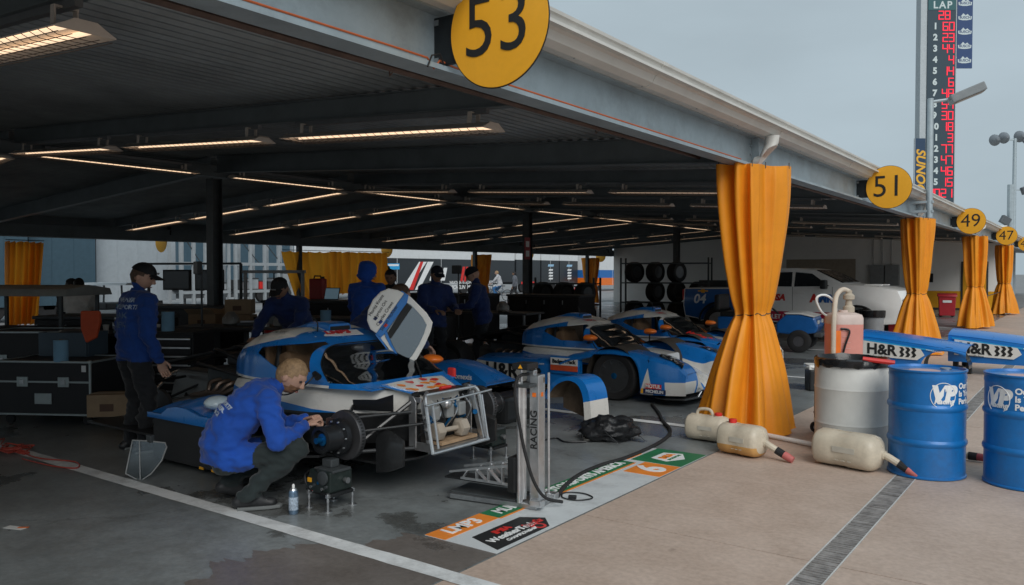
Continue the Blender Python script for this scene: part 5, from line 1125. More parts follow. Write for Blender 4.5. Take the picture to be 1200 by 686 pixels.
def person(label, loc, rz, P, mats, hair, hairstyle='short', vox=.016, extra=None, curl=.5, group=None, handup=(0, 0, 1), capm=None):
    """one continuous body grown over the joints; hair, cap and prints are children"""
    t = thing('person', label, 'person', loc, rz, group); t.scale = (1.1, 1.1, 1.02); b = MB(); seg = []
    lat = (P['shl'] - P['shr']).normalized(); lat2 = (P['hipl'] - P['hipr']).normalized()
    spine = [(P['pelvis'] - Vector((0, 0, .07)), .160, .125, lat2), (P['pelvis'] + (P['waist'] - P['pelvis']) * .2, .190, .148, lat2), (P['waist'], .182, .138, lat2), (P['waist'] * .4 + P['chest'] * .6, .192, .145, lat), (P['chest'] + (P['neck'] - P['chest']) * .25, .202, .146, lat), (P['neck'] - (P['neck'] - P['chest']) * .18, .178, .118, lat), (P['neck'] + (P['neck'] - P['chest']) * .06, .09, .075, lat)]
    rg = []
    for i, (c, w, d, l_) in enumerate(spine):
        tn = (spine[min(i + 1, 6)][0] - spine[max(i - 1, 0)][0]).normalized(); l2 = (l_ - tn * l_.dot(tn)).normalized(); f = l2.cross(tn)
        rg.append([c + l2 * w * math.cos(a) + f * d * math.sin(a) for a in [2 * math.pi * k / 24 for k in range(24)]])
    b.loft(rg)
    hd = Matrix.Rotation(R(P['yaw']), 3, 'Z') @ Matrix.Rotation(R(P['pitch']), 3, 'Y')
    capsule(b, P['neck'] - Vector((0, 0, .04)), P['head'] + hd @ Vector((-.02, 0, -.06)), .062, .054); seg.append((P['neck'] + Vector((0, 0, .045)), P['head'], 2, .058))
    seg += [(P['pelvis'] + (P['waist'] - P['pelvis']) * .0, P['neck'], 0, .15)]
    for q in 'lr':
        capsule(b, P['sh' + q], P['el' + q], .078, .062); capsule(b, P['el' + q], P['wr' + q], .063, .044); seg += [(P['sh' + q], P['el' + q], 0, .06), (P['el' + q], P['wr' + q], 0, .05)]
        capsule(b, P['chest'] * .15 + P['neck'] * .85, P['sh' + q], .085, .082)
        capsule(b, P['hip' + q], P['knee' + q], .102, .073); capsule(b, P['knee' + q], P['ankle' + q], .074, .055); seg += [(P['hip' + q] * .8 + P['knee' + q] * .2, P['knee' + q], 1, .09), (P['knee' + q], P['ankle' + q], 1, .06)]
        fd = (P['toe' + q] - P['ankle' + q]); fd.z = 0; fd.normalize(); ak = P['ankle' + q]
        heel = ak - fd * .055 - Vector((0, 0, .045)); capsule(b, heel, P['toe' + q] - fd * .03 + Vector((0, 0, .002)), .040, .036); capsule(b, ak - Vector((0, 0, .02)), P['toe' + q] * .6 + heel * .4 + Vector((0, 0, .012)), .044, .038)
        seg.append((heel, P['toe' + q], 3, .045))
    me0 = b.mesh('body', [], 0, weld=True); o0 = bpy.data.objects.new('tmpbody', me0); COL.objects.link(o0)
    rm = o0.modifiers.new('r', 'REMESH'); rm.mode = 'VOXEL'; rm.voxel_size = vox; sm = o0.modifiers.new('s', 'SMOOTH'); sm.factor = .5; sm.iterations = 5
    dg = bpy.context.evaluated_depsgraph_get(); me = bpy.data.meshes.new_from_object(o0.evaluated_get(dg)); bpy.data.objects.remove(o0); bpy.data.meshes.remove(me0)
    B = MB(); B.v = [v.co.copy() for v in me.vertices]; B.f = [tuple(p.vertices) for p in me.polygons]; B.m = [0] * len(B.f); nr = [v.normal.copy() for v in me.vertices]; bpy.data.meshes.remove(me)
    def near(p):
        best, bi = 9, 0
        for a, c, i, r_ in seg:
            ac = c - a; k = max(0., min(1., (p - a).dot(ac) / ac.length_squared)); d = (p - a - ac * k).length - r_
            if d < best: best, bi = d, i
        return bi
    hem = P['pelvis'] - (P['waist'] - P['pelvis']) * .55
    for i, f in enumerate(B.f):
        c = sum((B.v[j] for j in f), Vector()) / len(f); k = near(c)
        if k == 1 and (c - hem).dot((P['waist'] - P['pelvis']).normalized()) > 0 and (c - P['pelvis']).length < .28: k = 0
        if k == 0 and (c - hem).dot((P['waist'] - P['pelvis']).normalized()) < 0 and (c - P['pelvis']).length < .3: k = 1
        B.m[i] = k
    for i, v in enumerate(B.v):                    # cloth folds
        k = near(v)
        if k < 2: v += nr[i] * (.016 * mnoise.fractal(v * 9 + Vector((rz, 0, loc[0])), 1, 2, 3) + .014 * (.45 - abs(mnoise.noise(Vector((v.x * 11, v.y * 7, v.z * 15 + v.x * 9)) + Vector((loc[0], 2, 5)))) * 1.6) + .012 * mnoise.noise(Vector((v.x * 5, v.y * 5, v.z * 26)) + Vector((loc[1], 0, 0))))
        if v.z < .004: v.z = .004
    hm = Matrix.Translation(P['head']) @ hd.to_4x4()
    B.join(head_parts(), hm); 
    for i in range(len(B.f) - 1, -1, -1): pass
    # head faces default to slot 0 in their builder: shift them to skin
    hf = len(head_parts().f); off = len(B.f) - hf
    for i in range(off, len(B.f)): B.m[i] = {0: 2, 4: 4, 5: 5}[B.m[i]]
    for q in 'lr':
        d = (P['wr' + q] - P['el' + q]).normalized(); side = 1 if q == 'l' else -1
        d2 = (d + Vector(P.get('hdir' + q, (0, 0, 0)))).normalized(); fm = frame(d2, P.get('hup' + q, handup)); M4 = Matrix.Translation(P['wr' + q] + d2 * .035) @ fm.to_4x4() @ Matrix.Diagonal((1, side, 1, 1))
        hmsh = hand_mesh(curl); B.join(hmsh, M4, 2)
    bo = B.build('body', [mats[0], mats[1], mats[2], mats[3] if len(mats) > 3 else SHOE, EYE, mat('lip', (.36, .15, .12), .5)], t, 60, weld=False)
    if vox < .015:                                 # shoe soles and laces on the nearest figures
        for q in 'lr':
            fd = P['toe' + q] - P['ankle' + q]; fd.z = 0; fd.normalize(); up = abs(P['ankle' + q].z - .1) < .03; sd_ = Vector((-fd.y, fd.x, 0)); c0 = P['toe' + q] - fd * .11
            if not up: continue
            MB().prism([(-.135, -.036), (-.06, -.042), (.06, -.044), (.13, -.026), (.145, 0), (.13, .026), (.06, .044), (-.06, .042), (-.135, .036)], Vector((c0.x, c0.y, .003)), fd, sd_, .022).build('sole', mat('sole_grey', (.16, .17, .17), .7), t, 20, .004)
            for k in range(4): c = c0 + fd * (.045 - .028 * k); MB().tube([Vector((c.x, c.y, .062 + .010 * k)) - sd_ * .026, Vector((c.x, c.y, .076 + .011 * k)), Vector((c.x, c.y, .062 + .010 * k)) + sd_ * .026], .004, 5).build('lace', mat('lace_grey', (.25, .26, .27), .8), t)
    # collar and hems
    hr = MB()
    if hairstyle in ('short', 'cap', 'long'):
        s = MB().ball((-.006, 0, .012), (.104, .084, .118), 26)
        keep = s.split(lambda c: (c.z > .045 or c.x < -.015 - .4 * max(0, c.z - .02) or (c.z > .0 and c.x < .03)) and c.z > -.085 and not (abs(c.y) > .06 and -.04 < c.z < .02 and -.03 < c.x < .02) and not (c.x > .055 and c.z < .06))
        for v in keep.v: v += v.normalized() * .006 * mnoise.fractal(v * 30, 1, 2, 3)
        if hairstyle == 'long':
            keep.ball((-.085, 0, -.08), (.045, .07, .14), 14)
        h = keep.build('hair', hair, t, 70, weld=True); h.matrix_local = hm
    if hairstyle == 'short' and extra == 'beard':
        s = MB().ball((.006, 0, -.008), (.099, .072, .112), 26).split(lambda c: c.z < -.035 and c.x > .0 and not (abs(c.y) < .022 and -.075 < c.z < -.058 and c.x > .05))
        for v in s.v:
            k = max(0, (-.01 - v.z) / .11); v.y *= 1 - .24 * k; v.x = v.x * (1 - .10 * k) + .012 * k; v += v.normalized() * .004 * mnoise.fractal(v * 40, 1, 2, 3)
        s.build('beard', BEARD, t, 70).matrix_local = hm
    if hairstyle == 'cap':
        s = MB().ball((-.008, 0, .022), (.112, .090, .112), 26).split(lambda c: c.z > .04)
        cmt = capm or mat('cap_black', (.010, .011, .013), .7, bump=.2)
        s.build('cap', cmt, t, 60).matrix_local = hm
        MB().grid(lambda i, j: Vector((.07 + .115 * i * (1 - .45 * (2 * j - 1) ** 2) + .0, (2 * j - 1) * .078 * (1 - .18 * i), .058 - .018 * i - .022 * (2 * j - 1) ** 2)), 6, 10).solid(.005).build('brim', cmt, t, 60).matrix_local = hm
        MB().box((.106, 0, .072), (.004, .05, .018)).build('badge', mat('badge_grey', (.3, .3, .3), .6), t, 0).matrix_local = hm
    if hairstyle == 'beanie':
        s = MB().ball((-.008, 0, .026), (.110, .092, .115), 26).split(lambda c: c.z > .02)
        s.build('beanie', capm or mat('beanie_wool', (.012, .014, .020), .9, bump=.4), t, 60).matrix_local = hm
    if hairstyle == 'hood':
        s = MB().ball((-.022, 0, .010), (.125, .104, .142), 30)
        for v in s.v:
            if v.x < -.02 and v.z > .02: v.x -= .035 * min(1, (v.z - .02) / .1)
            if v.z < -.06: v.y *= 1.15; v.x -= .02
        s = s.split(lambda c: c.x < .045 + .25 * c.z)
        for v in s.v: v += v.normalized() * .012 * mnoise.fractal(v * 12, 1, 2, 3)
        s.solid(.008).build('hood', mats[0], t, 60).matrix_local = hm
        MB().lathe([(.09, -.14), (.13, -.17), (.15, -.20), (.12, -.23)], 20).build('hood_collar', mats[0], t).matrix_local = Matrix.Translation(P['head'])
    # standing collar
    cn = (P['head'] - P['neck']).normalized(); MB().tube([P['neck'] + cn * .02, P['neck'] + cn * .055], [.074, .068], 18, caps=False).build('collar', mats[0], t)
    return t, bo, B
def print_on(t, B, lines, origin, ux, uy, size, m, bold=.001):
    bv = BVHTree.FromPolygons(B.v, B.f); ux, uy = Vector(ux).normalized(), Vector(uy).normalized(); n = ux.cross(uy)
    for q, s in enumerate(lines):
        ob = text(s, size, Vector(origin) - uy * size * 1.15 * q, ux, uy, m, t, 'print', bold, ext=.0)
        for v in ob.data.vertices:
            h = bv.ray_cast(v.co + n * .25, -n, .5)
            if h[0]: v.co = h[0] + n * .004
PRT = mat('shirt_print', (.42, .50, .62), .8)
# crouching mechanic at the bare hub
V3 = lambda *a: Vector(a)
P = dict(pelvis=V3(-.17, 0, .37), waist=V3(-.13, 0, .51), chest=V3(-.03, 0, .64), neck=V3(.135, .01, .775), head=V3(.275, .0, .865), hipl=V3(-.14, .10, .34), hipr=V3(-.14, -.10, .34), kneel=V3(.27, .20, .33), kneer=V3(.29, -.18, .385), anklel=V3(-.12, .10, .15), ankler=V3(-.03, -.15, .10), toel=V3(.03, .11, .04), toer=V3(.16, -.17, .037),
         shl=V3(.12, .185, .72), shr=V3(.10, -.185, .72), ell=V3(.22, .24, .47), elr=V3(.16, -.25, .46), wrl=V3(.36, .06, .54), wrr=V3(.345, -.11, .525), yaw=-24, pitch=36)
t_, bo_, B_ = person('mechanic crouching in blue fleece with fair hair and beard, hands at the bare hub', gnd(284, 592) + Vector((0, .06, 0)), R(58), P, (ROYAL, TROU, SKIN), BLOND, 'short', .0125, 'beard', curl=1.0); t_.scale = (1.1, 1.1, 1.06)
print_on(t_, B_, ('MOTORSPORTS', 'MUEHLNER', 'AMERICA'), (-.10, -.02, .66), (.0, -1, .0), (.72, 0, .69), .036, PRT, .002)
# standing mechanic in cap
P = std_pose(4, 'down', look=-44, pitch=22, hgt=.975); P['wrr'] = P['elr'] + Vector((.10, .02, -.24))
t_, bo_, B_ = person('mechanic standing in navy shirt and black cap, looking down beside the tool cabinet', (-7.3, 4.06, 0), R(84), P, (cloth('blue_shirt', (.006, .045, .22)), JEAN, SKIN), BROWN, 'cap', .0135, curl=.35, handup=(0, 1, .2))
print_on(t_, B_, ('MUEHLNER', 'MOTORSPORTS'), (-.1, 0, 1.40), (0, -1, 0), (0, 0, 1), .055, PRT); print_on(t_, B_, ('TEAM', 'CREW'), (-.1, 0, 1.26), (0, -1, 0), (0, 0, 1), .075, mat('faint_print', (.10, .16, .26), .8))
# the crew behind the cars
person('crew member in navy shirt and dark cap leaning over the rear of the stripped car', (-7.95, 6.45, 0), R(-70), std_pose(38, 'reach', 0, 40, .97), (NAVYC, JEAN, SKIN2), DARKH, 'cap', .02)
person('crew member in a blue hooded jacket with the hood up, seen from behind', (-8.1, 7.75, 0), R(105), std_pose(6, 'fwd', -25, 15), (ROYAL, JEAN, SKIN), BROWN, 'hood', .018)
person('crew member with short brown hair bending into the open door side of the stripped car', (-6.35, 6.02, 0), R(75), std_pose(48, 'reach', -20, 20, .98), (NAVYC, JEAN, SKIN), BROWN, 'short', .02)
person('crew member in navy shirt and dark cap facing the open car door, hands together', (-8.15, 9.2, 0), R(-20), std_pose(8, 'fwd', -5, 25, .985), (NAVYC, JEAN, SKIN2), DARKH, 'cap', .018, capm=mat('cap_navy', (.012, .016, .03), .8))
person('crew member in navy jacket and knitted hat looking down over the bench', (-8.1, 10.25, 0), R(215), std_pose(10, 'fwd', 8, 28, .98), (NAVYC, JEAN, SKIN), DARKH, 'beanie', .018)
person('crew member with cropped hair half hidden behind the raised car door', (-9.0, 9.15, 0), R(-60), std_pose(4, 'fwd', 0, 15, .955), (JEAN, JEAN, SKIN2), DARKH, 'short', .022)
person('spectator in dark cap beside the boxes at the rear table', atD(80, 345, 15.0) * 1. - Vector((0, 0, atD(80, 345, 15.0).z)), R(20), std_pose(8, 'fwd', 0, 20, .86), (JEAN, JEAN, SKIN2), DARKH, 'cap', .022)
person('spectator with long dark hair and white top at the rear table', atD(92, 345, 14.6) * 1. - Vector((0, 0, atD(92, 345, 14.6).z)), R(150), std_pose(10, 'fwd', 0, 10, .87), (WHITEC, JEAN, SKIN2), DARKH, 'long', .022)
walk = std_pose(3, 'down', 0, 5, .97); walk['kneel'] = Vector((.18, .1, .50)); walk['anklel'] = Vector((.24, .1, .10)); walk['toel'] = Vector((.42, .1, .06)); walk['kneer'] = Vector((-.04, -.1, .5)); walk['ankler'] = Vector((-.26, -.1, .16)); walk['toer'] = Vector((-.12, -.1, .05))
q = gnd(603, 352); person('passer by in a grey jacket walking across the rear paddock', q, R(200), walk, (GREYC, JEAN, SKIN2), DARKH, 'short', .03)
# cyclist: rider and bicycle
q = gnd(585, 353)
ride = std_pose(14, 'reach', 0, 5, .97)
for k in ('pelvis', 'waist', 'chest', 'neck', 'head', 'shl', 'shr', 'ell', 'elr', 'wrl', 'wrr', 'hipl', 'hipr'): ride[k] = ride[k] + Vector((0, 0, .06))
ride['kneel'] = Vector((.30, .1, .72)); ride['anklel'] = Vector((.20, .1, .34)); ride['toel'] = Vector((.34, .1, .30)); ride['kneer'] = Vector((.22, -.1, .55)); ride['ankler'] = Vector((.10, -.1, .20)); ride['toer'] = Vector((.24, -.1, .16))
person('rider in a pale top and blue trousers on the bicycle behind the garages', q, R(205), ride, (mat('pale_top', (.42, .43, .45), .8), BLUEJ, SKIN), BLOND, 'short', .03)
def bicycle(loc, rz, label):
    t = thing('bicycle', label, 'bicycle', loc, rz, 'bicycles')
    for x in (-.5, .55):
        w = MB().tube([(x + .33 * math.cos(a), 0, .34 + .33 * math.sin(a)) for a in [2 * math.pi * k / 28 for k in range(29)]], .018, 6, caps=False).build('wheel', RUB, t)
        for k in range(8): MB().bar((x, 0, .34), (x + .32 * math.cos(k * .785), 0, .34 + .32 * math.sin(k * .785)), .006, .006).build('spoke', STEEL, w, 0)
    for a, b in (((-.5, 0, .34), (-.12, 0, .34)), ((-.12, 0, .34), (-.22, 0, .86)), ((-.12, 0, .34), (.38, 0, .78)), ((-.20, 0, .76), (.36, 0, .84)), ((.55, 0, .34), (.36, 0, .95)), ((-.5, 0, .34), (-.2, 0, .76))): MB().tube([a, b], .02, 6).build('frame_tube', mat('bike_frame', (.1, .12, .15), .4), t)
    MB().box((-.23, 0, .9), (.26, .14, .05)).build('saddle', BLK, t, 0, .015); MB().tube([(.33, -.28, 1.0), (.36, 0, .97), (.33, .28, 1.0)], .014, 6).build('handlebar', BLK, t)
    return t
bicycle(q, R(205), 'bicycle under the rider behind the garages')
bicycle(gnd(571, 352), R(195), 'bicycle parked by the narrow orange curtain')
# ================================================================ equipment inside the garage
DK = mat('case_black', (.014, .014, .016), .5, var=.25, bump=.08)
ALUD = mat('case_edge', (.34, .38, .38), .4, .6)
CARD = mat('cardboard', (.34, .24, .15), .8, var=.12, scale=7)
DGR = mat('dark_grey_panel', (.05, .054, .058), .5, var=.2)
def flight_case(loc, rz, d, label, castors=True):
    t = thing('flight_case', label, 'flight case', loc, rz, 'flight cases'); x, y, z = d; z0 = .12 if castors else 0
    MB().bx((-x / 2, -y / 2, z0), (x / 2, y / 2, z0 + z)).build('panel', DK, t, 0, .004)
    e = .022
    for sx in (-1, 1):
        for sy in (-1, 1): MB().box((sx * x / 2, sy * y / 2, z0 + z / 2), (e, e, z - .02)).build('edge', ALUD, t, 0, .003)
        for zz in (z0, z0 + z): MB().box((sx * x / 2, 0, zz), (e, y, e)).build('edge', ALUD, t, 0, .003)
    for sy in (-1, 1):
        for zz in (z0, z0 + z * .62, z0 + z): MB().box((0, sy * y / 2, zz), (x, e, e)).build('edge', ALUD, t, 0, .003)
    for sx in (-1, 1):
        for zz in (z0, z0 + z): MB().ball((sx * x / 2, -y / 2, zz), .026, 8).build('corner', ALUD, t)
    for fx in (-.22, .22):
        l = MB().box((fx * x, -y / 2 - .008, z0 + z * .62), (.13, .012, .11)).build('latch', ALUD, t, 0, .004); MB().box((fx * x, -y / 2 - .018, z0 + z * .62), (.05, .012, .05)).build('butterfly', STEEL, l, 0, .004)
    MB().box((.0, -y / 2 - .006, z0 + z * .3), (.2, .01, .12)).build('handle', ALUD, t, 0, .004); MB().box((x * .44, -y / 2 - .013, z0 + z * .88), (.05, .006, .07)).build('label', WINK, t, 0)
    if castors:
        for sx in (-1, 1):
            for sy in (-1, 1): MB().lathe([(.02, -.018), (.05, -.018), (.05, .018), (.02, .018)], 14, (sx * (x / 2 - .09), sy * (y / 2 - .09), .05), axis='y').build('castor', RUB, t); 
    return t
flight_case((-9.55, 4.42, 0), R(30), (1.1, .7, .58), 'black flight case with silver edges on the floor beside the red cable')
flight_case((-10.6, 4.6, 0), R(34), (1.0, .7, .85), 'tall black flight case standing behind the silver edged one')
def tool_cabinet(loc, rz, w, h, n, label, red=False):
    t = thing('tool_cabinet', label, 'tool cabinet', loc, rz, 'tool cabinets')
    MB().bx((-w / 2, 0, .12), (w / 2, .55, h)).build('carcass', DK, t, 0, .01)
    MB().bx((-w / 2 - .01, -.02, h), (w / 2 + .01, .57, h + .03)).build('worktop', mat('bench_rubber', (.03, .03, .03), .7), t, 0, .006)
    for k in range(n):
        z0 = .15 + (h - .18) * k / n; z1 = .15 + (h - .18) * (k + 1) / n - .012
        dr_ = MB().bx((-w / 2 + .02, -.012, z0), (w / 2 - .02, -.001, z1)).build('drawer', DK, t, 0, .003)
        MB().bx((-w / 2 + .03, -.032, z1 - .028), (w / 2 - .03, -.012, z1 - .008)).build('pull', ALU, dr_, 0, .003)
    for sx in (-1, 1):
        for y in (.08, .47): MB().lathe([(.02, -.02), (.055, -.02), (.055, .02), (.02, .02)], 14, (sx * (w / 2 - .08), y, .055), axis='y').build('castor', RUB, t)
    return t
tool_cabinet((-9.35, 5.4, 0), R(30), 1.0, .93, 7, 'black drawer cabinet with silver pulls behind the standing mechanic')
tool_cabinet((-9.3, 10.0, 0), R(15), .9, .90, 6, 'black drawer cabinet between the crew in navy')
tool_cabinet((-11.2, 12.2, 0), R(20), 1.2, .95, 6, 'wide black drawer cabinet under the bench lamp by the ridge post')
def prop(name, label, cat, loc, rz=0., group=None): return thing(name, label, cat, loc, rz, group)
bp = prop('cushion', 'orange padded cushion hanging from the blue board', 'cushion', atD(110, 402, 9.0), R(30)); MB().prism([(-.10, 0), (.12, 0), (.13, -.12), (.08, -.30), (-.04, -.36), (-.10, -.2)], (0, -.04, .36), (1, 0, 0), (0, 0, 1), .05).build('pad', mat('orange_pad', (.50, .07, .02), .6), bp, 0, .02); bp.location.z = .62 + .28
bb = prop('board', 'blue board standing on the drawer cabinet', 'board', (-9.55, 5.45, .96), R(30)); MB().prism([(-.42, 0), (.1, 0), (-.02, .30), (-.42, .33)], (0, 0, 0), (1, 0, 0), (0, 0, 1), .03).build('sheet', mat('teal_board', (.03, .16, .26), .5), bb, 0, .008); MB().bx((-.44, .0, 0), (.12, .06, .04)).build('foot', DGR, bb, 0)
for k, (x, y, z, sz, lb) in enumerate(((-12.2, 8.0, .75, .5, 'open cardboard box on the rear table beside the pair of spectators'), (-11.5, 8.15, .75, .45, 'taped cardboard box on the rear table'), (-11.5, 8.15, 1.0, .42, 'cardboard box stacked on another on the rear table'), (-8.75, 4.55, .12, .42, 'brown cardboard box low beside the flight case'))):
    q = prop('cardboard_box', lb, 'box', (x, y, z), R(25 + 7 * k), 'cardboard boxes'); MB().bx((-sz / 2, -sz * .35, 0), (sz / 2, sz * .35, .24)).build('carton', CARD, q, 0, .004); MB().bx((-sz / 2 + .01, -.03, .2405), (sz / 2 - .01, .03, .243)).build('tape', mat('tape', (.45, .36, .25), .4), q, 0)
    MB().bx((-.08, -sz * .35 - .003, .06), (.06, -sz * .35 - .001, .14)).build('print', mat('carton_print', (.12, .07, .05), .8), q, 0)
    if k == 0:
        for s in (-1, 1): MB().box((0, s * (sz * .35 + .06), .28), (sz, .16, .006), M=Matrix.Rotation(s * R(35), 3, 'X')).build('flap', CARD, q, 0)
def table(loc, rz, L_, w, h, label, m=DGR, name='folding_table'):
    t = thing(name, label, 'table', loc, rz, 'tables and benches'); MB().bx((-L_ / 2, -w / 2, h - .035), (L_ / 2, w / 2, h)).build('top', m, t, 0, .008)
    for x in (-L_ / 2 + .08, L_ / 2 - .08):
        for y in (-w / 2 + .06, w / 2 - .06): MB().bar((x, y, 0), (x, y, h - .035), .035, .035).build('leg', STEEL, t, 0)
    MB().bar((-L_ / 2 + .08, w / 2 - .06, .25), (L_ / 2 - .08, w / 2 - .06, .25), .03, .03).build('stretcher', STEEL, t, 0)
    return t
table((-12.0, 8.1, 0), R(25), 2.2, .8, .75, 'dark folding table under the cardboard boxes')
table((-9.6, 7.25, 0), R(28), 2.6, .75, .92, 'long dark workbench behind the stripped car', name='workbench')
table((-10.4, 9.0, 0), R(20), 2.4, .75, .95, 'dark workbench beside the hooded crew member', name='workbench')
table((-9.6, 12.0, 0), R(8), 2.6, .75, .95, 'dark workbench behind the striped race car', name='workbench')
table((-10.9, 5.9, 0), R(30), 1.6, .7, .86, 'dark table with cups and bottles behind the flight cases')
def small(kind, loc, label):
    t = thing(kind, label, kind.replace('_', ' '), loc, random.uniform(0, 3), 'odds and ends on the benches')
    if kind == 'water_bottle': MB().lathe([(.03, 0), (.033, .01), (.033, .13), (.025, .16), (.012, .185), (.012, .2)], 14).build('bottle', glassmat('pet', (.7, .75, .78), .15), t); MB().lathe([(.014, .2), (.014, .22), (.001, .22)], 10).build('cap', WHT, t); MB().lathe([(.0335, .06), (.0335, .11)], 14, caps=False).build('label', mat('bottle_label', (.4, .4, .5), .5), t)
    elif kind == 'paper_cup': MB().lathe([(.028, 0), (.04, .11), (.038, .11), (.027, .01), (.001, .01)], 16).build('cup', WHT, t); MB().lathe([(.0405, .108), (.042, .112), (.0405, .116)], 16, caps=False).build('rim', WHT, t)
    elif kind == 'tool_tray': MB().bx((-.2, -.13, 0), (.2, .13, .05)).build('tray', DGR, t, 0, .01); [MB().bar((-.15, -.08 + .05 * k, .058), (.12, -.06 + .05 * k, .058), .016, .014).build('spanner', STEEL, t, 0) for k in range(4)]
    elif kind == 'bench_vice': MB().box((0, 0, .03), (.14, .16, .06)).build('base', DSTEEL, t, 0, .01); MB().box((0, -.06, .11), (.15, .06, .10)).build('jaw', DSTEEL, t, 0, .01); MB().box((0, .05, .11), (.15, .06, .10)).build('jaw', DSTEEL, t, 0, .01); MB().cyl((0, -.22, .09), (0, .05, .09), .016).build('screw', STEEL, t); MB().cyl((-.09, -.21, .09), (.09, -.21, .09), .008).build('bar', STEEL, t)
    elif kind == 'warning_lamp': MB().lathe([(.05, 0), (.05, .05), (.02, .06), (.02, .09)], 14).build('base', ALU, t); MB().lathe([(.03, .09), (.075, .19), (.001, .19)], 14).build('cone', REDV, t)
    elif kind == 'gear_casing': MB().lathe([(.09, 0), (.12, .03), (.12, .10), (.08, .16), (.05, .2)], 16).build('case', mat('cast_alu', (.25, .25, .24), .5, .6), t); [MB().cyl((.105 * math.cos(k), .105 * math.sin(k), .1), (.105 * math.cos(k), .105 * math.sin(k), .12), .01, n=6).build('bolt', STEEL, t) for k in range(6)]
    elif kind == 'rag': 
        b = MB().grid(lambda i, j: Vector((.2 * (i - .5), .22 * (j - .5), .03 + .03 * mnoise.noise(Vector((i * 4, j * 4, loc[0]))))), 10, 10); b.build('cloth', mat('shop_rag', (.4, .38, .36), .9), t, 60); MB().ball((.02, 0, .045), (.05, .04, .03), 10).build('fold', MATS['shop_rag'], t)
    return t
for kind, loc, lb in (('water_bottle', (-10.6, 5.85, .86), 'clear water bottle standing on the table behind the flight cases'), ('water_bottle', (-10.75, 5.65, .86), 'second clear water bottle beside the paper cups'), ('paper_cup', (-10.9, 5.6, .86), 'white paper cup beside the water bottles'), ('paper_cup', (-10.4, 6.05, .86), 'white paper cup at the table edge behind the flight cases'),
                      ('bench_vice', (-9.0, 7.4, .92), 'dark bench vice on the long workbench'), ('warning_lamp', (-9.5, 7.15, .92), 'red cone shaped lamp on the long workbench'), ('gear_casing', (-9.2, 7.2, .92), 'silver round casing beside the red lamp'), ('gear_casing', (-10.1, 7.0, .92), 'silver round casing at the end of the long workbench'), ('tool_tray', (-9.9, 7.2, .92), 'tray of spanners on the long workbench'), ('rag', (-9.7, 9.2, .95), 'grey rag on the bench by the hooded crew member'), ('tool_tray', (-9.6, 12.0, .95), 'tray of spanners on the bench behind the striped car'), ('gear_casing', (-9.0, 12.1, .95), 'silver casing on the bench behind the striped car'), ('rag', (-8.8, 11.9, .95), 'crumpled rag on the bench behind the striped car'), ('bench_vice', (-10.3, 11.8, .95), 'dark bench vice behind the striped car')): small(kind, loc, lb)
def pit_cart(loc, rz, L_, h, label, roof=False):
    t = thing('pit_cart', label, 'pit cart', loc, rz, 'pit carts'); MB().bx((-L_ / 2, -.4, .18), (L_ / 2, .4, h)).build('cabinet', DK, t, 0, .02); MB().bx((-L_ / 2 - .02, -.42, h), (L_ / 2 + .02, .42, h + .05)).build('lid', DGR, t, 0, .015)
    for k in range(4): 
        x0 = -L_ / 2 + L_ * k / 4 + .02; p_ = MB().bx((x0, -.412, .22), (x0 + L_ / 4 - .04, -.4, h - .04)).build('door', DK, t, 0, .005); MB().bx((x0 + .03, -.425, h - .18), (x0 + .05, -.412, h - .08)).build('handle', ALU, p_, 0)
    for sx in (-1, 1):
        for y in (-.28, .28): MB().lathe([(.03, -.03), (.09, -.03), (.09, .03), (.03, .03)], 16, (sx * (L_ / 2 - .2), y, .09), axis='y').build('castor', RUB, t)
    if roof:
        for sx in (-1, 1): MB().bar((sx * (L_ / 2 - .1), .3, h), (sx * (L_ / 2 - .1), .3, h + .8), .04, .04).build('mast', DSTEEL, t, 0)
        for k in range(2): 
            s_ = MB().box((-.35 + .7 * k, .28, h + .5), (.6, .05, .38)).build('monitor', INK, t, 0, .01); MB().box((-.35 + .7 * k, .253, h + .5), (.54, .004, .32)).build('screen', mat('screen_off', (.02, .025, .03), .15), s_, 0)
        MB().bar((-L_ / 2 + .1, .3, h + .8), (L_ / 2 - .1, .3, h + .8), .04, .04).build('crossbar', DSTEEL, t, 0)
    return t
pit_cart((-11.6, 10.3, 0), R(22), 2.6, 1.12, 'long black pit cart in front of the wide orange curtain')
pit_cart((-13.4, 8.3, 0), R(20), 2.2, 1.05, 'black pit cart with twin monitors beside the ridge post', True)
pit_cart((-12.0, 6.2, 0), R(30), 1.8, 1.0, 'black pit cart behind the cup table')
pit_cart((-12.4, 14.6, 0), R(10), 2.2, 1.15, 'black pit cart behind the ridge post with the red notice')
pit_cart((-10.9, 16.6, 0), R(5), 2.0, 1.1, 'black pit cart standing before the tyre rack')
hm_ = prop('helmet', 'white crash helmet resting on the long pit cart', 'helmet', (-11.95, 9.4, 1.16), R(-60)); MB().ball((0, 0, .14), (.15, .125, .14), 20).build('shell', WHT, hm_); MB().grid(lambda i, j: Vector((.152 * math.cos(R(-60 + 120 * i)), .128 * math.sin(R(-60 + 120 * i)), .11 + .08 * j)), 10, 2).build('visor', INK, hm_); MB().bx((-.05, -.08, 0), (.1, .08, .03)).build('chin', DGR, hm_, 0)
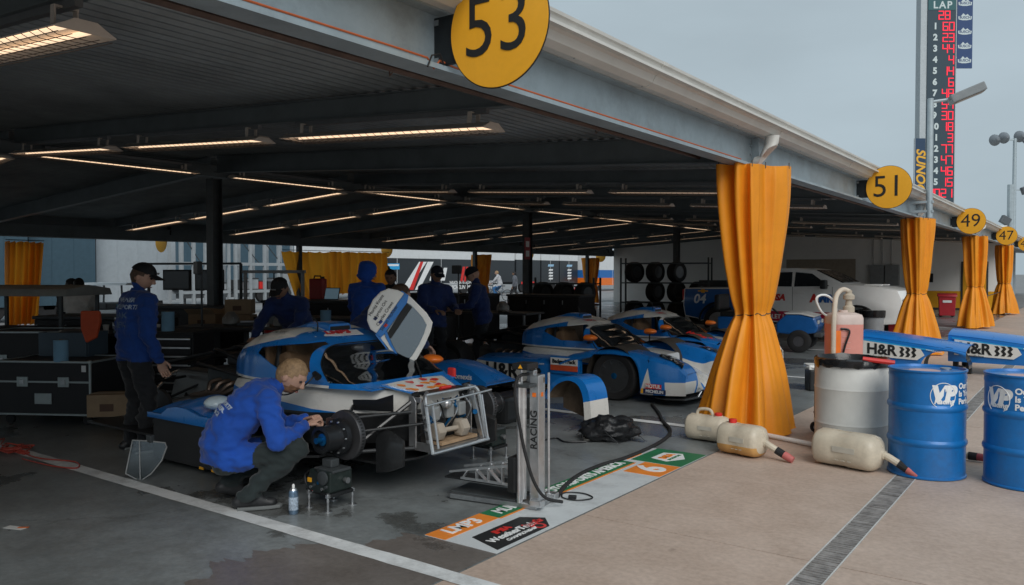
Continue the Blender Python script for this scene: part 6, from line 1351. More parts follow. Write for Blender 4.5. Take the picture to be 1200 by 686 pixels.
# golf cart tops, frames and hoists seen against the light
hoist = prop('engine_hoist', 'grey steel hoist frame on legs behind the long workbench', 'hoist', (-11.2, 8.6, 0), R(30))
for a, b in (((-.5, 0, 0), (-.5, 0, 1.72)), ((.5, 0, 0), (.5, 0, 1.72)), ((-.55, 0, 1.7), (.55, 0, 1.7)), ((-.5, -.4, .04), (-.5, .4, .04)), ((.5, -.4, .04), (.5, .4, .04))): MB().bar(a, b, .05, .05).build('beam', mat('hoist_grey', (.28, .29, .3), .5, .3), hoist, 0, .004)
MB().tube([(0, 0, 1.68), (0, 0, 1.3)], .012, 6).build('chain', DSTEEL, hoist); MB().tube(catmull([(0, 0, 1.3), (.04, 0, 1.26), (0, 0, 1.21), (-.035, 0, 1.24)], 4), .01, 6).build('hook', DSTEEL, hoist)
rc = prop('covered_cart', 'dark cart with a rounded grey hood at the edge of the flight cases', 'cart', (-11.6, 4.95, 0), R(30)); MB().bx((-.7, -.4, .15), (.7, .4, .95)).build('body', DK, rc, 0, .03)
MB().loft([[Vector((x, y, 1.38 + z)) for y, z in ((-.5, 0), (-.45, .09), (0, .14), (.45, .09), (.5, 0))] for x in (-.8, -.6, .6, .85)]).build('hood', mat('hood_grey', (.22, .23, .22), .5), rc, 30, .01)
for x in (-.65, .7):
    for y in (-.38, .38): MB().bar((x, y, .9), (x, y, 1.4), .04, .04).build('hood_post', DSTEEL, rc, 0); MB().lathe([(.03, -.04), (.14, -.04), (.14, .04), (.03, .04)], 18, (x * .8, y, .14), axis='y').build('wheel', RUB, rc)
rcab = thing('cable_coil', 'tangled red extension cable on the floor by the flight case', 'cable', gnd(14, 528)); rr = random.Random(3)
MB().tube(catmull([(rr.uniform(-.45, .35), rr.uniform(-.16, .16), .012 + .01 * (k % 4)) for k in range(26)], 5), .007, 6).build('cable', mat('red_cable', (.42, .06, .04), .5), rcab); MB().tube(catmull([(.2, 0, .012), (.6, -.02, .012), (1.0, .10, .012), (1.25, .0, .012), (1.0, -.09, .012), (.5, -.12, .012)], 6), .006, 6).build('cable', MATS['red_cable'], rcab); MB().box((-.1, -.1, .03), (.09, .05, .05), .5).build('socket', mat('socket', (.4, .42, .45), .5), rcab, 0, .006)
# loose mechanical clutter round the stripped car's tail
def rear_sub(loc, rz, label):
    t = thing('gearbox_assembly', label, 'gearbox', loc, rz); MB().box((0, 0, .38), (.5, .34, .3)).build('casing', DSTEEL, t, 0, .04); MB().lathe([(.16, -.2), (.19, -.16), (.19, .16), (.16, .2)], 18, (.32, 0, .38), axis='y').build('bellhousing', mat('cast_alu2', (.2, .2, .2), .5, .6), t)
    for s in (-1, 1): MB().tube([(0, s * .15, .4), (.02, s * .62, .38)], .03, 10).build('driveshaft', STEEL, t); MB().lathe([(.05, s * .60), (.16, s * .61), (.16, s * .65), (.05, s * .66)], 24, (.02, 0, .38), axis='y').build('disc', DISC, t)
    for k in range(6): MB().tube(catmull([(random.uniform(-.3, .3), random.uniform(-.2, .2), .5), (random.uniform(-.4, .4), random.uniform(-.3, .3), .66), (random.uniform(-.5, .5), random.uniform(-.4, .4), .4)], 5), .015, 6).build('hose', random.choice((BLK, RUB, ALU)), t)
    for x in (-.2, .25):
        for y in (-.13, .13): MB().bar((x, y, 0), (x, y, .26), .04, .04).build('stand_leg', DSTEEL, t, 0)
rear_sub((-7.55, 4.95, 0), R(10), 'dark gearbox and driveshafts on a stand behind the stripped car')
# removed front clip on a low black dolly beyond the stripped car
fcp = thing('front_clip', 'removed blue front fender section resting on a black dolly', 'body panel', (-6.15, 7.55, 0), R(0))
MB().grid(lambda i, j: Vector((-.62 + 1.15 * i, -.32 + .64 * j, .40 + .22 * math.sin(math.pi * min(1, .12 + .95 * i)) ** .8 * (1 - .5 * (2 * j - 1) ** 4))), 24, 10).solid(.012).build('fender_top', BLUE, fcp, 50)
MB().prism([(-.62, .30), (.53, .22), (.53, .42), (.3, .56), (0, .61), (-.3, .56), (-.62, .44)], (0, -.32, 0), (1, 0, 0), (0, 0, 1), -.012).build('fender_side', BLUE, fcp, 0)
MB().prism([(-.62, .33), (-.36, .33), (-.30, .52), (-.5, .50), (-.62, .45)], (0, -.335, 0), (1, 0, 0), (0, 0, 1), .006).build('carbon_patch', mat('bare_carbon', (.14, .15, .16), .5), fcp, 0)
text('comexis', .09, (.18, -.327, .47), (1, 0, 0), (0, 0, 1), WINK, fcp, bold=.001); MB().tube([(-.12 + .045 * math.cos(a), -.330, .47 + .045 * math.sin(a)) for a in [R(30 + 10 * k) for k in range(31)]], .007, 6).build('logo_mark', WINK, fcp)
MB().bx((-.55, -.28, .12), (.6, .3, .30)).build('dolly', BLK, fcp, 0, .02); MB().bx((.25, -.45, .0), (.9, .3, .30)).build('underbody', CARB, fcp, 0, .05)
for x in (-.45, .45):
    for y in (-.2, .2): MB().lathe([(.02, -.02), (.06, -.02), (.06, .02), (.02, .02)], 12, (x, y, .06), axis='y').build('castor', RUB, fcp)
# notice on the ridge post
nt_ = prop('post_notice', 'red notice plate with white marks on the ridge post', 'notice', (XM + .115, 18.2, 2.35), 0); MB().bx((0, -.16, -.3), (.012, .10, .3)).build('plate', mat('notice_red', (.30, .03, .04), .5), nt_, 0)
for k in range(2): MB().bx((.0125, -.11, -.22 + .26 * k), (.014, .05, -.06 + .26 * k)).build('mark', WINK, nt_, 0)
# ---------------------------------------------------------------- tyre racks
TY = MB().lathe([(.19, -.14), (.23, -.15), (.30, -.15), (.325, -.11), (.325, .11), (.30, .15), (.23, .15), (.19, .14)], 26, axis='y', caps=False).mesh('tyre', [TYRE]); RM = MB().lathe([(.195, -.13), (.17, -.05), (.06, -.06), (.001, -.06)], 20, axis='y').mesh('rim', [RIM])
def tyre_rack(loc, rz, nx, nz, label, lab2):
    t = thing('tyre_rack', label, 'tyre rack', loc, rz, 'tyre racks'); w = nx * .68 + .05; h = nz * .62 + .2
    for x in (0, w):
        for y in (-.28, .28): MB().bar((x, y, 0), (x, y, h + .1), .05, .05).build('upright', DSTEEL, t, 0)
    for k in range(nz + 1):
        for y in (-.28, .28): MB().bar((0, y, .12 + k * .62), (w, y, .12 + k * .62), .04, .04).build('rail', DSTEEL, t, 0)
    Mx = Matrix.Translation(loc) @ Matrix.Rotation(rz, 4, 'Z')
    for k in range(nz):
        for i in range(nx):
            if random.random() < .12: continue
            o = thing('tyre', lab2 + ', %s shelf, %s along' % (('lowest', 'middle', 'top')[k], ('first', 'second', 'third', 'fourth')[i]), 'tyre', Mx @ Vector((.37 + .68 * i, random.uniform(-.03, .03), .12 + .02 + .325 + k * .62)), rz + R(62) + random.uniform(-.1, .1), 'racked tyres')
            for me in (TY, RM): c = bpy.data.objects.new(me.name, me); COL.objects.link(c); c.parent = o
    return t
tyre_rack((-12.4, 23.2, 0), R(12), 4, 3, 'black steel tyre rack in front of the white end wall', 'slick tyre stored in the rack before the white end wall')
tyre_rack((-13.8, 20.0, 0), R(10), 3, 2, 'low black tyre rack beside the narrow orange curtain', 'slick tyre stored in the low rack')
for k, (x, y) in enumerate(((-9.7, 24.0), (-8.8, 24.4))):
    q = prop('steel_cupboard', ('dark steel cupboard behind the blue end of the pickup', 'dark steel cupboard next to another by the pickup tail')[k], 'cupboard', (x, y, 0), R(0)); MB().bx((-.45, 0, .05), (.45, .5, 1.45)).build('carcass', DGR, q, 0, .008)
    for s in (-1, 1): d_ = MB().bx((s * .225 - .215, -.012, .08), (s * .225 + .215, -.001, 1.42)).build('door', DGR, q, 0, .003); MB().bx((s * .04 - .01, -.03, .7), (s * .04 + .01, -.012, .85)).build('handle', STEEL, d_, 0)

# ---------------------------------------------------------------- more bench and floor clutter
def clutter(kind, loc, rz, label, cat):
    t = thing(kind, label, cat, loc, rz)
    if kind == 'laptop':
        MB().bx((-.17, -.12, 0), (.17, .12, .02)).build('base', DGR, t, 0, .004); MB().box((0, .15, .12), (.34, .012, .23), M=Matrix.Rotation(R(-15), 3, 'X')).build('lid', INK, t, 0, .004); MB().box((0, .143, .12), (.31, .004, .20), M=Matrix.Rotation(R(-15), 3, 'X')).build('screen', mat('laptop_screen', (.02, .03, .04), .2, emit=(.25, .4, .5), es=.15), t, 0)
    elif kind == 'stool':
        MB().lathe([(.001, .66), (.17, .66), (.18, .68), (.18, .71), (.16, .73), (.001, .73)], 20).build('seat', mat('stool_red', (.25, .03, .03), .5), t)
        for k in range(4): MB().tube([(.12 * math.cos(k * 1.571), .12 * math.sin(k * 1.571), .66), (.2 * math.cos(k * 1.571), .2 * math.sin(k * 1.571), 0)], .014, 8).build('leg', STEEL, t)
        MB().tube([(.17 * math.cos(a), .17 * math.sin(a), .25) for a in [k * .393 for k in range(17)]], .01, 6, caps=False).build('foot_ring', STEEL, t)
    elif kind == 'gas_bottle':
        MB().lathe([(.10, 0), (.115, .02), (.115, .95), (.09, 1.06), (.04, 1.12), (.035, 1.16)], 20).build('cylinder', mat('bottle_grey', (.16, .18, .19), .45, .2), t); MB().box((0, 0, 1.2), (.06, .06, .08)).build('valve', mat('brass2', (.4, .3, .15), .4, .6), t, 0, .01); MB().lathe([(.117, .75), (.117, .8)], 20, caps=False).build('band', REDV, t)
    elif kind == 'jerry_can':
        MB().box((0, 0, .2), (.32, .16, .4)).build('can', mat('can_red', (.38, .03, .025), .45, dirt=.2), t, 0, .03); MB().tube([(-.1, 0, .39), (-.08, 0, .45), (.06, 0, .45), (.08, 0, .39)], .014, 8).build('grip', BLK, t); MB().lathe([(.03, .40), (.03, .44), (.001, .44)], 12, (.12, 0, 0)).build('cap', BLK, t)
    elif kind == 'towel_roll':
        MB().lathe([(.02, 0), (.075, 0), (.075, .24), (.02, .24)], 20).build('roll', mat('paper_blue', (.18, .34, .48), .9), t); MB().lathe([(.019, -.002), (.019, .244)], 12).build('core', CARD, t)
    elif kind == 'crate':
        for s in (-1, 1): MB().bx((-.3, s * .2 - .012, 0), (.3, s * .2 + .012, .28)).build('side', mat('crate_plastic', (.06, .09, .12), .5), t, 0, .005); MB().bx((s * .3 - .012, -.188, 0), (s * .3 + .012, .188, .28)).build('end', MATS['crate_plastic'], t, 0, .005)
        MB().bx((-.288, -.188, 0), (.288, .188, .02)).build('bottom', MATS['crate_plastic'], t, 0); MB().ball((0, 0, .2), (.24, .15, .12), 12).build('contents', DGR, t)
    elif kind == 'air_gun':
        MB().cyl((-.1, 0, .05), (.1, 0, .05), .045, n=14).build('barrel', STEEL, t); MB().box((-.05, -.08, .04), (.05, .14, .05)).build('grip', BLK, t, 0, .012); MB().tube(catmull([(-.05, -.15, .03), (-.2, -.3, .015), (.1, -.5, .012), (.3, -.3, .012)], 6), .008, 6).build('hose', REDV, t); MB().cyl((.1, 0, .05), (.17, 0, .05), .02, n=10).build('socket', DSTEEL, t)
    elif kind == 'work_lamp':
        MB().tube([(0, 0, 0), (0, 0, 1.75)], .015, 8).build('mast', DSTEEL, t); MB().box((0, -.05, 1.75), (.26, .07, .18)).build('lamp', DGR, t, 0, .015)
        for k in range(3): MB().tube([(0, 0, .5), (.35 * math.cos(k * 2.09), .35 * math.sin(k * 2.09), 0)], .012, 6).build('leg', DSTEEL, t)
for a in (('crate', (-9.9, 4.7, .70), R(30), 'dark plastic crate on top of the silver edged flight case', 'crate'), ('towel_roll', (-9.25, 4.25, .70), 0., 'blue paper roll on top of the silver edged flight case', 'paper roll'), ('stool', (-8.55, 6.75, 0), 0., 'red topped stool by the long workbench', 'stool'), ('stool', (-9.1, 8.55, 0), .4, 'red topped stool behind the hooded crew member', 'stool'), ('gas_bottle', (-10.35, 7.9, 0), 0., 'grey gas bottle with a red band beside the hoist', 'gas bottle'), ('gas_bottle', (-10.6, 8.15, 0), 0., 'grey gas bottle with a red band furthest from the workbench', 'gas bottle'), ('towel_roll', (-9.3, 5.55, .96), 0., 'blue paper roll standing on the drawer cabinet', 'paper roll'), ('towel_roll', (-8.7, 7.55, .92), 0., 'blue paper roll on the long workbench', 'paper roll'), ('crate', (-8.35, 5.75, 0), R(25), 'dark plastic crate of parts behind the standing mechanic', 'crate'), ('crate', (-8.6, 7.6, 0), R(12), 'dark plastic crate of parts under the long workbench', 'crate'), ('crate', (-9.2, 11.4, 0), R(5), 'dark plastic crate of parts behind the striped car', 'crate'), ('air_gun', (-7.6, 5.6, 0), R(30), 'wheel gun with a red hose lying behind the stripped car', 'wheel gun'), ('work_lamp', (-10.2, 6.6, 0), R(-20), 'tripod work lamp behind the tool cabinet', 'work lamp'), ('laptop', (-11.6, 10.1, 1.17), R(10), 'open laptop on the long black pit cart', 'laptop'), ('jerry_can', (-12.2, 10.4, 1.17), R(10), 'red jerry can on the long black pit cart', 'jerry can'), ('work_lamp', (-11.0, 13.2, 0), R(-10), 'tripod work lamp behind the striped race car', 'work lamp')): clutter(*a)
# ================================================================ pickup, golf cart, bins under the far bays
TW = mat('truck_white', (.80, .80, .78), .3, var=.04, coat=.5); TB = mat('truck_blue', (.010, .11, .36), .3, coat=.5); TR = mat('truck_red', (.40, .012, .05), .4); TG = mat('truck_glass', (.006, .008, .010), .25, var=.1, spec=.25)
tk = thing('pickup_truck', 'white pickup with blue bed and red sill stripe lettered with sponsor names', 'pickup', (-3.62, 21.3, 0), 0)
pf = [(0, .50), (.02, .8), (-.02, 1.08), (-.10, 1.26), (-.5, 1.34), (-1.32, 1.41), (-1.98, 1.75), (-2.4, 1.80), (-3.2, 1.795), (-3.52, 1.72), (-3.66, 1.30), (-5.38, 1.28), (-5.42, .8), (-5.36, .52)]
def arch(c): return [(c - .47 * math.cos(a) , .40 + .47 * math.sin(a)) for a in [math.pi * k / 14 for k in range(15)]]
poly = pf + [(-5.0, .46)] + [p for p in arch(-4.45)] + [(-3.9, .44), (-1.55, .44)] + [p for p in arch(-.98)] + [(-.45, .46)]
b = MB().prism(poly, (0, -1., 0), (1, 0, 0), (0, 0, 1), -2.0)
b.cut([((-3.66, 0, 0), (1, 0, .12)), ((0, 0, .72), (0, 0, 1)), ((-1.5, 0, 0), (1, 0, 0)), ((-3.94, 0, 0), (1, 0, 0))])
b.paint(lambda c: (c.x + 3.66) + .12 * c.z < 0, 1); b.paint(lambda c: c.z < .72 and -3.94 < c.x < -1.5, 2)
b.build('body', [TW, TB, TR], tk, 20, .03)
for s in (-1, 1):
    for x in (-.98, -4.45):
        w = bpy.data.objects.new('wheel', None); COL.objects.link(w); w.parent = tk; w.location = (x, s * .84, .40); MB().lathe([(.25, -.12), (.33, -.135), (.39, -.12), (.40, 0), (.39, .12), (.33, .135), (.25, .12)], 30, axis='y', caps=False).build('tyre', TYRE, w); MB().lathe([(.26, s * .11), (.22, s * .07), (.10, s * .09), (.06, s * .12), (.001, s * .12)], 24, axis='y').build('rim', ALU, w)
    y = s * 1.003; t_ = .006 * s
    for pl, nm in (([(-1.62, 1.36), (-2.02, 1.66), (-2.42, 1.70), (-2.46, 1.34)], 'side_window'), ([(-2.52, 1.34), (-2.50, 1.70), (-3.16, 1.69), (-3.42, 1.63), (-3.50, 1.34)], 'side_window')): MB().prism(pl, (0, y, 0), (1, 0, 0), (0, 0, 1), -t_).build(nm, TG, tk, 0)
    for x in (-1.55, -2.5, -3.58): MB().bx((x - .004, s * 1.001, .75), (x + .004, s * 1.004, 1.34)).build('door_gap', INK, tk, 0)
    for x in (-2.4, -3.45): MB().bx((x, s * 1.0, 1.16), (x + .2, s * 1.03, 1.20)).build('door_handle', TW, tk, 0, .008)
    MB().box((-1.72, s * 1.13, 1.40), (.14, .24, .22)).build('door_mirror', BLK, tk, 0, .04)
    for x in (-.98, -4.45): MB().tube([(x + .49 * math.cos(a), s * 1.0, .40 + .49 * math.sin(a)) for a in [math.pi * k / 16 for k in range(17)]], .03, 6).build('arch_trim', BLK, tk)
    MB().bx((.0, s * .72 - .22, .93), (.035, s * .72 + .22, 1.08)).build('headlamp', mat('truck_lamp', (.5, .52, .55), .2, .4), tk, 0, .02)
    MB().bx((-5.44, s * .9 - .09, .95), (-5.36, s * .9 + .105, 1.24)).build('tail_lamp', REDV, tk, 0, .02)
    MB().bx((-3.6, s * 1.02, .40), (-1.5, s * 1.1, .45)).build('side_step', BLK, tk, 0, .01)
MB().prism([(-1.36, 1.44), (-1.99, 1.745), (-1.95, 1.755), (-1.33, 1.455)], (0, -.82, 0), (1, 0, 0), (0, 0, 1), -1.64).build('windscreen', TG, tk, 0)
for k in range(5): MB().bx((.025, -.66, .70 + .075 * k), (.05, .66, .735 + .075 * k)).build('grille_bar', mat('grille', (.30, .31, .32), .3, .7), tk, 0, .006)
MB().bx((-.02, -.98, .48), (.10, .98, .66)).build('bumper', ALU, tk, 0, .03)
for y in (-.4, .4): MB().box((-.75, y, 1.385), (.4, .16, .03)).build('hood_scoop', TW, tk, 0, .012)
lt_ = lambda s, size, x, z, m, **k: text(s, size, (x, -1.0035, z), (1, 0, 0), (0, 0, 1), m, tk, **k)
lt_('IMSA', .21, -2.92, 1.06, REDV, bold=.012, shear=.25); lt_('A', .26, -1.98, 1.05, REDV, bold=.016); lt_('MR', .26, -1.70, 1.05, mat('amr_blue', (.02, .12, .4), .5), bold=.016, wscale=.9); lt_('/\\I', .24, -3.42, 1.05, INK, bold=.01, shear=.2); lt_('CHEVROLET | GMC | BUICK', .15, -2.7, .58, WINK, bold=.004, wscale=.95); lt_('04', .2, -3.3, 1.55, WINK, shear=.2, bold=.006); lt_('04', .34, -4.95, .98, WINK, shear=.2, bold=.008)
MB().prism([(-.14, -.02), (-.05, -.02), (-.05, -.05), (.05, -.05), (.05, -.02), (.14, -.02), (.14, .02), (.05, .02), (.05, .05), (-.05, .05), (-.05, .02), (-.14, .02)], (-4.85, -1.0, 1.2), (1, 0, 0), (0, 0, 1), .006).build('badge', YEL, tk, 0)
# golf cart
gc = thing('golf_cart', 'small blue cowled golf cart with black tyres parked before the pickup', 'golf cart', (-5.25, 17.75, 0), R(8))
MB().prism([(.45, .42), (.50, .55), (.42, .74), (.15, .80), (-.15, .80), (-.35, .62), (-.35, .40), (.1, .36)], (0, -.5, 0), (1, 0, 0), (0, 0, 1), -1.0).build('cowl', TB, gc, 0, .04)
MB().prism([(.42, .745), (.15, .805), (-.15, .805), (-.2, .83), (.15, .835), (.44, .77)], (0, -.52, 0), (1, 0, 0), (0, 0, 1), -1.04).build('cowl_trim', WHT, gc, 0, .01)
MB().bx((-2.0, -.5, .36), (-.3, .5, .42)).build('floor', DGR, gc, 0, .02); MB().bx((-1.6, -.5, .42), (-.95, .5, .72)).build('seat_base', TB, gc, 0, .03); MB().bx((-1.55, -.5, .72), (-1.0, .5, .83)).build('seat', BLK, gc, 0, .04); MB().bx((-1.68, -.5, .85), (-1.56, .5, 1.2)).build('backrest', BLK, gc, 0, .04)
for x in (.12, -1.65):
    for y in (-.48, .48):
        w = MB().lathe([(.11, -.10), (.19, -.11), (.235, -.09), (.24, 0), (.235, .09), (.19, .11), (.11, .10)], 24, axis='y', caps=False).build('wheel', TYRE, gc); w.location = (x, y, .24); MB().lathe([(.115, -.09), (.10, -.05), (.03, -.07), (.001, -.07)], 18, axis='y').build('rim', mat('cart_rim', (.10, .10, .11), .4, .5), w)
MB().tube([(-.35, -.22, .8), (-.62, -.22, 1.02)], .02, 8).build('steering_column', BLK, gc); MB().tube([(-.62 + .05 * math.sin(a), -.22 + .17 * math.cos(a), 1.03 + .16 * math.sin(a)) for a in [2 * math.pi * k / 18 for k in range(19)]], .016, 6, caps=False).build('steering_wheel', BLK, gc)
for y in (-.32, .32): MB().bx((.46, y - .09, .60), (.495, y + .09, .68)).build('headlamp', mat('cart_lamp', (.5, .5, .48), .3), gc, 0, .015)
MB().bx((.40, -.45, .33), (.56, .45, .42)).build('bumper', DGR, gc, 0, .02)
# bins and pallet truck
gb_ = thing('waste_bin', 'grey plastic bin lined with a black bag near the pickup', 'bin', gnd(1019, 404) + Vector((0, .2, 0))); MB().lathe([(.24, 0), (.30, .72), (.31, .72), (.31, .78), (.28, .78), (.27, .70), (.22, .03), (.001, .03)], 26).build('bin', mat('bin_grey', (.30, .31, .32), .5), gb_); MB().lathe([(.315, .64), (.325, .74), (.325, .80), (.28, .81), (.25, .6)], 26, caps=False).build('liner', MATS['bin_liner'], gb_, 60)
def red_bin(loc, label):
    t = thing('red_bin', label, 'bin', loc, R(10), 'red lidded bins'); MB().box((0, 0, .42), (.52, .5, .72), taper=1.12).build('body', mat('bin_red', (.40, .02, .03), .45, dirt=.15), t, 0, .02); MB().loft([[Vector((x, y * .32, .78 + z)) for y, z in ((-1, 0), (-.9, .08), (0, .13), (.9, .08), (1, 0))] for x in (-.33, .33)]).build('lid', MATS['bin_red'], t, 20, .01); MB().box((0, -.285, .60), (.3, .004, .09)).build('label', WINK, t, 0)
    for x in (-.2, .2): MB().lathe([(.02, -.03), (.08, -.03), (.08, .03), (.02, .03)], 14, (x, .2, .08), axis='y').build('wheel', RUB, t)
red_bin(gnd(1053, 404) + Vector((0, .3, 0)), 'red lidded bin half behind the orange curtain near the lamp pole'); red_bin((-4.6, 34.5, 0), 'small red bin far back by the yellow door')
pt = thing('pallet_truck', 'black pallet truck standing by the yellow wall band', 'pallet truck', (-5.6, 33.5, 0), R(-60))
for y in (-.2, .2): MB().bx((0, y - .08, .06), (1.1, y + .08, .12)).build('fork', DGR, pt, 0, .01)
MB().bx((-.25, -.28, .06), (.0, .28, .45)).build('pump', DGR, pt, 0, .03); MB().tube([(-.1, 0, .4), (-.3, 0, 1.15)], .025, 8).build('tiller', DGR, pt); MB().tube(catmull([(-.3, 0, 1.12), (-.32, -.14, 1.2), (-.34, -.1, 1.36), (-.34, .1, 1.36), (-.32, .14, 1.2), (-.3, 0, 1.12)], 4), .02, 6).build('handle', DGR, pt)
fn = thing('rope_barrier', 'black rope barrier strung along the far bays', 'barrier', (-3.0, 18.5, 0))
for y in (0.15, 9.8, 19.5): MB().cyl((-.12, y, 0), (-.12, y, 1.0), .025, n=8).build('stanchion', BLK, fn)
for z in (.93,): MB().tube(catmull([(-.12, 9.8, z), (-.12, 12.5, z - .05), (-.12, 15, z - .06), (-.12, 19.5, z)], 4), .015, 6).build('rope', BLK, fn)

# ================================================================ behind the garages
TBK = mat('trailer_black', (.022, .026, .030), .35, var=.15, coat=.3); TBL = mat('trailer_slate', (.045, .085, .115), .45, var=.1); TWH = mat('trailer_white', (.62, .64, .65), .4, var=.04, dirt=.1)
def yat(u, X): d = ray(u, 320); return d.y * X / d.x
def trailer(u0, u1, X, zs, mats_, label, skirt=True, panels=5):
    y0, y1 = yat(u0, X), yat(u1, X); t = thing('race_trailer', label, 'trailer', (X, y0, 0), 0, 'race trailers'); L_ = y1 - y0
    for (a, b_), m_ in zip(zip(zs, zs[1:]), mats_): MB().bx((-2.5, 0, a), (0, L_, b_)).build('side_panel', m_, t, 0, .01)
    for k in range(1, panels): MB().bx((.0, L_ * k / panels - .015, zs[0] + .05), (.012, L_ * k / panels + .015, zs[-1] - .05)).build('seam', mats_[-1], t, 0)
    n = max(2, int(L_ / 3.5))
    for k in range(2 if L_ < 8 else 3):
        yy = L_ * .72 + k * 1.05 if L_ > 5 else L_ * (.3 + .4 * k)
        if yy < L_ - .4: MB().lathe([(.2, -.12), (.42, -.13), (.46, -.1), (.46, .1), (.42, .13), (.2, .12)], 22, (-.2, yy, .46), axis='x').build('wheel', TYRE, t)
    if skirt: MB().bx((-2.2, L_ * .03, .35), (-.08, L_ * .6, zs[0])).build('belly_locker', DGR, t, 0)
    MB().bx((-.6, L_ * .08, .0), (-.45, L_ * .08 + .15, .9)).build('landing_leg', DSTEEL, t, 0)
    return t, L_
XT = -40.
tr1, L1 = trailer(338, 603, XT, (.9, 2.72, 4.0), (TBK, TWH), 'long black transporter with red and white series lettering and white upper side')
yo = yat(338, XT); py = lambda u: yat(u, XT) - yo; pz_ = lambda u, v: atX(u, v, XT).z
def tp(s, u, v, size, m, **k): return text(s, size, (.013, py(u), pz_(u, v)), (0, 1, 0), (0, 0, 1), m, tr1, **k)
tp('IMSA', 556, 322.5, 1.55, REDV, bold=.06, shear=.25, wscale=1.1); tp('WEATHERTECH SPORTSCAR CHAMPIONSHIP', 556, 331, .30, WINK, bold=.005); tp('MICHELIN  MOTUL  MAZDA  KIA', 556, 336.5, .42, WINK, bold=.008, shear=.2)
def tpoly(pxs, m, nm, k=.014): MB().prism([(py(u), pz_(u, v)) for u, v in pxs], (k, 0, 0), (0, 1, 0), (0, 0, 1), .004).build(nm, m, tr1, 0)
tpoly([(470, 340), (478, 340), (500, 307), (491, 307)], WINK, 'slash'); tpoly([(479, 340), (484, 340), (496, 307), (492.5, 307)], REDV, 'slash', .020); tpoly([(486, 340), (491, 340), (508, 307), (501, 307)], WINK, 'slash')
tpoly([(503, 329), (509, 329), (513, 314), (507, 314)], WINK, 'logo_bar'); tpoly([(511, 329), (514, 329), (518, 314), (515, 314)], REDV, 'logo_bar'); tpoly([(516, 329), (521, 329), (524, 314), (520, 314)], WINK, 'logo_bar')
tpoly([(454, 316), (468, 316), (468, 309), (454, 309)], CYAN, 'sticker'); tpoly([(455, 312), (467, 312), (467, 309.8), (455, 309.8)], WINK, 'sticker', .02)
tpoly([(425, 345), (470, 345), (456, 312), (440, 307)], mat('trailer_grey', (.30, .31, .32), .5), 'swoosh')
for u0, u1, lb in ((605, 633, 'black trailer end with a stack of white sponsor labels behind the ridge post'), (634.5, 655, 'narrow black trailer end with white labels between two others'), (656, 677, 'black trailer end with white labels beside the blue and orange truck')):
    t2, L2 = trailer(u0, u1, XT, (.7, 2.8, 3.9), (TBK, TWH), lb, False, 2); cy = L2 * .52
    for k, z in enumerate((2.35, 1.95, 1.68, 1.42, 1.16)):
        s = 1. if k else 1.4; MB().prism([(cy - .36 * s, -.07 * s), (cy + .30 * s, -.07 * s), (cy + .38 * s, .07 * s), (cy - .28 * s, .07 * s)], (.014, 0, z), (0, 1, 0), (0, 0, 1), .004).build('label_strip', WINK if k else mat('label_blue', (.30, .5, .68), .5), t2, 0)
    MB().bx((.01, L2 * .2, .72), (.016, L2 * .8, .92)).build('red_strip', REDV if u0 < 610 else DGR, t2, 0)
t3, L3 = trailer(703, 745, -38, (.5, 1.2, 1.95, 3.9), (ORG, mat('hauler_blue', (.02, .14, .42), .4), TWH), 'white truck box with blue and orange blocks beyond the tyre racks', False, 3)
MB().bx((.01, L3 * .5, 1.0), (.02, L3, 3.6)).build('rear_door', TWH, t3, 0); MB().bx((.021, L3 * .52, 1.5), (.026, L3 * .95, 2.3)).build('window', DGR, t3, 0)
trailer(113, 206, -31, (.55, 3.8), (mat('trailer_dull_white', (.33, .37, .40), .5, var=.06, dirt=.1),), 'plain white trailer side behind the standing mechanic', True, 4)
trailer(34, 112, -30.5, (.5, 3.8), (TBL,), 'slate blue trailer beside the plain white one', True, 3)
trailer(-120, 33, -30, (.5, 3.8), (TBL,), 'slate blue trailer behind the bunched curtain', True, 5)
trailer(-1100, -125, -30, (.5, 3.8), (TWH,), 'white trailer parked beyond the slate blue ones', True, 6)
trailer(208, 345, -38, (.6, 3.9), (TBL,), 'slate trailer behind the white service racks', True, 4)
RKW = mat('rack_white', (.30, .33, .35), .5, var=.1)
def service_rack(u0, u1, X, label):
    y0, y1 = yat(u0, X), yat(u1, X); t = thing('service_rack', label, 'rack', (X, y0, 0), 0, 'white service racks'); L_ = y1 - y0; n = 4
    for k in range(n + 1):
        for x in (0, -.8): MB().bar((x, L_ * k / n, 0), (x, L_ * k / n, 3.1), .11, .11).build('upright', RKW, t, 0)
    for z in (.9, 2.05, 3.05):
        for x in (0, -.8): MB().bar((x, 0, z), (x, L_, z), .10, .12).build('beam', RKW, t, 0)
    MB().bx((-.8, .1, .95), (0, L_ - .1, .99)).build('shelf', DGR, t, 0)
    return t, y0, L_
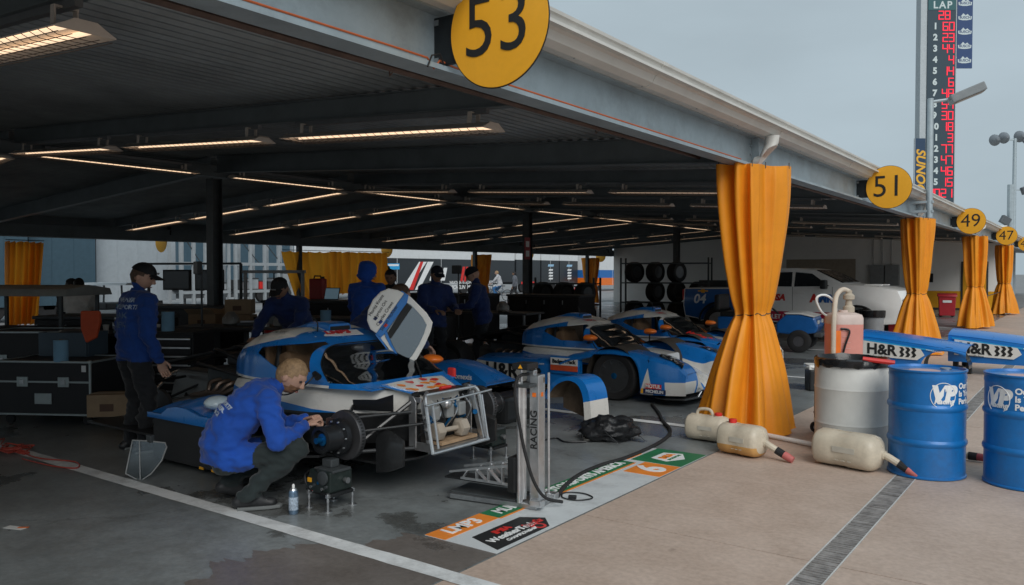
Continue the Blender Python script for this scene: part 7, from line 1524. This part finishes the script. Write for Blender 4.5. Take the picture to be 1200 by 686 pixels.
for u0, u1, lb, sd in ((212, 268, 'white steel service rack with gear just right of the plain white trailer', 3), (276, 342, 'white steel service rack beside the pulled aside curtain', 4)):
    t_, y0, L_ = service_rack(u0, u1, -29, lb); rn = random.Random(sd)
    for k in range(7):
        y = y0 + L_ * (k + .5) / 7; hgt = rn.uniform(.25, .7); q = prop('gear_crate', ('dark', 'grey', 'white', 'red')[k % 4] + ' crate of gear on the ' + ('right' if sd == 4 else 'left').replace('right', 'rack by the curtain').replace('left', 'rack by the white trailer') + ', slot %s' % ('one', 'two', 'three', 'four', 'five', 'six', 'seven')[k], 'crate', (-29.4, y, .99), 0, 'rack crates')
        MB().bx((-.3, -L_ / 17, 0), (.3, L_ / 17, hgt)).build('tub', (DGR, mat('crate_grey', (.25, .26, .28), .5), RKW, REDV)[k % 4], q, 0, .02); MB().bx((-.32, -L_ / 16.5, hgt), (.32, L_ / 16.5, hgt + .05)).build('lid', DGR, q, 0, .01)
    for k in range(2): MB().bar((0, L_ * (.1 + .4 * k), 3.0), (0, L_ * (.4 + .4 * k), 2.1), .03, .03).build('brace', DSTEEL, t_, 0)
# a white buggy with a canopy between the table and the trailers
gq = atD(133, 350, 24); bgy = thing('buggy', 'white roofed buggy parked before the plain white trailer', 'buggy', (gq.x, gq.y, 0), R(30))
MB().loft([[Vector((x, y, 1.32 + z)) for y, z in ((-.6, 0), (-.5, .07), (.5, .07), (.6, 0))] for x in (-.75, -.6, .6, .75)]).build('roof', TWH, bgy, 30)
for x in (-.65, .6):
    for y in (-.5, .5): MB().bar((x, y, .4), (x * .95, y, 1.33), .04, .04).build('post', DSTEEL, bgy, 0); MB().lathe([(.05, -.08), (.22, -.08), (.22, .08), (.05, .08)], 18, (x * 1.1, y, .22), axis='y').build('wheel', TYRE, bgy)
MB().bx((-.9, -.5, .3), (.9, .5, .6)).build('body', TWH, bgy, 0, .05); MB().bx((-.4, -.5, .6), (.1, .5, .8)).build('seat', DGR, bgy, 0, .04)
# motorcycles and scooters row
def scooter(u, v, m, label):
    t = thing('scooter', label, 'scooter', gnd(u, v), R(130 + 20 * math.sin(u)), 'scooters in the rear paddock')
    for x in (-.6, .6): MB().lathe([(.14, -.05), (.27, -.055), (.29, 0), (.27, .055), (.14, .05)], 20, (x, 0, .29), axis='y', caps=False).build('wheel', TYRE, t)
    MB().loft([[Vector((x, y * w, z0 + z)) for y, z in ((-1, 0), (1, 0), (.8, h), (-.8, h))] for x, w, z0, h in ((-.75, .08, .5, .2), (-.4, .16, .4, .4), (0, .14, .3, .3), (.3, .12, .45, .35), (.5, .08, .6, .3))]).build('fairing', m, t, 40, .02)
    MB().box((-.35, 0, .83), (.6, .22, .08)).build('saddle', BLK, t, 0, .03); MB().tube([(.6, 0, .3), (.42, 0, 1.0)], .03, 8).build('fork', STEEL, t); MB().tube([(.38, -.3, 1.05), (.42, 0, 1.0), (.38, .3, 1.05)], .018, 6).build('handlebar', BLK, t)
scooter(622, 352, BLK, 'black scooter parked behind the ridge post'); scooter(653, 352, DGR, 'grey scooter parked before the black trailer ends'); scooter(677, 351, REDV, 'red scooter beside the narrow orange curtain'); scooter(664, 353, mat('scooter_white', (.5, .5, .5), .4), 'pale scooter between the grey and the red ones')
# small rear stall signs hanging under the rear eave
for u, lb in ((199, 'yellow stall disc hanging under the rear eave near the racks'), (463, 'yellow stall disc hanging above the rear curtain'), (628, 'yellow stall disc hanging behind the ridge post'), (712, 'yellow stall disc hanging above the blue and orange truck')):
    p = rearp(u); q = thing('stall_disc', lb, 'sign', (XR - .35, p.y, 2.62), 0, 'rear stall discs'); MB().lathe([(.31, -.006), (.32, 0), (.31, .006)], 36, axis='y').build('disc', YEL, q); MB().bx((.1, .01, .2), (.5, .03, .45)).build('bracket', INK, q, 0)

# ================================================================ pylon, lamps and flags against the sky
PD = 95.
pb = atD(1100, 320, PD); px_ = PD / FPX
py_ = thing('scoring_pylon', 'tall dark scoring pylon with red lap digits behind the roof', 'scoreboard', (pb.x, pb.y, 0), YAW)
zpx = lambda v: CAMH + (320 - v) * px_; xpx = lambda u: (u - 1100) * px_
PN = mat('pylon_navy', (.030, .055, .075), .6, var=.1); PG = mat('pylon_edge', (.42, .46, .48), .6); LED = mat('led_red', (.5, .01, .02), .5, emit=(.75, .02, .05), es=1.0); PW = mat('pylon_white', (.55, .62, .62), .6); TEAL = mat('pylon_teal', (.03, .11, .12), .6)
MB().bx((xpx(1083.5), 0, 0), (xpx(1116.5), 1.2, zpx(2))).build('face', PN, py_, 0); MB().bx((xpx(1076), .1, 0), (xpx(1083.4), 1.2, zpx(-12))).build('edge_panel', PG, py_, 0); MB().bx((xpx(1116.6), .1, 0), (xpx(1118), 1.2, zpx(2))).build('edge_panel', PG, py_, 0)
MB().bx((xpx(1084), -.03, zpx(14.5)), (xpx(1116), -.002, zpx(3))).build('header', TEAL, py_, 0)
text('LAP', 1.15, (xpx(1100.5), -.035, zpx(9)), (1, 0, 0), (0, 0, 1), PW, py_, bold=.03, space=1.25)
SEG = {'0': 'abcdef', '1': 'bc', '2': 'abged', '3': 'abgcd', '4': 'fgbc', '5': 'afgcd', '6': 'afgedc', '7': 'abc', '8': 'abcdefg', '9': 'abfgcd'}
def digits(s, xr, zc, h):
    w = h * .58; m = MB()
    for k, ch in enumerate(reversed(s)):
        x1 = xr - k * (w + h * .22); x0 = x1 - w; t_ = h * .11
        for sgm in SEG[ch]:
            a, b_ = {'a': ((x0, h / 2), (x1, h / 2)), 'g': ((x0, 0), (x1, 0)), 'd': ((x0, -h / 2), (x1, -h / 2)), 'f': ((x0, 0), (x0, h / 2)), 'b': ((x1, 0), (x1, h / 2)), 'e': ((x0, -h / 2), (x0, 0)), 'c': ((x1, -h / 2), (x1, 0))}[sgm]
            m.bx((min(a[0], b_[0]) - t_ / 2, -.05, zc + min(a[1], b_[1]) - t_ / 2), (max(a[0], b_[0]) + t_ / 2, -.01, zc + max(a[1], b_[1]) + t_ / 2))
    tag(m.build('digits', LED, py_, 0, weld=False), kind='stuff')
rows = [('', '28')] + list(zip([str(k) for k in range(1, 16)], '60 23 44 4 14 6 48 54 30 18 3 77 47 46 15'.split()))
for k, (n_, d_) in enumerate(rows):
    v = 20.5 + k * 12.9; digits(d_, xpx(1114) if k else xpx(1109), zpx(v), .92)
    if n_: text(n_, 1.0, (xpx(1092.5), -.03, zpx(v)), (1, 0, 0), (0, 0, 1), PW, py_, bold=.05)
digits('2021', xpx(1114), zpx(20.5 + 16 * 12.9), .92)
sb = thing('beer_banner', 'navy banner of white logos hung on the side of the scoring pylon', 'banner', Vector((pb.x, pb.y, 0)) + Matrix.Rotation(YAW, 3, 'Z') @ Vector((xpx(1128.5), .3, zpx(81))), YAW); hw = 9 * px_
MB().bx((-hw, 0, 0), (hw, .12, 100 * px_)).build('panel', mat('banner_navy', (.025, .06, .16), .6), sb, 0)
for k in range(5):
    zc = (9 + 16.6 * k) * px_; MB().prism([(-.75, -.22), (-.8, .12), (-.45, .2), (-.2, .5), (.05, .25), (.3, .42), (.5, .2), (.8, .12), (.75, -.22), (.2, -.32), (-.3, -.32)], (0, -.004, zc), (1, 0, 0), (0, 0, 1), .004).build('mountain_mark', PW, sb, 0); text('BUSCH', .42, (0, -.012, zc), (1, .0, 0), (0, 0, 1), MATS['banner_navy'], sb, bold=.01)
for z in (1.2, 8.5): MB().bx((-hw - .3, .02, z), (-hw, .08, z + .15)).build('clamp', PG, sb, 0)
sn = thing('fuel_sign', 'narrow navy sign with vertical yellow lettering below the pylon', 'sign', Vector((pb.x, pb.y, 0)) + Matrix.Rotation(YAW, 3, 'Z') @ Vector((xpx(1073.5), -.6, zpx(250))), YAW); hh = 86 * px_
MB().bx((-6 * px_, 0, 0), (6 * px_, .2, hh)).build('panel', mat('sign_navy', (.02, .05, .10), .6), sn, 0); MB().bx((-6.4 * px_, -.01, 0), (-5.8 * px_, .21, hh)).build('edge', PG, sn, 0)
text('SUNOCO', 1.45, (.05, -.005, hh * .5), (0, 0, -1), (1, 0, 0), mat('sign_letter_yellow', (.75, .40, .03), .5), sn, bold=.04, shear=.25)
# lamp column by the second curtain
lmp = thing('lamp_post', 'pale lamp pole with a box lantern clamped to the roof edge past sign 51', 'street lamp', (-2.63, 17.3, 0)); GALV = mat('galvanised', (.36, .42, .45), .5, .3, var=.1)
D2 = -(-2.63) * math.sin(YAW) + 17.3 * math.cos(YAW); zz = lambda v: CAMH + (320 - v) * D2 / FPX
MB().tube([(0, 0, 2.74), (0, 0, zz(118))], [.06, .055], 16).build('column', GALV, lmp); MB().tube([(0, 0, zz(121)), (.3, .12, zz(119))], .03, 8).build('arm', GALV, lmp); MB().lathe([(.06, zz(118)), (.05, zz(117)), (.001, zz(116.5))], 14).build('cap', GALV, lmp); [MB().bx((-.32, -.05, z_), (.07, .05, z_ + .05)).build('clamp', GALV, lmp, 0, .006) for z_ in (2.84, 3.02)]
Mh = Matrix.Rotation(R(20), 3, 'Z') @ Matrix.Rotation(R(-22), 3, 'Y'); MB().box((.58, .22, zz(113.5)), (.62, .34, .16), M=Mh).build('lantern', mat('lantern_grey', (.20, .22, .23), .5), lmp, 0, .02); MB().box(Vector((.58, .22, zz(113.5))) + Mh @ Vector((.02, 0, -.085)), (.5, .26, .012), M=Mh).build('lens', mat('lantern_lens', (.25, .20, .15), .3), lmp, 0)
# floodlight masts
def mast(u, vt, D, label, arms, w=.18):
    p = atD(u, 320, D); t = thing('floodlight_mast', label, 'floodlight mast', (p.x, p.y, 0), YAW, 'floodlight masts'); zt = CAMH + (320 - vt) * D / FPX
    MB().tube([(0, 0, 0), (0, 0, zt)], [w, w * .7], 12).build('pole', GALV, t)
    MB().bar((-1.7, 0, zt - .1), (1.9, 0, zt - .1), .12, .12).build('crossarm', GALV, t, 0)
    for x in arms: 
        MB().bar((x, 0, zt - .1), (x, 0, zt + .3), .08, .08).build('yoke', GALV, t, 0); MB().lathe([(.1, -.3), (.42, .1), (.45, .2), (.001, .22)], 16, (x, -.1, zt + .25 - abs(x) * .25), axis='y').build('floodlight', mat('flood_grey', (.16, .18, .2), .4), t)
    return t
mast(1187, 163, 62, 'tall floodlight mast with a cluster of lamps beyond the last sign', (-1.5, -.8, .4, 1.0, 1.7))
p = atD(1183, 320, 45); m2 = thing('camera_pole', 'grey pole with square lamps half way up beside the floodlight mast', 'pole', (p.x, p.y, 0), YAW); MB().tube([(0, 0, 0), (0, 0, 6.6)], .17, 10).build('pole', GALV, m2)
for x, z, a in ((-.35, 4.6, 30), (.8, 6.3, -20), (-.8, 3.9, 10)): MB().box((x, -.1, z), (.5, .25, .42), M=Matrix.Rotation(R(a), 3, 'Y')).build('square_lamp', mat('flood_dark', (.08, .09, .1), .4), m2, 0, .02); MB().bar((0, 0, z), (x, 0, z), .06, .06).build('bracket', GALV, m2, 0)
